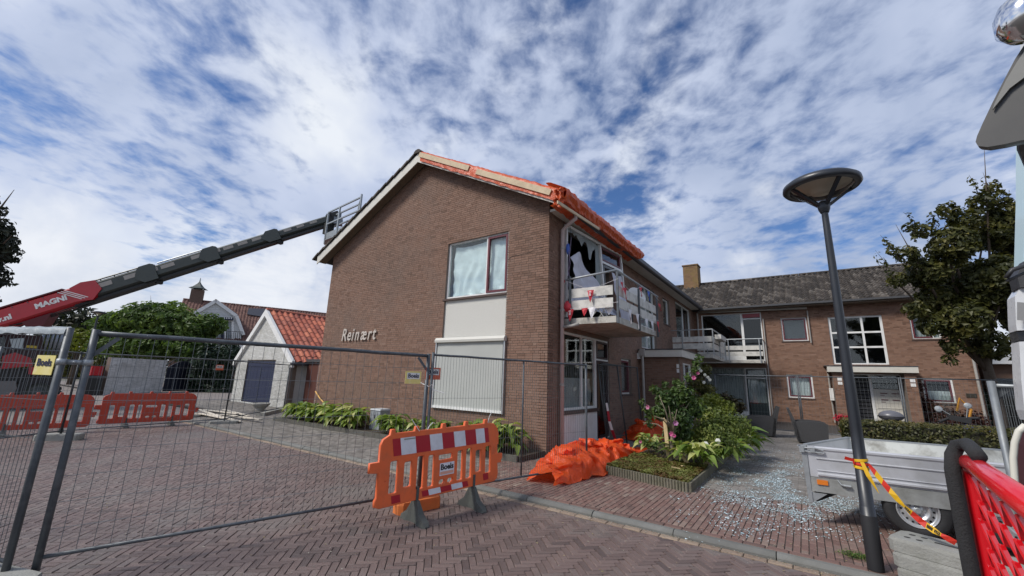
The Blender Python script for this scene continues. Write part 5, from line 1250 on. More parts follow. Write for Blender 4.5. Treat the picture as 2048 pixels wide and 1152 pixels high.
# ------------------------------------------------------------------ garage shed with orange pantiles
WB = mat('white_painted_brick', (.60,.60,.57), .8, ramp=[(.48,.48,.45),(.60,.60,.57),(.68,.68,.66)], nz=.1, nscale=3, bump=.3, bscale=60, dirt=((.38,.38,.33), .5, 2)); BLUE = mat('dark_blue_door', (.010,.017,.055), .7, nz=.1)
GY = 10.0; gx0, gx1 = -25.3, -19.5; gxa = -22.7; gza = 4.78; gze = 2.25
SHED = thing('garage_shed', 'white painted brick garage with steep gable, blue doors and orange pantiles', 'shed', (gxa, 12, PZ))
Fg = Frame((gx0, GY, 0), (1,0,0), (0,-1,0)); gs = (gza-gze)/(gx1-gxa); gsl = (gza-gze)/(gxa-gx0)
class TG:
    zmax = gza-.12
    def __call__(s, z): return (max(0, (z-gze)/gsl*1.0), gx1-gx0-max(0, (z-gze)/gs))
dl_, dr_ = atY(489, 760, GY).x, atY(546, 760, GY).x
brick_wall(SHED, 'front_wall', Fg, 0, gx1-gx0, 0, gze, [(dl_-gx0, dr_-gx0, .1, 2.22)], material=WB, top=TG())
m = MB(); m.box((gx1-.2, GY+.26, 0), (gx1, 17, gze)); m.box((gx0, GY+.26, 0), (gx0+.2, 17, gze)); m.box((gx0, 16.8, 0), (gx1, 17, gze)); obj('side_wall', m, WB, SHED)
# doors: two leaves of vertical boards and a transom
n = 8
for k in range(n):
    x = dl_+(dr_-dl_)*k/n; m = MB(); m.box((x+.006, GY+.06, .12), (x+(dr_-dl_)/n-.006, GY+.09, 1.88)); o = obj('door_board', m, BLUE, SHED)
m = MB(); m.box((dl_, GY+.05, 1.9), (dr_, GY+.1, 2.2)); m.box((dl_, GY+.045, .12), (dl_+.07, GY+.059, 1.88)); m.box(((dl_+dr_)/2-.05, GY+.045, .12), ((dl_+dr_)/2+.05, GY+.059, 1.88)); m.box((dr_-.07, GY+.045, .12), (dr_, GY+.059, 1.88)); obj('door_frame', m, BLUE, SHED)
m = MB(); m.box((dl_+.02, GY+.1, .1), (dr_-.02, GY+.14, 2.2)); obj('door_back', m, DARK, SHED)
# barge boards
for s in (-1, 1):
    xe = gx1+.25 if s > 0 else gx0-.2; ze = gze-.12; m = MB()
    m.prism([(gxa, GY-.14, gza-.28), (xe, GY-.14, ze-.25), (xe, GY-.14, ze+.05), (gxa, GY-.14, gza+.08)], (0,.13,0)); obj('barge_board', m, WHITE, SHED)
m = MB(); m.prism([(gxa, GY-.01, gza-.1), (gx1+.2, GY-.01, gze-.15), (gx1+.2, GY-.01, gze-.05), (gxa, GY-.01, gza)], (0,7.2,0)); m.prism([(gxa, GY-.01, gza-.1), (gx0-.2, GY-.01, gze-.15), (gx0-.2, GY-.01, gze-.05), (gxa, GY-.01, gza)], (0,7.2,0)); grf = obj('roof', m, mat('roof_boarding', (.05,.048,.045), .9), SHED)
PAN = mat('orange_pantile', (0,0,0), .7, ramp=[(.22,.05,.03),(.36,.085,.045),(.46,.115,.06),(.55,.17,.09),(.30,.08,.055)], nz=.2, nscale=8, bump=.3, dirt=((.18,.10,.08), .5, 3))
def pantile(w=.30, l=.40):
    m = MB(); prof = [(-.02,.02),(.03,.055),(.08,.07),(.13,.055),(.18,.015),(.22,-.002),(.26,.002),(w,.025)]; n = len(prof)
    m.add([(0,x,z) for x, z in prof]+[(l,x,z+.0) for x, z in prof]+[(0,x,z-.018) for x, z in prof], [(j, j+1, j+1+n, j+n) for j in range(n-1)]+[(j+2*n, j+1+2*n, j+1, j) for j in range(n-1)]); return m
pv = []
for k in range(6):
    q = pantile(); q.t = [(k+.5)/6]*len(q.f); pv.append(q.mesh('pantile', PAN, smooth=False))
al = math.atan2(gza-gze+.1, gx1+.2-gxa); rl = math.hypot(gza-gze+.1, gx1+.25-gxa); nr = 10; stp = rl/nr; rr = random.Random(8); cnt = 0
for k in range(nr):
    for c in range(20):
        s = k*stp; x = gx1+.28-s*cos(al); z = gze-.16+s*sin(al)+.06; y = GY+.0+c*.30
        # tile local x runs up the slope
        inst('pantile', pv[rr.randrange(6)], grf, (x, y, z), (0, -(-al)+pi if False else -(pi-al)+0, 0) if False else (0,0,0)) if False else None
        o = bpy.data.objects.new('pantile', pv[rr.randrange(6)]); COL.objects.link(o); o.parent = grf; o.matrix_parent_inverse = world(grf).inverted()
        X_ = V((-cos(al), 0, sin(al))); Z_ = V((sin(al), 0, cos(al))); Y_ = Z_.cross(X_)
        M = Matrix((X_, Y_, Z_)).transposed().to_4x4(); M.translation = V((x, y+(.0 if Y_.y > 0 else .3), z+rr.uniform(-.006,.006))); o.matrix_local = M
m = MB()
for k in range(18): m.prism([(gxa+.12*cos(a), GY-.1+k*.36, gza+.04+.1*sin(a)) for a in [pi*i/5 for i in range(6)]], (0,.35,0), rr.random())
obj('ridge_tile', m, PAN, SHED)
m = MB(); m.tube([(gx1+.12, GY-.12, 2.1), (gx1+.12, GY-.12, .15)], .05, 8); obj('downpipe', m, PVC, SHED)
m = MB(); m.tube([(gx1+.28, GY-.2, 2.04), (gx1+.28, 17, 2.04)], .06, 8); obj('gutter', m, ZINC, SHED)
# brick wall and passage door between shed and house
LK = thing('link_wall', 'low brick wall with brown door between the white garage and the house', 'wall', (-17, 11, PZ)); Fl = Frame((-19.2, 10.6, 0), (1,0,0), (0,-1,0))
brick_wall(LK, 'wall', Fl, .95, 4.84, 0, 2.15, [], material=mat('purple_brown_brick', (0,0,0), .9, ramp=[(.15,.10,.09),(.21,.14,.125),(.26,.18,.165),(.31,.24,.22)], nz=.2, nscale=3, dirt=((.38,.36,.36), .5, 2)))
m = MB(); m.box((-19.3, 10.5, 2.16), (-14.37, 10.9, 2.3)); obj('coping', m, ZINC, LK)
m = MB(); m.box((-19.25, 10.62, .1), (-18.3, 10.68, 2.12)); obj('door', m, mat('brown_door', (.09,.03,.02), .6), LK)

# ------------------------------------------------------------------ far house with gambrel dormer
RL, RR_ = V((-54.5,15.9,0)), V((-49.2,28.8,0)); uh = (RR_-RL).normalized(); nh = V((uh.y,-uh.x,0)); ZR = 9.06
FHO = thing('gambrel_house', 'distant house with brown tiled roof, solar panels and white gambrel dormer', 'house', RL+nh*3)
def HPt(a, b, z): return RL+uh*a+nh*b+V((0,0,z))
LEN = 17; SLP = 1.0
m = MB(); m.prism([HPt(-.3,4.2,0), HPt(-.3,4.2,4.9), HPt(-.3,0,ZR-.2), HPt(-.3,-4.2,4.9), HPt(-.3,-4.2,0)], uh*LEN); obj('wall', m, mat('far_brown_brick', (.2,.12,.09), .9, nz=.1), FHO)
m = MB(); m.prism([HPt(-.7,4.7,4.5), HPt(-.7,0,ZR), HPt(-.7,-4.7,4.5), HPt(-.7,-4.7,4.3), HPt(-.7,0,ZR-.2), HPt(-.7,4.7,4.3)], uh*(LEN+.5)); rfm = obj('roof', m, mat('far_tile_base', (.05,.03,.025), .9), FHO)
BT = mat('brown_roof_tile', (0,0,0), .85, ramp=[(.10,.05,.04),(.14,.07,.055),(.18,.095,.075)], nz=.15, nscale=2)
m = MB(); rr = random.Random(2); rs = (ZR-4.5)/4.7
for k in range(20):
    for i in range(58):
        a = -.7+i*.30; b0_, b1_ = 4.75-k*.235, 4.75-(k+1)*.235-.03; z0_, z1_ = ZR-rs*b0_+.05, ZR-rs*b1_+.02
        pf = [(0,0),(.07,.07),(.15,.06),(.22,0),(.30,0)]; n = 5
        m.add([HPt(a+x, b0_, z0_+z) for x, z in pf]+[HPt(a+x, b1_, z1_+z) for x, z in pf]+[HPt(a,b0_,z0_-.07), HPt(a+.3,b0_,z0_-.07)], [(j, j+1, j+1+n, j+n) for j in range(n-1)]+[(2*n,2*n+1,4,3,2,1,0)], rr.random())
obj('roof_tile', m, BT, rfm, kind='stuff')
m = MB()
for k in range(42): m.prism([HPt(-.7+k*.4, .14*cos(t_), ZR+.0+.12*sin(t_)) for t_ in [pi*i/4 for i in range(5)]], uh*.38, rr.random())
obj('ridge_tile', m, BT, FHO)
def roofpt(px, py, off=.0):   # hit the front slope
    nn = V((nh.x*rs, nh.y*rs, 1)).normalized(); P_ = HPt(0,0,ZR)+nn*off; return atPl(px, py, P_, nn)
SOL = mat('solar_panel', (.035,.035,.045), .25, spec=.8)
for pts in ([(497,617),(530,618),(525,634),(494,629)], [(545,622),(590,629),(590,636),(546,632)], [(592,630),(655,636),(655,650),(592,638)]):
    m = MB(); nn = V((nh.x*rs, nh.y*rs, 1)).normalized(); m.prism([roofpt(*p, .12) for p in pts], nn*.05); obj('solar_panel', m, SOL, FHO)
# dormer
DP = HPt(0,4.3,0)
def DPt(px, py, fwd=0.): return atPl(px, py, DP+nh*fwd, nh)
WD = mat('white_boarding', (.62,.63,.62), .6, nz=.05)
m = MB(); fr_ = [(372,640),(432,606),(470,634),(482,668),(482,700),(372,700)]; m.prism([DPt(*p) for p in fr_], -nh*4.5); dmr = obj('dormer', m, WD, FHO)
for k in range(10):
    y = 612+k*3.1; m = MB(); m.beam(DPt(max(378, 432-(y-606)*1.7), y, .03), DPt(min(468, 432+(y-606)*1.3), y, .03), .03, .02); obj('weatherboard', m, WHITE, dmr)
for a_, b_ in (((366,640),(432,602)), ((432,602),(473,632)), ((473,632),(487,670))):
    m = MB(); m.beam(DPt(*a_, .12), DPt(*b_, .12), .25, .32); obj('barge_board', m, WHITE, dmr)
    m = MB(); p, q = DPt(a_[0], a_[1]-4, .2), DPt(b_[0]+(2 if b_[1] > 610 else 0), b_[1]-4, .2); m.prism([p, q, q-V((0,0,.18)), p-V((0,0,.18))], -nh*4.5); obj('dormer_roof', m, BT, dmr)
m = MB(); m.prism([DPt(420,640,.02), DPt(467,636,.02), DPt(467,692,.02), DPt(418,692,.02)], nh*.04); obj('window_back', m, DGLASS, dmr)
for (x0, y0, x1, y1, mt) in ((416,638,421,692,BLUE),(443,642,448,692,BLUE),(448,640,452,692,WHITE),(463,642,468,692,WHITE),(448,640,468,643,WHITE)):
    m = MB(); m.prism([DPt(x0,y0,.07), DPt(x1,y0,.07), DPt(x1,y1,.07), DPt(x0,y1,.07)], nh*.08); obj('window_frame', m, mt, dmr)
for x0, x1 in ((424,442),(453,462)):
    m = MB(); m.prism([DPt(x0,645,.07), DPt(x1,645,.07), DPt(x1,691,.07), DPt(x0,691,.07)], nh*.03); obj('blind', m, mat('grey_blind', (.26,.28,.29), .6), dmr)
m = MB(); m.prism([DPt(408,632,.6), DPt(466,635,.6), DPt(466,640,.6), DPt(408,637,.6)], -nh*.5)
aw = obj('awning_valance', m, BLUE, dmr)
for k in range(12): m = MB(); x = 411+k*4.6; m.prism([DPt(x,634.5,.64), DPt(x+2.2,634.7,.64), DPt(x+2.2,638,.64), DPt(x,638,.64)], nh*.02); obj('dot', m, WHITE, aw)
m = MB()
for k in range(16): x = 418+k*4.4; m.tube([DPt(x,665,.8), DPt(x,690,.8)], .02, 4)
m.tube([DPt(416,659+1,.8), DPt(486,664,.8)], .03, 5); m.tube([DPt(416,690,.8), DPt(486,694,.8)], .03, 5); obj('balcony_railing', m, mat('black_steel', (.015,.016,.016), .6), dmr)
m = MB(); m.prism([DPt(400,690,.9), DPt(486,690,.9), DPt(486,706,.9), DPt(400,706,.9)], -nh*1.0); obj('balcony_base', m, WHITE, dmr)
# chimney with little pagoda cap
c = HPt(1.0, .5, 0); t_ = MB(); cx = roofpt(393, 598, .0); p = HPt((cx-RL).dot(uh), -.1, 0)
t_.cbox(p+V((0,0,9.2)), (1.15,.9,2.1), Matrix((uh, nh, V((0,0,1)))).transposed()); ch = obj('chimney', t_, mat('far_chimney_brick', (.13,.085,.065), .9, nz=.2), FHO)
m = MB(); m.lathe([(.95,10.38),(.55,10.6),(.22,10.95),(.06,11.2),(.02,11.65)], (p.x, p.y, 0), None, 4); m.lathe([(.95,10.38),(.0,10.36)], (p.x, p.y, 0), None, 4); obj('cap', m, mat('dark_green_copper', (.03,.045,.04), .6), ch)
m = MB()
for sx in (-1, 1):
    for sy in (-1, 1): m.beam(p+uh*.45*sx+nh*.35*sy+V((0,0,10.2)), p+uh*.45*sx+nh*.35*sy+V((0,0,10.4)), .08, .08, up=(1,0,0))
obj('cap_leg', m, WHITE, ch)
# garden wall of white painted brick and a dark gate
a = G(205, 790); b = G(322, 786); GW = thing('garden_wall', 'whitewashed brick garden wall under the overgrown bush', 'wall', (a+b)/2)
ug = (b-a).normalized(); Fw = Frame((a.x, a.y, 0), ug, (ug.y, -ug.x, 0))
WBW = mat('weathered_white_brick', (0,0,0), .9, ramp=[(.44,.435,.42),(.58,.575,.56),(.68,.67,.65)], nz=.2, nscale=1.5, dirt=((.30,.29,.26), .5, .8))
brick_wall(GW, 'wall', Fw, 0, (b-a).length, 0, 2.2, [], material=WBW)
gp0, gp1 = b+ug*.05, b+ug*2.6; GT = thing('garden_gate', 'dark arched double garden gate beside the white garden wall', 'gate', (gp0+gp1)/2)
m = MB(); n = 9; pts = [gp0+V((0,0,.1))]+[gp1+V((0,0,.1))]+[gp0+(gp1-gp0)*(1-i/n)+V((0,0,1.7+.5*sin(pi*i/n))) for i in range(n+1)]; m.prism(pts, (.05,.05,0)); obj('gate_leaf', m, mat('navy_black_gate', (.012,.015,.028), .5), GT)
m = MB(); m.tube([gp0+(gp1-gp0)*(i/12)+V((.1,-.1,1.85+.6*sin(pi*i/12))) for i in range(13)], .03, 6)
for i in range(1, 9): q = gp0+(gp1-gp0)*(i/9)+V((.08,-.08,0)); m.tube([q+V((0,0,.15)), q+V((0,0,1.9+.4*sin(pi*i/9)))], .015, 4)
obj('gate_rail', m, mat('black_steel', (.015,.016,.016), .6), GT)
# hydraulic hoses slung under the boom
for k in range(3):
    m = MB(); s0, s1 = at_px(20+k*12), at_px(185); m.tube([bp(s0+(s1-s0)*i/10, -.33-.05*sin(pi*i/10)-.03*k, .18-.05*k) for i in range(11)], .018, 5); obj('hydraulic_hose', m, BLACK, BM, smooth=True)
m = MB()
for k in range(10): s = at_px(10)+k*.42; m.lathe([(0,0),(.022,0),(.022,.012),(0,.014)], bp(s, .26, .25), basis(side), 6)
obj('bolt', m, GALV, BM, kind='stuff')
# ------------------------------------------------------------------ street lamps
LAMPM = mat('anthracite_lamp_paint', (.018,.021,.027), .38, nz=.12, nscale=3, spec=.6)
def lamp(x, y, z0, h, k, label, tag_=True):
    t = thing('street_lamp', label, 'street lamp', (x, y, z0), 0, 'street lamps with conical heads')
    m = MB(); zs = [(0,.062),(.55,.060),(.551,.056),(h*.35,.050),(h*.7,.040),(h,.031)]; m.lathe([(r*k, z0+z) for z, r in zs], (x, y, 0), n=20); obj('pole', m, LAMPM, t, smooth=True)
    m = MB(); m.lathe([(.0645,z0-.0),(.0645,z0+.46),(.0605,z0+.47)], (x, y, 0), n=20); obj('base_sleeve', m, mat('black_sleeve', (.012,.012,.014), .7), t, smooth=True)
    H = z0+h; m = MB(); m.lathe([(.04,H-.04),(.055,H),(.065,H+.07),(.03,H+.10)], (x, y, 0), n=20); obj('collar', m, LAMPM, t, smooth=True)
    R = .37
    m = MB(); m.lathe([(R-.07,H+.25),(R-.02,H+.245),(R+.0,H+.27),(R-.005,H+.31),(R-.05,H+.345),(.15,H+.37),(0,H+.375)], (x, y, 0), n=40); m.lathe([(R-.07,H+.25),(R-.075,H+.30),(0,H+.31)], (x, y, 0), n=40); obj('cap', m, LAMPM, t, smooth=True)
    m = MB(); m.lathe([(.07,H+.07),(R-.075,H+.25)], (x, y, 0), n=40); obj('lamp_shade', m, glass_mat('smoky_diffuser', (.86,.83,.78), .05), t, smooth=True)
    m = MB(); m.lathe([(R-.085,H+.295),(.12,H+.26),(.10,H+.20),(0,H+.19)], (x, y, 0), n=32); obj('reflector', m, mat('lamp_reflector', (.62,.58,.50), .5), t, smooth=True)
    for i in range(4):
        a = .5+i*pi/2; m = MB(); m.beam((x+.055*cos(a), y+.055*sin(a), H+.05), (x+(R-.06)*cos(a), y+(R-.06)*sin(a), H+.255), .035, .03); obj('strut', m, LAMPM, t)
lamp(.385, 5.52, PZ, 3.62, 1.0, 'tall anthracite street lamp in the foreground with tape tied round its pole')
c = atD(197, 628, 26); lamp(c.x, c.y, 0, c.z-.2, 1.6, 'distant street lamp standing behind the red machine at left')
# barrier tape round the pole
TY = mat('yellow_tape', (.72,.42,.015), .45); TR = mat('red_tape', (.58,.03,.015), .45)
TP = thing('caution_tape', 'red and yellow caution tape tied round the lamp post and pulled to the right', 'tape', (.385, 5.52, 1.2))
zt = atD(1722, 925, 4.0); lz = 1.7+(zt.z-1.7); base = V((.385, 5.52, 0)); h0 = atPl(1722, 922, base, (base-CAM)*1.0 if False else V((0,-1,0))).z
for k in range(3):
    m = MB(); m.lathe([(.060,-.013+.0),(.062,.0),(.060,.013)], base+V((0,0,h0-.035*k+.01)), Matrix.Rotation(.12*(k-1), 3, 'Y'), 20); obj('tape_loop', m, (TY,TR,TY)[k], TP, smooth=True)
q0 = base+V((.055,-.03,h0-.02)); q1 = G(1912, 1086, .45); N = 12
for k in range(N):
    a, b = q0.lerp(q1, k/N), q0.lerp(q1, (k+1)/N); sg = lambda t: V((0,0,-.10*sin(pi*t)))
    a = a+sg(k/N); b = b+sg((k+1)/N); tw = lambda i: V((.45, -.1+.5*sin(i*.9), 1)).normalized()*(.027 if i % 5 else .014)
    m = MB(); m.add([a-tw(k), b-tw(k+1), b+tw(k+1), a+tw(k)], [(0,1,2,3)]); o = obj('tape_strip', m, (TY,TY,TR,TR)[k % 4] if k > 3 else (TR,TY)[k % 2], TP)
    if k in (5, 8, 9):
        d = (b-a)
        for j in range(4): m = MB(); p = a+d*(.15+.2*j); m.beam(p-tw(1)*.5+V((0,-.003,0)), p+tw(1)*.5+V((0,-.003,0)), .008, .002); obj('print', m, BLACK, o)
m = MB(); p = base+V((-.01,-.072,h0)); m.grid([[p+V((0,0,0)), p+V((.03,0,0))], [p+V((.03,-.02,-.12)), p+V((.07,-.02,-.13))], [p+V((.09,-.0,-.24)), p+V((.11,-.01,-.27))]]); obj('loose_end', m, TY, TP)
m = MB(); p = base+V((-.05,-.06,h0+.02)); m.grid([[p, p+V((0,0,-.03))], [p+V((-.07,-.03,.02)), p+V((-.08,-.03,-.01))]]); obj('loose_end', m, TR, TP)

# ------------------------------------------------------------------ trailer
TX = V((-.085, 6.75, 0)); tu = V((1, .055, 0)).normalized(); tw_ = V((.33, .944, 0)).normalized()
TL_, TWd = 3.1, 1.62; Z0, Z1 = .62, .985
TRL = thing('box_trailer', 'open aluminium box trailer parked behind the lamp post', 'trailer', TX+tu*1.5+tw_*.7)
TALU = mat('anodised_aluminium', (.56,.57,.60), .38, .35, nz=.07, nscale=2, dirt=((.38,.38,.37), .45, 3)); TIN = mat('worn_white_inside', (.60,.61,.58), .6, nz=.12, nscale=2, dirt=((.22,.21,.18), .8, 3.5))
def TT(a, b, z, o=0.): return TX+tu*a+tw_*b+V((0,0,z))+V((tu.y,-tu.x,0))*o
m = MB(); m.prism([TT(.04,0,Z0,0), TT(TL_,0,Z0,0), TT(TL_,0,Z1,0), TT(.04,0,Z1,0)], V((-tu.y,tu.x,0))*.025); sd_ = obj('side_panel', m, TALU, TRL)
def ridge(z, h, d): m = MB(); m.prism([TT(.12,0,z,.001), TT(.12,0,z+h*.3,d), TT(.12,0,z+h*.7,d), TT(.12,0,z+h,.001)], tu*(TL_-.16)); obj('pressed_rib', m, TALU, sd_)
ridge(Z1-.05, .05, .014); ridge(Z1-.155, .02, .012); ridge(Z0+.01, .045, .022); ridge(Z0+.075, .012, .01)
m = MB(); m.prism([TT(0,TWd,Z0), TT(TL_,TWd,Z0), TT(TL_,TWd,Z1), TT(0,TWd,Z1)], V((-tu.y,tu.x,0))*-.025); obj('side_panel', m, TIN, TRL)
m = MB(); m.prism([TT(0,.02,Z0), TT(0,TWd,Z0), TT(0,TWd,Z1), TT(0,.02,Z1)], tu*.028); obj('tail_panel', m, TALU, TRL)
m = MB(); m.prism([TT(0,.0,Z1-.0), TT(0,TWd,Z1-.0), TT(0,TWd,Z1+.02), TT(0,.0,Z1+.02)], tu*.045); m.prism([TT(0,TWd-.03,Z1+.0), TT(TL_,TWd-.03,Z1), TT(TL_,TWd-.03,Z1+.018), TT(0,TWd-.03,Z1+.018)], V((-tu.y,tu.x,0))*.04); obj('top_edge', m, GALVL, TRL)
m = MB(); m.prism([TT(.01,.01,Z0-.02), TT(TL_,.01,Z0-.02), TT(TL_,TWd,Z0-.02), TT(.01,TWd,Z0-.02)], (0,0,.03)); obj('load_bed', m, TIN, TRL)
m = MB(); m.prism([TT(.0,0,Z0-.175,.004), TT(TL_,0,Z0-.175,.004), TT(TL_,0,Z0-.005,.004), TT(.0,0,Z0-.005,.004)], V((-tu.y,tu.x,0))*.04); obj('chassis_rail', m, mat('galvanised_rail', (.33,.34,.33), .5, .3, nz=.2, nscale=6, dirt=((.18,.18,.16), .6, 4)), TRL)
m = MB(); m.prism([TT(-.03,0,Z1+.0,.012), TT(.03,0,Z1+.0,.012), TT(.035,0,Z0-.31,.012), TT(-.005,0,Z0-.31,.012)], V((-tu.y,tu.x,0))*.05); obj('corner_post', m, GALVL, TRL)
m = MB(); m.prism([TT(.035,0,Z0-.19,.0), TT(.19,0,Z0-.19,.0), TT(.035,0,Z0-.31,.0)], V((-tu.y,tu.x,0))*.012); obj('gusset', m, GALVL, TRL)
m = MB(); m.prism([TT(0.03,.1,Z0-.31), TT(0.03,TWd-.1,Z0-.31), TT(0.03,TWd-.1,Z0-.18), TT(0.03,.1,Z0-.18)], tu*.02); obj('light_board', m, mat('black_steel', (.015,.016,.016), .6), TRL)
m = MB(); m.prism([TT(.10,0,Z0-.085,.006), TT(.21,0,Z0-.085,.006), TT(.21,0,Z0-.03,.006), TT(.10,0,Z0-.03,.006)], V((tu.y,-tu.x,0))*.014); obj('side_reflector', m, mat('amber_reflector', (.65,.18,.02), .3), TRL)
for a in (.36, 1.42, 2.4):
    m = MB(); m.tube([TT(a-.05,0,Z0-.01,.016), TT(a-.02,0,Z0-.055,.03), TT(a+.06,0,Z0-.06,.03)], .010, 6); m.tube([TT(a-.0,0,Z0-.06,.03), TT(a+.07,0,Z0-.062,.03)], .017, 8); obj('tie_hook', m, GALVL, TRL)
m = MB(); m.tube([TT(-.05,0,Z1-.03,.03), TT(.12,0,Z1-.02,.03), TT(.20,0,Z1-.045,.03)], .010, 8); m.tube([TT(-.04,0,Z1-.065,.028), TT(.10,0,Z1-.07,.028), TT(.21,0,Z1-.075,.028)], .009, 8); m.cbox(TT(-.02,0,Z1-.045,.028), (.05,.03,.07)); m.cbox(TT(.09,0,Z1-.045,.025), (.05,.025,.06)); m.tube([TT(-.06,0,Z1-.01,.0), TT(-.065,.25,Z1-.02,.0)], .009, 6); obj('latch', m, GALVL, TRL)
sn = V((tu.y,-tu.x,0))
for (a, o_) in ((.97, .0), (1.76, .0)):
  for far in (0, 1):
    c = TT(a, TWd-.2 if far else .10, .385, 0.); R = basis(sn if not far else -sn); w = .17; r = .295
    m = MB(); m.lathe([(.185,w*.42),(.20,w*.5),(.27,w*.5),(.29,w*.38),(r,w*.2),(r,-w*.3),(.27,-w*.5),(.18,-w*.5)], c, R, 40); wl = obj('wheel', m, BLACK, TRL, smooth=True)
    m = MB(); m.lathe([(.188,w*.40),(.183,w*.50),(.175,w*.48),(.168,w*.30),(.150,w*.26),(.125,w*.30),(.115,w*.44),(.095,w*.46),(.085,w*.30),(.045,w*.28),(.035,w*.40),(.0,w*.42)], c, R, 40); rm = obj('rim', m, mat('silver_rim', (.55,.56,.57), .3, .6, nz=.05), wl, smooth=True)
    m = MB()
    for k in range(16):
        th = 2*pi*k/16; q = V(c)+R @ V((.139*cos(th), .139*sin(th), w*.295)); m.lathe([(.0,.001),(.0115,.001)], q, R, 8)
    obj('rim_slot', m, DARK, rm)
    m = MB()
    for k in range(5): th = 2*pi*k/5; m.lathe([(.011,0),(.011,.012),(0,.014)], V(c)+R @ V((.062*cos(th), .062*sin(th), w*.29)), R, 6)
    m.lathe([(.034,0),(.034,.02),(.026,.028),(0,.028)], V(c)+R @ V((0,0,w*.38)), R, 16); obj('wheel_nut', m, GALVL, rm)
m = MB(); m.beam(TT(1.02,.2,.385), TT(1.02,TWd-.3,.385), .07, .07); m.beam(TT(1.78,.2,.385), TT(1.78,TWd-.3,.385), .07, .07); m.beam(TT(.5,.25,.50), TT(3.6,.45,.45), .06, .09); m.beam(TT(.5,TWd-.35,.50), TT(3.6,TWd-.55,.45), .06, .09); obj('axle', m, mat('black_steel', (.015,.016,.016), .6), TRL)
m = MB(); m.prism([TT(.6,.06,.66-.03), TT(2.25,.06,.63), TT(2.25,.06,.60), TT(.6,.06,.60)], V((-tu.y,tu.x,0))*.2); obj('mudguard', m, mat('black_steel', (.015,.016,.016), .6), TRL)
m = MB(); m.cbox(TT(.62,.05,.44,.0), (.05,.03,.05)); obj('marker_lamp', m, WHITE, TRL)

# ------------------------------------------------------------------ wicker chairs
WICK = mat('charcoal_wicker', (.055,.055,.057), .75, nz=.25, nscale=60, bump=1.0, bscale=110)
def wicker(x, y, rz_, label):
    t = thing('wicker_armchair', label, 'armchair', (x, y, PZ), rz_, 'wicker armchairs'); M = Matrix.Translation((x, y, PZ)) @ Matrix.Rotation(rz_, 4, 'Z')
    def T(a, b, c): return M @ V((a, b, c))
    for s in (-1, 1):   # side panels with sloping arm; x forward
        m = MB(); pr = [(-.36,.04),(.40,.04),(.44,.60),(.30,.645),(.0,.66),(-.28,.65),(-.42,.62),(-.40,.3)]; w = .10
        m.prism([T(a, s*.42, c) for a, c in pr], (M.to_3x3() @ V((0,-s*w,0)))); obj('side_panel', m, WICK, t)
    m = MB(); m.prism([T(-.34,-.42,.04), T(-.46,-.42,.60), T(-.56,-.42,1.0), T(-.50,-.42,1.02), T(-.36,-.42,.62), T(-.26,-.42,.04)], M.to_3x3() @ V((0,.84,0))); obj('backrest', m, WICK, t)
    m = MB(); m.prism([T(-.3,-.319,.1), T(.36,-.319,.1), T(.36,-.319,.36), T(-.3,-.319,.36)], M.to_3x3() @ V((0,.638,0))); obj('seat', m, WICK, t)
wicker(-1.35, 17.25, pi+.12, 'left charcoal wicker armchair half hidden by the hosta bush, its back to the other')
wicker(.02, 16.35, .05, 'right charcoal wicker armchair with high back between bush and trailer')
# ------------------------------------------------------------------ scooter behind the hedge
SC_ = thing('motor_scooter', 'parked scooter with grey top case, mirrors and windscreen behind the hedge', 'scooter', (3.3, 16.6, PZ))
PLG = mat('grey_scooter_plastic', (.12,.12,.135), .35, nz=.05)
def SP(px, py, Y=16.5): return atY(px, py, Y)
c = SP(1782, 833); m = MB(); rows = []
for k in range(9):
    th = pi*k/8-pi/2; rows.append([c+V((.29*cos(th)*cos(a)*1.0, .24*cos(th)*sin(a), .17*sin(th)*(1.0 if th > 0 else .8))) for a in [2*pi*i/20 for i in range(21)]])
m.grid(rows); tcb = obj('top_case', m, PLG, SC_, smooth=True)
m = MB(); m.lathe([(.295,-.012),(.30,0),(.295,.012)], c, None, 24); obj('case_seam', m, BLACK, tcb)
m = MB(); m.cbox(c-V((0,0,.18)), (.36,.3,.1)); obj('case_rack', m, BLACK, SC_)
h = SP(1918, 838); m = MB(); m.tube([h+V((-.42,-.1,-.1)), h+V((-.2,0,0)), h+V((.1,.05,.02)), h+V((.38,.05,.05))], .035, 8); m.cbox(h, (.4,.3,.14), Matrix.Rotation(.2, 3, 'Y')); obj('handlebar', m, BLACK, SC_, smooth=False)
m = MB(); m.tube([h+V((-.1,0,.05)), h+V((-.3,0,.22))], .01, 5); m.lathe([(0,.01),(.07,.0),(.085,-.015),(0,-.03)], h+V((-.36,0,.24)), basis((0,-1,.1)), 14); m.tube([h+V((.15,0,.05)), h+V((.2,0,.3))], .01, 5); m.lathe([(0,.01),(.06,.0),(.08,-.015),(0,-.03)], h+V((.22,0,.36)), basis((0,-1,.1)), 14); obj('mirror', m, GALVL, SC_)
m = MB(); rows = [[h+V((-.1+.3*i/6-.15+.0*k, .25-.1*abs(i-3)/3, .1+.5*k/5)) for i in range(7)] for k in range(6)]; m.grid(rows); obj('windscreen', m, glass_mat('clear_screen', (.75,.8,.8), .12), SC_, smooth=True)
m = MB(); m.tube([h+V((.2,.3,-.2)), h+V((.33,.3,.25)), h+V((.15,.3,.55)), h+V((.05,.3,.2))], .03, 6); obj('yellow_trim', m, mat('ochre_plastic', (.5,.22,.02), .5), SC_)
m = MB(); m.cbox(h+V((.3,-.1,-.25)), (.5,.25,.12), Matrix.Rotation(.3, 3, 'Y')); obj('front_fairing', m, mat('blue_fairing', (.06,.07,.25), .3), SC_)
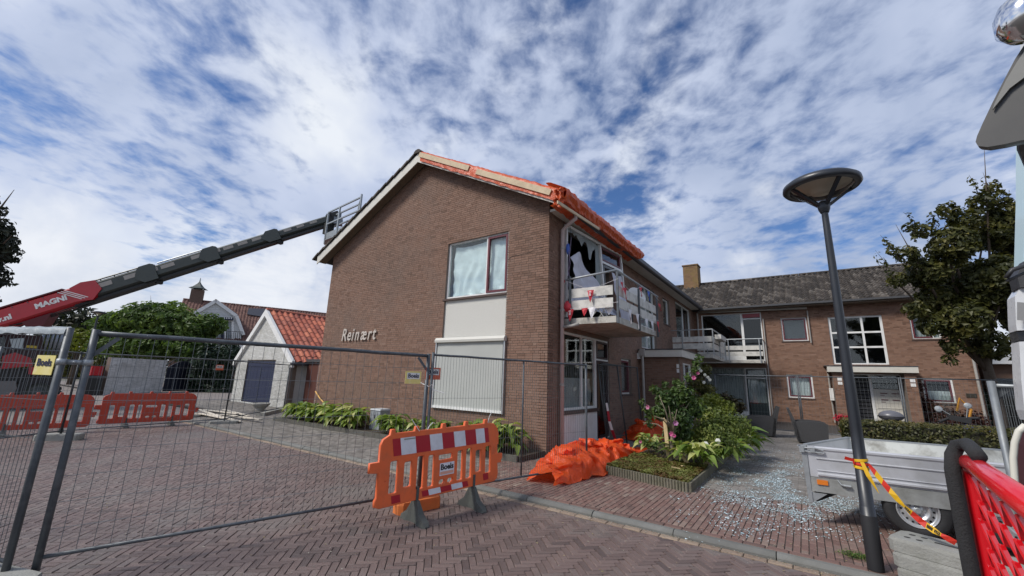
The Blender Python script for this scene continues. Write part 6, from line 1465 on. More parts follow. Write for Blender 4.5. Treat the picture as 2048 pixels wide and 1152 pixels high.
m = MB(); m.tube([h+V((.1,0,-.05)), h+V((.3,0,-.6)), (h.x+.45, h.y, .35)], .05, 8); m.cbox((2.9,16.5,.75), (.9,.3,.15)); m.cbox((3.0,16.5,.45), (1.3,.28,.3)); obj('frame', m, BLACK, SC_)
for x in (2.5, h.x+.5): wheel((x, 16.5, PZ+.24), .24, .12, V((0,-1,0)), SC_, GALVL, lug=False)
# ------------------------------------------------------------------ utility cabinet, pole of tape, orange hose, planks, planter
c = G(748, 866, PZ); UB = thing('utility_cabinet', 'small grey utility cabinet between the hostas against the gable', 'cabinet', (c.x, c.y+.12, PZ)); ux, uy = c.x, 7.62
k = uy/c.y; cc = CAM.xy+(c.xy-CAM.xy)*1.0; ux = c.x*1.0
m = MB(); w = .25; d = .22; zb = PZ; zt_ = PZ+.62
m.hexa([(ux-w,c.y,zb),(ux+w-.06,c.y,zb),(ux+w-.06,c.y+d*1.6,zb),(ux-w,c.y+d*1.6,zb),(ux-w,c.y,zt_),(ux+w-.06,c.y,zt_),(ux+w-.06,c.y+d*1.6,zt_),(ux-w,c.y+d*1.6,zt_)]); UG = mat('cabinet_grey', (.27,.29,.31), .6, nz=.1, dirt=((.2,.21,.2), .4, 4)); obj('case', m, UG, UB)
m = MB(); m.hexa([(ux-w-.02,c.y-.02,zt_+.002),(ux+w-.04,c.y-.02,zt_+.002),(ux+w-.04,c.y+d*1.6+.02,zt_+.002),(ux-w-.02,c.y+d*1.6+.02,zt_+.002),(ux-w,c.y,zt_+.04),(ux+w-.06,c.y,zt_+.04),(ux+w-.06,c.y+d*1.6,zt_+.045),(ux-w,c.y+d*1.6,zt_+.045)]); obj('lid', m, mat('cabinet_lid', (.40,.42,.43), .6, nz=.1), UB)
m = MB()
for i in range(4): m.box((ux-w+.05+i*.09, c.y-.004, zb+.04), (ux-w+.056+i*.09, c.y-.0005, zt_-.04))
m.box((ux-.05,c.y-.012,zb+.40),(ux-.02,c.y-.001,zb+.50)); obj('door_groove', m, mat('black_steel', (.015,.016,.016), .6), UB)
HS = thing('yellow_hose', 'yellow conduit end sticking out of the hostas at the left wall edge', 'hose', (-14.1, 8.2, .3)); m = MB(); m.tube([atY(631,783,8.28), atY(640,797,8.2), atY(650,808,8.1), atY(660,817,8.05)], .022, 7); obj('hose', m, mat('hose_yellow', (.62,.36,.10), .5), HS, smooth=True)
PLK = mat('pale_plank', (.66,.60,.50), .7, nz=.12, nscale=4, dirt=((.45,.38,.28), .4, 4)); rr = random.Random(12)
pls = [((384,829),(462,832)), ((398,822),(440,838)), ((408,824),(474,834)), ((432,832),(480,846)), ((447,822),(497,836)), ((462,836),(520,846)), ((484,838),(524,840)), ((400,830),(452,842))]
for i, (a, b) in enumerate(pls):
    p, q = G(*a, PZ), G(*b, PZ); z = PZ+.02+.035*(i % 3); t = obj('timber_plank', (lambda m: (m.beam(p.xy.to_3d()+V((0,0,z)), q.xy.to_3d()+V((0,0,z+.02)), .11, .028), m)[1])(MB()), PLK)
    tag(t, 'pale timber plank '+('leftmost in the loose pile, nearest the red barrier','short one crossing the left end of the pile','long one through the middle of the pile','middle one beside the concrete foot','the one ending nearest the stone planter','nearest to the kerb on the right of the pile','short stub at the right end of the pile','lying under the others at the left of the pile')[i], 'plank', 'pale planks dumped on the pavement')
c = G(520, 821, PZ); PT = thing('stone_planter', 'weathered round stone planter in front of the blue garage doors', 'planter', c); m = MB(); m.lathe([(r_*.52, h_*.66) for r_, h_ in ((.30,0),(.34,.03),(.30,.07),(.45,.20),(.60,.33),(.66,.40),(.66,.46),(.60,.46),(.56,.40),(0,.38))], (c.x, c.y, PZ), n=24); obj('bowl', m, mat('weathered_stone', (.36,.35,.31), .95, nz=.25, nscale=8, bump=.6, bscale=30), PT, smooth=True)
m = MB(); a, b = G(520,832,PZ), G(560,822,PZ); m.beam(a+V((0,0,.06)), b+V((0,0,.06)), .3, .12); tag(obj('stone_trough', m, MAT['weathered_stone']), 'low grey stone slab lying beside the round planter', 'slab')
# red and white marker pole leaning by the door
MK = thing('marker_pole', 'red and white striped pole leaning against the folded fence near the terrace door', 'pole', (-4.3, 10.9, PZ))
q = [(1213,806),(1216,822),(1219,843),(1224,860),(1232,882),(1244,905)]
for i in range(5):
    m = MB(); a, b = atX(q[i][0], q[i][1], -4.25+.04*i), atX(q[i+1][0], q[i+1][1], -4.25+.04*(i+1)); m.beam(a, b, .012+.0*i, .05+.006*i, up=(1,0,0)); obj('band', m, (WHITE, STR)[i % 2], MK)
# ------------------------------------------------------------------ red expanded-metal step guard with foam padding (right foreground)
RP = mat('glossy_red_paint', (.62,.008,.015), .22, nz=.05, nscale=3, coat=.6, spec=.6); FOAM = mat('black_foam_padding', (.02,.02,.021), .85, nz=.2, nscale=60, bump=.35, bscale=200)
GG = thing('red_mesh_guard', 'bright red tubular guard with expanded metal mesh and black foam edge at right foreground', 'guard', (.5, 1.3, 0))
tl = G(1931, 893, 1.552); tr = G(2048, 963, 1.552); gd = (tr-tl); gd.z = 0; gd.normalize(); gn = V((gd.y, -gd.x, 0)); gn = gn if gn.dot(CAM-tl) > 0 else -gn
def GP(px, py, o=0.): return atPl(px, py, tl+gn*o, gn)
# vertical left tube straight down from the corner
lft = tl+V((0,0,-.02)); rad = .0235; vx0 = RT.copy(); vx0.z = 0; vx0.normalize()
pts = [lft+V((0,0,-1.35)), lft+V((0,0,-.5)), lft+V((0,0,-.08))]+[lft+gd*(.045*(1-cos(a)))+V((0,0,-.08+.06*sin(a)+.0)) for a in (.3,.7,1.1,1.5)]
pts += [lft+gd*.10+V((0,0,-.018)), lft+gd*1.4+V((0,0,-.018))]
m = MB(); m.tube(pts, rad, 20); obj('frame_tube', m, RP, GG, smooth=True)
dl = -vx0*.051; m = MB(); pin = [lft+dl+V((0,0,-1.35)), lft+dl+V((0,0,-.6)), lft+dl+V((0,0,-.10)), lft+dl*.98+V((0,0,-.045)), lft+dl*.82+V((0,0,-.005)), lft+dl*.45+V((0,0,.022)), lft+gd*.05+V((0,0,.030)), lft+gd*.12+V((0,0,.024)), lft+gd*.19+V((0,0,.014))]
m.tube(pin, [.0175]*6+[.0175,.017,.016], 16); fo_ = obj('foam_padding', m, FOAM, GG, smooth=True)
for k in (.38,.75,1.12): m = MB(); m.tube([lft+dl+V((0,0,-k-.004)), lft+dl+V((0,0,-k+.004))], .018, 16); obj('cable_band', m, mat('black_steel', (.015,.016,.016), .6), fo_)
m = MB(); cw, chh = .125, .056
def rib(p, q):
    m.beam(p, q, .004, .012, up=gn)
    
x0 = .045
for i in range(13):
    for j in range(32):
        cx = x0+i*cw; cz = -.05-j*chh; o = (j % 2)*cw/2
        a = lft+gd*(cx+o)+V((0,0,cz)); 
        if cx+o > 1.35: continue
        b1 = lft+gd*(cx+o+cw/2)+V((0,0,cz-chh)); b0 = lft+gd*(cx+o-cw/2)+V((0,0,cz-chh))
        if cx+o-cw/2 >= x0-.012: m.beam(a+gn*.005, b0-gn*.005, .004, .009, up=(gn+V((0,0,.5))))
        m.beam(a+gn*.005, b1-gn*.005, .005, .011, up=(gn+V((0,0,.8))))
obj('expanded_mesh', m, RP, GG, kind='stuff')
# ------------------------------------------------------------------ near fence post right
q = atD(1981, 762, 3.25); NPt = thing('fence_upright', 'galvanised fence upright with corner plate between the hedge and the white truck', 'fence post', (q.x, q.y, PZ)); qb = atD(2040, 1000, 3.0); 
dirv = (q-atD(2011, 900, 3.12)).normalized(); lo_ = q-dirv*((q.z-PZ)/dirv.z)
m = MB(); m.tube([lo_, q], .023, 16); obj('post', m, mat('mid_galvanised', (.20,.22,.24), .55, .4, nz=.2, nscale=10, dirt=((.30,.31,.31), .5, 7)), NPt, smooth=True)
r0 = atD(1990, 771, 3.24); r1 = atD(2110, 776, 3.1); m = MB(); m.tube([r0, r1], .015, 10); obj('top_rail', m, GALVL, NPt, smooth=True)
m = MB(); m.prism([atD(1990,773,3.25), atD(2036,772,3.2), atD(1998,800,3.22), atD(1992,800,3.22)], V((.0,.004,0))); obj('corner_plate', m, GALV, NPt)
m = MB()
for k in range(8): a = atD(2003+k*5, 776, 3.2-.01*k); m.tube([a, a-dirv*1.5], .0014, 3, cap=False)
obj('mesh_wire', m, WIRE, NPt, kind='stuff')
# ------------------------------------------------------------------ truck at the right edge
TRK = thing('white_truck', 'white lorry cab with dark mirror arm cut off by the right photo edge', 'truck', (2.9, 3.4, 0))
TWH = mat('truck_white', (.60,.61,.62), .3, nz=.04, coat=.3, dirt=((.42,.42,.40), .35, 3)); TG_ = mat('truck_dark_plastic', (.03,.03,.032), .5, nz=.1, nscale=30, bump=.1); CHR = mat('chrome', (.75,.75,.76), .12, 1.0, nz=.03)
DC = 2.45   # cab nose corner distance
def CP(px, py, D=DC): return atD(px, py, D)
# cab side: the visible silhouette is the cab's front corner running down the right edge; body extends away to the right
vb = ray(2120,700); vb.z = 0; vb.normalize(); vx = V((vb.y, -vb.x, 0))
def body(name, pts, D, dx, thick, mt, parent=TRK, bev=.0):
    "pts: silhouette points (px,py) from top to bottom; body runs dx metres to the right of them with real thickness along the view"
    m = MB(); P_ = atD(2048, 800, D); 
    rows_f = [atPl(x, y, P_, vb) for x, y in pts]; w = thick
    ring = []
    for p in rows_f: ring.append([p+vb*w, p+vb*w*.12-vx*.012*0, p+vx*.04-vb*0, p+vx*dx, p+vx*dx+vb*w])
    m.grid(ring); m.add(ring[0], [(0,1,2,3,4)]); m.add(ring[-1], [(4,3,2,1,0)]); m.add([r[4] for r in ring]+[r[0] for r in ring], [tuple([i, i+1, i+1+len(ring), i+len(ring)]) for i in range(len(ring)-1)])
    return obj(name, m, mt, parent, smooth=False)
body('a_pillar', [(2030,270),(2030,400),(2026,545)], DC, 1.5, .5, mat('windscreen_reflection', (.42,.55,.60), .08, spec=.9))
body('cab_panel', [(2020,578),(2010,594),(2012,650),(2014,662)], DC, 1.6, 1.2, TWH)
body('cab_panel', [(2018,684),(2022,760),(2028,820),(2036,840)], DC, 1.6, 1.2, TWH)
body('trim_strip', [(2014,664),(2019,682)], DC+.02, 1.6, 1.1, mat('gloss_black', (.012,.012,.014), .15))
body('scuttle', [(2028,525),(2014,553),(2020,577)], DC-.02, 1.6, .9, TG_)
body('bumper', [(2042,842),(2046,900),(2052,1040),(2058,1150)], DC, 1.5, 1.2, TG_)
m = MB(); P_ = atD(2048,800,DC-.03); rows = [[atPl(x, y, P_, vb)+V((0,0,0)), atPl(x+26, y+3, P_, vb)-vb*.02, atPl(x+70, y+8, P_, vb)-vb*.02] for x, y in ((2034,604),(2034,640))]; m.grid(rows); obj('grille_recess', m, mat('recess_grey', (.2,.2,.2), .5), TRK)
arch = [atPl(x, y, P_, vb)-vb*.02 for x, y in ((2052,850),(2038,862),(2030,885),(2027,915),(2030,960),(2036,1000))]; m = MB(); m.tube(arch, .016, 8); obj('arch_trim', m, mat('cream_trim', (.62,.60,.52), .5), TRK, smooth=True)
body('wheel_well', [(2036,862),(2030,890),(2034,960),(2042,1010)], DC+.06, 1.2, .6, mat('dark_wine_plastic', (.06,.02,.025), .6))
# wiper arms on the scuttle
m = MB(); m.tube([CP(2012,556,2.38), CP(2024,540,2.36), CP(2060,528,2.35)], .012, 6); m.tube([CP(2014,562,2.38), CP(2050,545,2.36)], .009, 6); obj('wiper', m, TG_, TRK, smooth=True)
# mirror: big drooping dark wing housing
m = MB(); DM = 1.9; P_ = atD(2000,200,DM)
front = [(2056,78),(2030,118),(2008,160),(1985,205),(1966,245),(1954,272),(1951,284),(1956,292),(1975,294),(2010,288),(2040,281),(2070,276),(2110,270),(2110,60)]
f3 = [atPl(x, y, P_, vb) for x, y in front]; cen = sum(f3, V((0,0,0)))/len(f3)
layers = []
for k, sc_ in ((0, 1.0), (.035, .985), (.08, .93), (.115, .80), (.13, .5)): layers.append([cen+(p-cen)*sc_+vb*k for p in f3]+[cen+(f3[0]-cen)*sc_+vb*k])
m.grid(layers); n = len(f3); m.add(f3, [tuple(range(n))]); mir = obj('mirror_housing', m, mat('mirror_shell', (.055,.053,.05), .42, nz=.15, nscale=4), TRK, smooth=False)
m = MB(); m.prism([atPl(x, y, P_, vb)-vb*.006 for x, y in ((2060,92),(2036,125),(2012,165),(1990,210),(1986,222),(2020,180),(2060,150))], -vb*.012); obj('mirror_cover', m, mat('lighter_grey_cover', (.16,.16,.15), .45, nz=.1), mir)
m = MB(); m.tube([CP(2046,278,1.95), CP(2046,296,2.0), CP(2060,330,2.1)], .02, 8); obj('mirror_arm', m, TG_, TRK)
c = atD(2052, 30, 1.85); m = MB(); m.lathe([(0,-.12),(.05,-.11),(.09,-.07),(.10,.0),(.085,.06),(.05,.1),(0,.11)], c, basis((.15,-.1,1)), 24); obj('horn', m, CHR, TRK, smooth=True)
body('cab_roof', [(2050,-300),(2046,-80),(2040,60),(2036,200),(2032,268)], DC+.4, 1.4, .5, TWH)
# ------------------------------------------------------------------ vegetation
def leaf_cloud(mb, lobes, n, size, rr, flat=.35, shell=.55, tone_s=.9, droop=0., tone0=.5, asp=.55):
    "lobes: (centre, (rx,ry,rz)); small bent leaf faces spread through the crown volume"
    tot = [l[1][0]*l[1][1]*l[1][2] for l in lobes]; S = sum(tot); V_, F_, T_ = mb.v, mb.f, mb.t
    for (c, r), w in zip(lobes, tot):
        c = V(c)
        for _ in range(int(n*w/S)):
            u = V((rr.gauss(0,1), rr.gauss(0,1), rr.gauss(0,1))); u.normalize(); k = shell+(1-shell)*rr.random()**.6
            k *= 1+.28*noise.noise(u*2.3+c*.7)+.15*noise.noise(u*6+c)
            p = c+V((u.x*r[0]*k, u.y*r[1]*k, u.z*r[2]*k))
            nrm = (u+V((rr.uniform(-1,1), rr.uniform(-1,1), rr.uniform(-.4,1.2)))*.8).normalized(); a = nrm.orthogonal().normalized()
            a = (a*cos(rr.random()*6.28)+nrm.cross(a)*sin(rr.random()*6.28)).normalized(); a.z -= droop; a.normalize(); b = nrm.cross(a)
            s = size*rr.choice((.5,.7,.85,1,1.15,1.45))*rr.uniform(.85,1.15); base = len(V_)
            V_.extend([tuple(p-a*s*.5), tuple(p+b*s*asp*.5+nrm*s*.08), tuple(p+a*s*.5-nrm*s*.12), tuple(p-b*s*asp*.5+nrm*s*.08)])
            F_.extend([(base, base+1, base+2), (base, base+2, base+3)]); tn = min(.99, max(0, tone0+.5*noise.noise(p*1.1/max(.4, r[0])*1.2)+rr.gauss(0,.16)))
            T_.extend([tn, tn])
BARK = mat('bark', (.10,.075,.055), .9, nz=.25, nscale=10, bump=.7, bscale=40)
GREEN_D = foliage_mat('dark_maple_leaf', [(.020,.026,.007),(.048,.054,.013),(.085,.086,.02),(.16,.14,.035)], .25)
GREEN_B = foliage_mat('bright_bush_leaf', [(.03,.06,.015),(.065,.115,.025),(.11,.17,.038),(.20,.27,.07)], .35)
GREEN_Y = foliage_mat('yellow_green_leaf', [(.06,.085,.012),(.13,.16,.02),(.22,.24,.035)], .35)
GREEN_C = foliage_mat('dark_conifer_leaf', [(.010,.022,.014),(.02,.04,.022),(.035,.06,.03)], .15)
GREEN_O = foliage_mat('far_oak_leaf', [(.012,.016,.010),(.022,.028,.016),(.035,.042,.022)], .2)
HED = foliage_mat('beech_hedge_leaf', [(.022,.026,.008),(.045,.052,.014),(.08,.078,.022),(.15,.12,.04)], .25)
HOS = foliage_mat('hosta_leaf', [(.07,.12,.022),(.14,.22,.04),(.25,.32,.07),(.52,.52,.22)], .3, .38)
def trunk(mb, pts, rad, n=10): mb.tube(pts, rad, n)
def tree(name, label, cat, base, th, lobes, n, size, mt, tr=.14, seed=1, group=None, limbs=8, tone0=.5):
    t = thing(name, label, cat, base, 0, group); rr = random.Random(seed); m = MB(); b = V(base); top = V((sum(l[0][0] for l in lobes)/len(lobes), sum(l[0][1] for l in lobes)/len(lobes), sum(l[0][2] for l in lobes)/len(lobes)))
    fk = b+V((0,0,th)); trunk(m, [b, b.lerp(fk,.5)+V((.03,.02,0)), fk, fk.lerp(top,.6), top], [tr*1.15, tr, tr*.85, tr*.5, tr*.2])
    obj('trunk', m, BARK, t, smooth=True); m = MB()
    for l in (lobes*3)[:limbs]:
        c = V(l[0])+V((rr.uniform(-.5,.5)*l[1][0], rr.uniform(-.5,.5)*l[1][1], rr.uniform(-.4,.6)*l[1][2])); s = fk.lerp(top, rr.uniform(0,.5)); md = s.lerp(c,.5)+V((rr.uniform(-.2,.2), rr.uniform(-.2,.2), rr.uniform(.0,.25))); m.tube([s, md, c, c+(c-md)*.5], [tr*.45, tr*.28, tr*.12, tr*.03], 6)
    obj('limb', m, BARK, t, smooth=True, kind='stuff'); m = MB(); leaf_cloud(m, lobes, n, size, rr, tone0=tone0); obj('crown', m, mt, t, kind='stuff'); return t
# dark maple at right
D = 12.5; cN = lambda px, py, d=D: atD(px, py, d)
b = atD(1990, 800, D); b.z = PZ
lob = []
for px, py, d, r in ((1965,570,12.5,1.3),(1905,490,12.2,.95),(1850,545,12.6,.85),(1990,460,12.6,1.0),(1925,640,12.2,1.0),(1870,600,12.8,.8),(2010,560,12.2,1.3),(1985,690,12.3,.75),(1965,405,12.4,.55),(1815,510,12.4,.5),(1900,560,13.4,1.1),(2060,480,12.8,1.4),(2070,620,12.5,1.4),(1795,560,12.6,.42),(1985,375,12.4,.32),(1895,420,12.5,.42),(1845,460,12.5,.42),(1785,500,12.5,.28),(1865,650,12.4,.6),(1905,690,12.3,.5),(1830,620,12.5,.5),(1930,440,12.4,.6),(1815,455,12.5,.25),(2010,420,12.4,.6),(1900,720,12.3,.3)): lob.append((atD(px, py, d), (r*.62, r*.7, r*.6)))
tree('maple_tree', 'dense dark green maple tree in front of the row house beside the white truck', 'tree', b, 2.2, lob, 34000, .145, GREEN_D, .15, 5, limbs=14)
# whippy top shoots
m = MB(); lf = MB(); rr = random.Random(21); MT = [o for o in COL.objects if o.name == 'maple_tree'][0]
for (x0, y0, x1, y1) in ((1985,420,1966,345),(1995,410,1990,372),(1960,400,1938,350),(1900,440,1880,412),(1850,470,1806,424),(1800,520,1760,470),(1790,560,1750,500),(1830,480,1822,440),(2010,410,2010,380),(1870,450,1862,425)):
    a, b_ = atD(x0, y0, 12.3), atD(x1, y1, 12.3); m.tube([a, a.lerp(b_,.6)+V((.03,0,.03)), b_], [.012,.008,.003], 4)
    leaf_cloud(lf, [(a.lerp(b_, k/6), (.11,.11,.09)) for k in range(6)], 40, .13, rr)
obj('shoot', m, BARK, MT, kind='stuff'); obj('shoot_leaf', lf, GREEN_D, MT, kind='stuff')
# dark tree at the left edge
lob = [(atD(x, y, d), (r, r, r*.8)) for x, y, d, r in ((-80,480,16,1.5),(-20,455,16,.65),(-8,500,16,.6),(-30,550,16,.7),(-90,400,16.5,1.2),(-60,590,16,.7),(10,490,16,.3),(-5,420,16,.3),(16,470,16,.25))]
b = atD(-170, 760, 16.2); b.z = 0; tree('oak_tree', 'dark leafy tree cropped by the left photo edge above the crane boom', 'tree', b, 4, lob, 11000, .2, GREEN_O, .25, 8)
# sparse tree far behind the machine
lob = [(atD(x, y, d), (r, r, r*.75)) for x, y, d, r in ((115,640,34,1.3),(145,625,34,1.2),(175,635,34,1.0),(95,655,34,1.0),(165,655,34,1.5),(125,665,34,1.7))]
b = atD(140, 760, 34); b.z = 0; tree('birch_tree', 'thin sparse tree far behind the machine at left', 'tree', b, 2.5, lob, 1500, .42, GREEN_O, .16, 3, tone0=.6)
lob = [(atD(x, y, 33), (r, r, r*.8)) for x, y, r in ((150,672,1.1),(175,682,1.2),(205,690,1.2),(120,690,1.2))]
b = atD(165, 750, 33); b.z = 0; tree('golden_shrub', 'yellow green shrub behind the paired fence posts', 'shrub', b, .8, lob, 2500, .3, GREEN_Y, .08, 4)
# overgrown bush on the garden wall
lob = []
rr = random.Random(17)
for x, y, d, r in ((235,655,33,2.0),(290,640,33,2.2),(345,645,33,2.2),(385,660,33,1.9),(260,690,32.5,2.0),(320,690,32.5,2.2),(380,695,32.5,2.0),(215,690,33,1.6),(420,650,33.5,1.5),(310,625,33.5,1.4),(350,615,33.5,.9),(225,640,33,1.1),(200,700,33,1.2)): lob.append((atD(x, y, d), (r*.85, r*.85, r*.6)))
b = atD(300, 770, 34); b.z = 0; tree('garden_bush', 'large overgrown light green bush spilling over the whitewashed garden wall', 'bush', b, 1.5, lob, 16000, .38, GREEN_B, .2, 6, limbs=10)
lob = [(atD(x, y, d), (r*.8, r*.8, r)) for x, y, d, r in ((420,720,30,1.2),(445,735,30,1.1),(405,760,30,1.2),(440,780,30,1.3),(425,800,30,1.0),(460,710,30,.9),(390,740,30.5,1.0))]
b = atD(425, 800, 30); b.z = 0; tree('yew_bush', 'dark evergreen bush between the garden gate and the white garage', 'bush', b, .6, lob, 9000, .26, GREEN_C, .12, 7)
# hedge in front of the wing
hx0, hy0 = .74, 14.25; m = MB(); rr = random.Random(31); HG = thing('clipped_hedge', 'low clipped hedge with brownish tips behind the trailer', 'hedge', (3.5, 14.7, PZ))
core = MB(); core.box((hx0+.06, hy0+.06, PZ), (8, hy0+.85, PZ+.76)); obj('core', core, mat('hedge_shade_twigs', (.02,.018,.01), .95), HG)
for _ in range(15000):
    x = rr.uniform(hx0, 8.0); f = rr.random()
    if f < .5: p = V((x, hy0+rr.uniform(-.03,.08), PZ+rr.uniform(0,.84))); nr = V((0,-1,.3))
    elif f < .93: p = V((x, hy0+rr.uniform(0,.9), PZ+.82+rr.uniform(-.05,.07)+.03*noise.noise((x*2,1,1)))); nr = V((0,-.2,1))
    else: p = V((hx0+rr.uniform(-.04,.06), hy0+rr.uniform(0,.9), PZ+rr.uniform(0,.84))); nr = V((-1,0,.2))
    nr = (nr+V((rr.uniform(-.8,.8), rr.uniform(-.8,.8), rr.uniform(-.8,.8)))).normalized(); a = nr.orthogonal().normalized(); a = a*cos(rr.random()*6)+nr.cross(a)*sin(rr.random()*6); bb = nr.cross(a); s = rr.uniform(.035,.07)
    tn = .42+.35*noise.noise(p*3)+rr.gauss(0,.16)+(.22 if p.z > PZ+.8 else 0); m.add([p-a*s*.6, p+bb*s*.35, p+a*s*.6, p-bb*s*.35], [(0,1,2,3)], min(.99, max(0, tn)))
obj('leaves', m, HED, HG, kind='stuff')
# pine shrub, climber, geraniums
lob = [(atD(x, y, d), (r, r, r*1.0)) for x, y, d, r in ((1955,815,18,.55),(1975,840,17.8,.6),(1940,845,17.8,.5),(1985,800,18,.5),(1955,860,17.8,.6))]
b = atD(1960, 880, 18); b.z = PZ; tree('pine_shrub', 'dark bushy pine shrub against the wing wall behind the hedge', 'shrub', b, .4, lob, 4500, .14, GREEN_C, .06, 9, tone0=.4)
m = MB(); rr = random.Random(41); CL = thing('wall_climber', 'dark red leaved climber round the ground floor window of the wing', 'climber', (4.6, 24.8, PZ))
leaf_cloud(m, [((4.0,24.75,1.9),(.25,.1,.3)),((4.5,24.75,.7),(.75,.12,.55)),((5.4,24.7,.6),(.5,.15,.5)),((4.15,24.7,1.2),(.35,.12,.4))], 2200, .12, rr, shell=.1); obj('foliage', m, foliage_mat('maroon_leaf', [(.02,.008,.008),(.05,.018,.015),(.08,.03,.025),(.05,.05,.02)], .2), CL, kind='stuff')
q = atY(1685, 836, 17.8); m = MB(); GE = thing('red_geraniums', 'bright red geraniums behind the left end of the hedge', 'flowers', (q.x, q.y, PZ)); leaf_cloud(m, [((q.x,q.y,q.z),(.26,.15,.14)),((q.x+.25,q.y,q.z-.02),(.2,.15,.14))], 420, .07, rr, shell=.2); obj('blossom', m, foliage_mat('red_petal', [(.30,.01,.03),(.5,.02,.05),(.6,.06,.10)], .3), GE, kind='stuff')
m = MB(); leaf_cloud(m, [((q.x+.1,q.y,q.z-.35),(.3,.15,.25))], 300, .08, rr, shell=.2); obj('foliage', m, GREEN_D, GE, kind='stuff'); m = MB(); m.lathe([(.16,PZ),(.22,PZ+.4),(.2,PZ+.4)], (q.x+.1,q.y,0), n=14); m.box((q.x-.1,q.y-.1,PZ+.3),(q.x+.3,q.y+.1,q.z-.4)); obj('pot', m, mat('terracotta', (.3,.12,.07), .8), GE)
# ------------------------------------------------------------------ hosta bed by the gable
bm_ = MB(); bm_.box((-14.9, 7.34, PZ-.02), (-4.86, 8.35, PZ+.10)); GB = tag(obj('flower_bed', bm_, SOIL), 'narrow soil bed of hostas along the gable wall', 'flower bed', kind='structure')
for i in range(22):
    x = -14.9+i*.455; m = MB(); m.box((x+.004, 7.27, PZ-.02), (x+.451, 7.335, PZ+.12+.008*noise.noise((i,1,1))), .5); obj('edging_slab', m, mat('old_edging', (.10,.095,.08), .95, nz=.3, nscale=8, bump=.5), GB)
LM = {}
def hosta_leaf(kind, tone):
    k = (kind, tone)
    if k in LM: return LM[k]
    rr = random.Random(kind*13+1); m = MB(); L = 1.0; wid = [.05,.09,.30,.44,.46,.36,.20,.02]; n = len(wid); rows = []
    for i, w in enumerate(wid):
        t = i/(n-1); x = L*t; z = .42*sin(t*2.3+.15*kind)-.32*t*t*(1+.3*(kind % 3)); rows.append([(x, -w/2, z+.10*w), (x, -w/4, z-.0), (x, 0, z-.06*w), (x, w/4, z), (x, w/2, z+.10*w)])
    m.grid(rows); m.t = [tone]*len(m.f); LM[k] = m.mesh('leaf', HOS, smooth=True); return LM[k]
def hosta(x, y, R, label, n=26, seed=0, z=PZ+.10, yl=False, group='hostas along the gable wall'):
    t = thing('hosta_plant', label, 'plant', (x, y, z), 0, group); rr = random.Random(seed)
    for i in range(n):
        a = rr.random()*2*pi; k = rr.randrange(5); tn = min(.95, max(.05, rr.gauss(.45,.2)))
        if rr.random() < .10 or (yl and rr.random() < .3): tn = .95
        s = R*rr.uniform(.45,.85); up = rr.uniform(-.25,1.0)
        o = bpy.data.objects.new('leaf', hosta_leaf(k, round(tn*6)/6.3)); COL.objects.link(o); o.parent = t
        hh = rr.random(); rd = R*.55*rr.random(); o.location = (rd*cos(a), rd*sin(a), .04+.62*R*hh); o.rotation_euler = (rr.uniform(-.35,.35), -up*.7, a); o.scale = (s, s*rr.uniform(.8,1.1), s)
    return t
spots = [(-14.45,7.85,.42),(-13.9,7.65,.45),(-13.3,7.8,.48),(-12.8,7.6,.45),(-12.35,7.85,.45),(-11.9,7.6,.5),(-11.3,7.75,.52),(-10.85,7.55,.45),(-9.45,7.8,.42),(-9.0,7.6,.36),(-8.2,7.8,.38),(-7.6,7.75,.40),(-6.35,7.75,.46),(-5.9,7.55,.50),(-5.5,7.7,.48)]
where = ['at the far left end of the gable bed','second from the left end of the gable bed','third from the left end of the gable bed','in front of the sign letters, left of the fullest clump','fullest clump left of the utility cabinet','with yellowing lower leaves left of the cabinet','spilling over the edging left of the cabinet','touching the left side of the utility cabinet','just right of the utility cabinet','small one behind the left end of the striped barrier','behind the top edge of the striped barrier','below the left part of the roller screen','large one right of the striped barrier','with the palest leaves near the house corner','last one before the house corner']
for i, ((x, y, r), w) in enumerate(zip(spots, where)): hosta(x, y, r*1.12, 'bright green hosta '+w, n=75, seed=i+3, yl=i in (5,6,13))
# ------------------------------------------------------------------ front garden bed
F0, F1 = G(1213, 947, PZ), G(1378, 985, PZ); F2 = V((-1.62, 14.8, PZ)); F3 = V((-3.2, 14.8, PZ))
m = MB(); m.prism([(F0.x,F0.y,PZ-.02),(F1.x,F1.y,PZ-.02),(F2.x,F2.y,PZ-.02),(F3.x,F3.y,PZ-.02)], (0,0,.15)); FB_ = tag(obj('garden_bed', m, SOIL), 'planted front garden bed with ribbed concrete edging', 'garden bed', kind='structure')
def edging(a, b, n, parent):
    d = (b-a)/n; u = d.normalized(); nn = V((u.y,-u.x,0)); 
    for i in range(n):
        p = a+d*(i+.5); m = MB(); w = d.length*.46; q = []
        for k in range(5): th = pi*k/4; q.append(p+u*w*cos(th)+nn*(.012+.03*sin(th)))
        q += [p-u*w-nn*.03, p+u*w-nn*.03]; m.prism([V((v.x,v.y,PZ-.02)) for v in q], (0,0,.16+.008*noise.noise((i,3,3))), .3+.4*RND.random()); obj('edging_stone', m, mat('mossy_edging', (.17,.155,.115), .95, nz=.25, nscale=9, bump=.5, tone=.25, dirt=((.08,.09,.04), .5, 5)), parent)
edging(V((F0.x,F0.y,0)), V((F1.x,F1.y,0)), 30, FB_); edging(V((F1.x,F1.y,0)), V((F2.x,F2.y,0)), 110, FB_)
def inquad(rr, s0=0, s1=1, t0=0, t1=1): 
    s, t = rr.uniform(s0, s1), rr.uniform(t0, t1); return F0.lerp(F1, s).lerp(F3.lerp(F2, s), t)
rr = random.Random(51); m = MB()
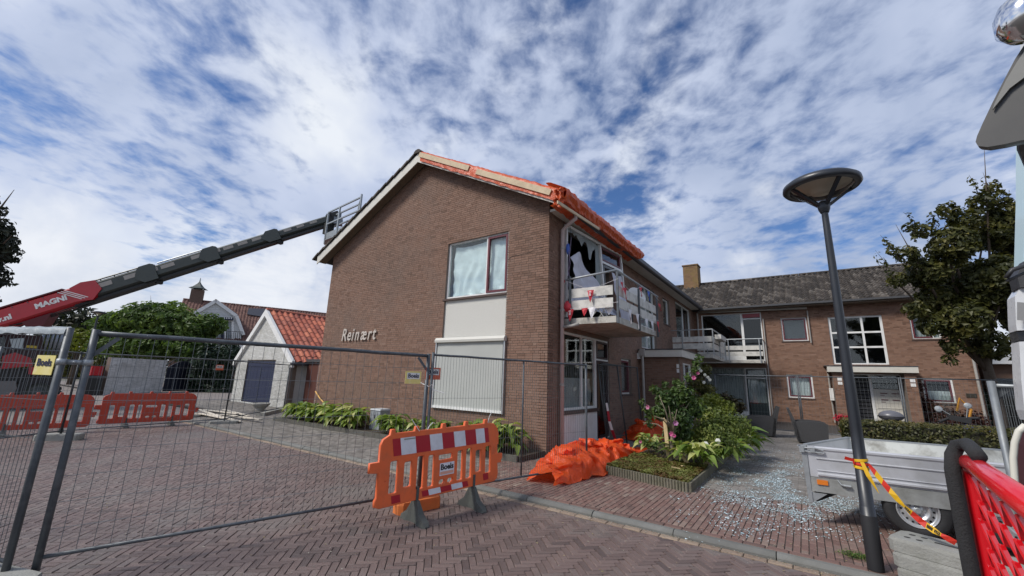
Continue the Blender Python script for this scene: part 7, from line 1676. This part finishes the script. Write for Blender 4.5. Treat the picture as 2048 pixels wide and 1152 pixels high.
for _ in range(26000):
    p = inquad(rr, 0, 1, 0, .22 if rr.random() < .85 else 1); p = p+V((0,0,.13+.05*max(0, noise.noise((p.x*3,p.y*3,2)))+rr.uniform(0,.035))); nr = V((rr.uniform(-1,1), rr.uniform(-1,1), 1.2)).normalized(); a = nr.orthogonal().normalized(); a = a*cos(rr.random()*6)+nr.cross(a)*sin(rr.random()*6); bb = nr.cross(a); s = rr.uniform(.012,.024)
    m.add([p-a*s, p+bb*s*.7, p+a*s, p-bb*s*.7], [(0,1,2,3)], min(.99, max(0, .4+.5*noise.noise(p*4)+rr.gauss(0,.18))))
tag(obj('ground_cover', m, foliage_mat('ground_cover_leaf', [(.13,.065,.03),(.12,.11,.03),(.14,.16,.04),(.24,.26,.08)], .2)), 'low brown and green ground cover filling the front of the bed', 'ground cover', kind='stuff')
# flowering hibiscus with split stem
bx = G(1342, 925, PZ+.13); HB = thing('hibiscus_shrub', 'flowering shrub with split broken stem near the front of the bed', 'shrub', bx)
m = MB(); m.tube([bx, bx+V((.02,.05,.35)), bx+V((.06,.1,.65)), bx+V((.05,.1,.95))], [.05,.04,.032,.02], 10); rr = random.Random(61)
for k in range(12): e = bx+V((rr.uniform(-.6,.5), rr.uniform(-.3,.6), rr.uniform(.7,1.5))); s = bx+V((.04,.08,rr.uniform(.4,.7))); m.tube([s, s.lerp(e,.5)+V((0,0,.08)), e], [.02,.012,.005], 5)
obj('stem', m, mat('pale_bark', (.22,.18,.13), .9, nz=.2, nscale=12, bump=.5), HB, smooth=True)
SPL = mat('splintered_wood', (.55,.42,.22), .7, nz=.15, nscale=14)
a, b_ = atPl(1337,912,bx+V((0,.03,0)),(0,-1,0)), atPl(1330,842,bx+V((0,.03,0)),(0,-1,0)); m = MB(); m.beam(a, b_, .05, .07); m.beam(b_, b_+V((-.02,0,.06)), .02, .03); m.beam(atPl(1352,895,bx+V((0,.03,0)),(0,-1,0)), atPl(1378,930,bx+V((0,.0,0)),(0,-1,0)), .05, .06); obj('splinter', m, SPL, HB)
m = MB(); lob = []
for x, y, dy, r in ((1335,800,.2,.34),(1365,790,.35,.34),(1320,825,.15,.26),(1360,835,.25,.36),(1388,815,.5,.30),(1345,865,.2,.26),(1302,848,.1,.16),(1310,780,.2,.18),(1372,870,.3,.22)): lob.append((atPl(x, y, bx+V((0,dy,0)), (0,-1,0)), (r*.9, r*.9, r*.8)))
leaf_cloud(m, [(c_, (r_[0]*.85, r_[1]*.85, r_[2]*.85)) for c_, r_ in lob], 3300, .08, rr, shell=.25); leaf_cloud(m, [(atPl(x, y, bx+V((0,.3,0)), (0,-1,0)), (.09,.09,.1)) for x, y in ((1283,806),(1293,818),(1297,830),(1362,770),(1375,756),(1388,742),(1392,728),(1398,716),(1345,782),(1285,880),(1297,888),(1310,892),(1352,764),(1330,770))], 620, .075, rr, shell=.1)
obj('foliage', m, foliage_mat('hibiscus_leaf', [(.02,.042,.012),(.045,.082,.02),(.08,.13,.032),(.17,.23,.06)], .3), HB, kind='stuff')
m = MB(); m.tube([atPl(1355,800,bx+V((0,.3,0)),(0,-1,0)), atPl(1375,756,bx+V((0,.3,0)),(0,-1,0)), atPl(1400,712,bx+V((0,.3,0)),(0,-1,0))], [.012,.008,.004], 5); m.tube([atPl(1325,830,bx+V((0,.2,0)),(0,-1,0)), atPl(1280,800,bx+V((0,.2,0)),(0,-1,0))], [.012,.004], 5); obj('long_twig', m, BARK, HB)
PET = foliage_mat('lilac_petal', [(.35,.12,.30),(.5,.22,.42),(.55,.40,.55)], .3); PETP = foliage_mat('pink_petal', [(.5,.06,.22),(.6,.12,.32),(.6,.3,.42)], .3)
def flower(px, py, dy, r, mt):
    c = atPl(px, py, bx+V((0,dy,0)), (0,-1,0)); m = MB(); R = basis(V((rr.uniform(-.5,.5), -1, rr.uniform(-.2,.6))))
    for k in range(6):
        a0 = 2*pi*k/6; m.add([c, c+R @ V((r*.8*cos(a0-.5), r*.8*sin(a0-.5), .03)), c+R @ V((r*cos(a0), r*sin(a0), .045)), c+R @ V((r*.8*cos(a0+.5), r*.8*sin(a0+.5), .03))], [(0,1,2,3)], rr.random())
    obj('flower', m, mt, HB)
for f in ((1297,815,.1,.05,PETP),(1388,757,.3,.05,PETP),(1345,868,0,.055,PETP),(1352,846,-.05,.055,PET),(1282,884,.1,.035,PETP),(1349,872,-.02,.04,PETP),(1396,748,.3,.035,PETP)): flower(*f)
# dense shrubs and broad leaved plants behind
def shrub(label, pts, n, size, mt, seed, Yb, group='shrubs in the front garden bed', sh=.35, nm='garden_shrub'):
    lob = [(atY(x, y, Y), (r*.9, r*.9, r*.75)) for x, y, Y, r in pts]; c = lob[0][0]; t = thing(nm, label, 'shrub', (c.x, c.y, PZ+.13), 0, group); r_ = random.Random(seed); m = MB(); leaf_cloud(m, lob, n, size, r_, shell=sh); obj('foliage', m, mt, t, kind='stuff'); m = MB()
    for k in range(7): l = lob[k % len(lob)][0]; m.tube([(c.x+r_.uniform(-.1,.1), c.y+r_.uniform(-.1,.1), PZ+.12), ((l.x+c.x)/2, (l.y+c.y)/2, (l.z+PZ)/2), l], [.015,.01,.005], 5)
    obj('stem', m, BARK, t, kind='stuff'); return t
GS = foliage_mat('glossy_shrub_leaf', [(.04,.06,.014),(.085,.12,.024),(.145,.185,.038),(.30,.32,.09)], .28)
shrub('rounded small leaved shrub in the middle of the front bed', [(1430,840,10.2,.42),(1455,860,10.0,.38),(1420,870,9.5,.36),(1450,885,9.4,.30),(1475,850,10.8,.35),(1395,860,9.6,.30)], 5200, .065, GS, 71, 10)
shrub('yellowish flowering shrub at the back of the front bed', [(1425,805,12.2,.35),(1410,815,11.8,.35),(1450,815,12,.3)], 1600, .09, GREEN_Y, 72, 12)
shrub('dark shrub with white blossoms climbing beside the porch door', [(1405,740,14.2,.30),(1395,770,14,.35),(1415,780,14,.3),(1400,800,13.8,.3)], 1500, .10, GREEN_D, 73, 14)
shrub('reddish shrub under the far ground floor window', [(1450,800,16,.35),(1470,812,16,.35),(1435,808,16,.3)], 900, .12, foliage_mat('brownish_leaf', [(.03,.015,.01),(.05,.035,.015),(.05,.06,.02)], .2), 74, 16)
m = MB()
for px, py in ((1402,742),(1410,750),(1416,755),(1398,737),(1420,760),(1408,765),(1395,900),(1412,888),(1436,882)): c = atY(px, py, 13.6 if py < 800 else 9.0); m.lathe([(0,0),(.05,.02),(.0,.03)], c, basis((0,-1,.2)), 6)
tag(obj('white_blossom', m, foliage_mat('white_petal', [(.7,.7,.68),(.75,.75,.72)], .3)), 'scattered white blossoms on the shrubs of the front bed', 'blossom', kind='stuff')
for i, (px, Y, R, lab) in enumerate(((1395,8.6,.42,'broad leaved hosta right of the split stem'),(1360,8.9,.36,'hosta directly behind the split stem'),(1300,9.6,.34,'small hosta left of the split stem'),(1455,9.6,.42,'hosta at the right edge of the front bed'),(1490,11.5,.5,'large drooping hosta at the back right corner of the bed'),(1470,12.6,.5,'tall hosta near the left wicker armchair'),(1420,10.6,.45,'hosta deep in the middle of the front bed'))):
    c = atY(px, 880, Y); hosta(c.x, Y, R*.95, lab, n=60, seed=80+i, z=PZ+.18, group='hostas in the front bed', yl=i in (0,2))
# wood chips on the bed and drive
for i, (x, y) in enumerate(((1352,938),(1366,934),(1458,918))):
    c = G(x, y, PZ+(.2 if i < 2 else 0)); m = MB(); m.cbox(c+V((0,0,.02)), (.14,.03,.012), Matrix.Rotation(.5+i, 3, 'Z') @ Matrix.Rotation(.15, 3, 'Y')); tag(obj('wood_splinter', m, SPL), ['pale wood splinter lying on the ground cover', 'second wood splinter beside the broken stem foot', 'wood splinter on the drive beside the bed'][i], 'wood splinter')
# weeds in the joints
m = MB(); rr = random.Random(90); 
for _ in range(500):
    c = G(1712, 1113, PZ); p = c+V((rr.gauss(0,.06), rr.gauss(0,.05), .005+rr.random()*.02)); a = V((rr.uniform(-1,1), rr.uniform(-1,1), .3)).normalized()*.012; b = V((-a.y, a.x, .002)); m.add([p-a, p+b*.5, p+a, p-b*.5], [(0,1,2,3)], rr.random())
tag(obj('weeds', m, GREEN_B), 'small weeds in the paving near the lamp post', 'weeds', kind='stuff')
# shattered glass over the drive
m = MB(); rr = random.Random(99); pts = 0
while pts < 24000:
    x, y = rr.uniform(1330, 1800), rr.uniform(895, 1085); k = ((x-1590)/(150 if x > 1590 else 130))**2+((y-962)/(58 if y > 962 else 52))**2
    if rr.random() > math.exp(-k*.9): continue
    p = G(x, y, PZ+.004)
    if F1.x-.9 < p.x < -1.62 and p.y > 7.6: continue
    dn = noise.noise((p.x*2.6, p.y*1.3, 4))+.5*noise.noise((p.x*7, p.y*4, 9))
    if rr.random() > .45+1.3*dn: continue
    s = rr.uniform(.004,.011)*(1.0 if rr.random() < .96 else 1.9); a0 = rr.random()*6.28; n = rr.choice((3,4,4,5)); tl = (rr.uniform(-.25,.25), rr.uniform(-.25,.25)); h = rr.uniform(0,.012)
    q = [(p.x+s*rr.uniform(.6,1.2)*cos(a0+2*pi*i/n), p.y+s*rr.uniform(.6,1.2)*sin(a0+2*pi*i/n)) for i in range(n)]
    m.add([(u, v, p.z+h+tl[0]*(u-p.x)+tl[1]*(v-p.y)) for u, v in q], [tuple(range(n))], rr.random()); pts += 1
GLF = mat('glass_fragment', (0,0,0), .12, ramp=[(.25,.38,.40),(.45,.60,.63),(.65,.80,.84),(.85,.93,.95)], spec=.9)
tag(obj('glass_fragments', m, GLF), 'shattered window glass strewn over the drive beside the trailer', 'broken glass', kind='stuff')
# fallen leaves and grit
m = MB()
for _ in range(700):
    x, y = rr.uniform(-12, 2.4), rr.uniform(1.5, 7.6); z = .004 if y < KY else PZ+.004
    s = rr.uniform(.006,.018); a0 = rr.random()*6.28; m.add([(x+s*cos(a0), y+s*sin(a0), z), (x-s*.4*sin(a0), y+s*.4*cos(a0), z+.004), (x-s*cos(a0), y-s*sin(a0), z), (x+s*.4*sin(a0), y-s*.4*cos(a0), z+.003)], [(0,1,2,3)], rr.random())
tag(obj('litter', m, mat('dry_leaf_litter', (0,0,0), .8, ramp=[(.25,.18,.08),(.35,.30,.15),(.5,.47,.40),(.15,.12,.07)])), 'tiny dry leaves and grit scattered over the bricks', 'litter', kind='stuff')

# low planting and roofs that close the view behind the machine and beyond the tree
def far_hedge(label, a, b, h, n, mt, seed, z0=0.):
    t = thing('far_hedge', label, 'hedge', (V(a)+V(b))/2, 0, 'far hedges along the street'); rr = random.Random(seed); m = MB(); a, b = V(a), V(b); k = int((b-a).length/3)+1
    leaf_cloud(m, [(a.lerp(b, (i+.5)/k)+V((0,0,h*.5*rr.uniform(.8,1.15))), (2.4,2.0,h*.5)) for i in range(k)], n, .5, rr, shell=.45); obj('foliage', m, mt, t, kind='stuff')
    m = MB(); u = (b-a).normalized()*1.2; m.prism([a+u, b-u, b-u+V((0,0,h*.75)), a+u+V((0,0,h*.75))], (.4,.4,0)); obj('core', m, MAT['hedge_shade_twigs'], t)
p0, p1, p2 = atD(-700,730,52), atD(-10,728,52), atD(330,735,52)
far_hedge('dark hedge line in the distance at far left behind the red machine', (p0.x,p0.y,0), (p1.x,p1.y,0), 5, 5000, GREEN_O, 5)
far_hedge('distant hedge between the machine and the garden wall', (p1.x,p1.y,0), (p2.x,p2.y,0), 4.2, 4500, GREEN_D, 6)

# sand and grit gathered along the kerb and in the road joints
m = MB(); rr = random.Random(123)
for _ in range(5200):
    if rr.random() < .55: x, y = rr.uniform(-15, 2.4), KY-abs(rr.gauss(0,.05))
    else: x, y = rr.uniform(-13, 2.4), rr.uniform(.8, KY); 
    if y < KY-.2 and noise.noise((x*.9, y*.9, 7)) < .12: continue
    s = rr.uniform(.003,.009); z = .006+undul(x, y); a0 = rr.random()*6.28; m.add([(x+s*cos(a0), y+s*sin(a0), z), (x+s*cos(a0+2), y+s*sin(a0+2), z+.004), (x+s*cos(a0+4), y+s*sin(a0+4), z)], [(0,1,2)], rr.random())
tag(obj('road_grit', m, mat('grit', (0,0,0), .9, ramp=[(.12,.11,.09),(.25,.22,.18),(.38,.35,.30),(.07,.09,.04)])), 'sand, grit and moss specks gathered along the kerb and in the road joints', 'grit', kind='stuff')
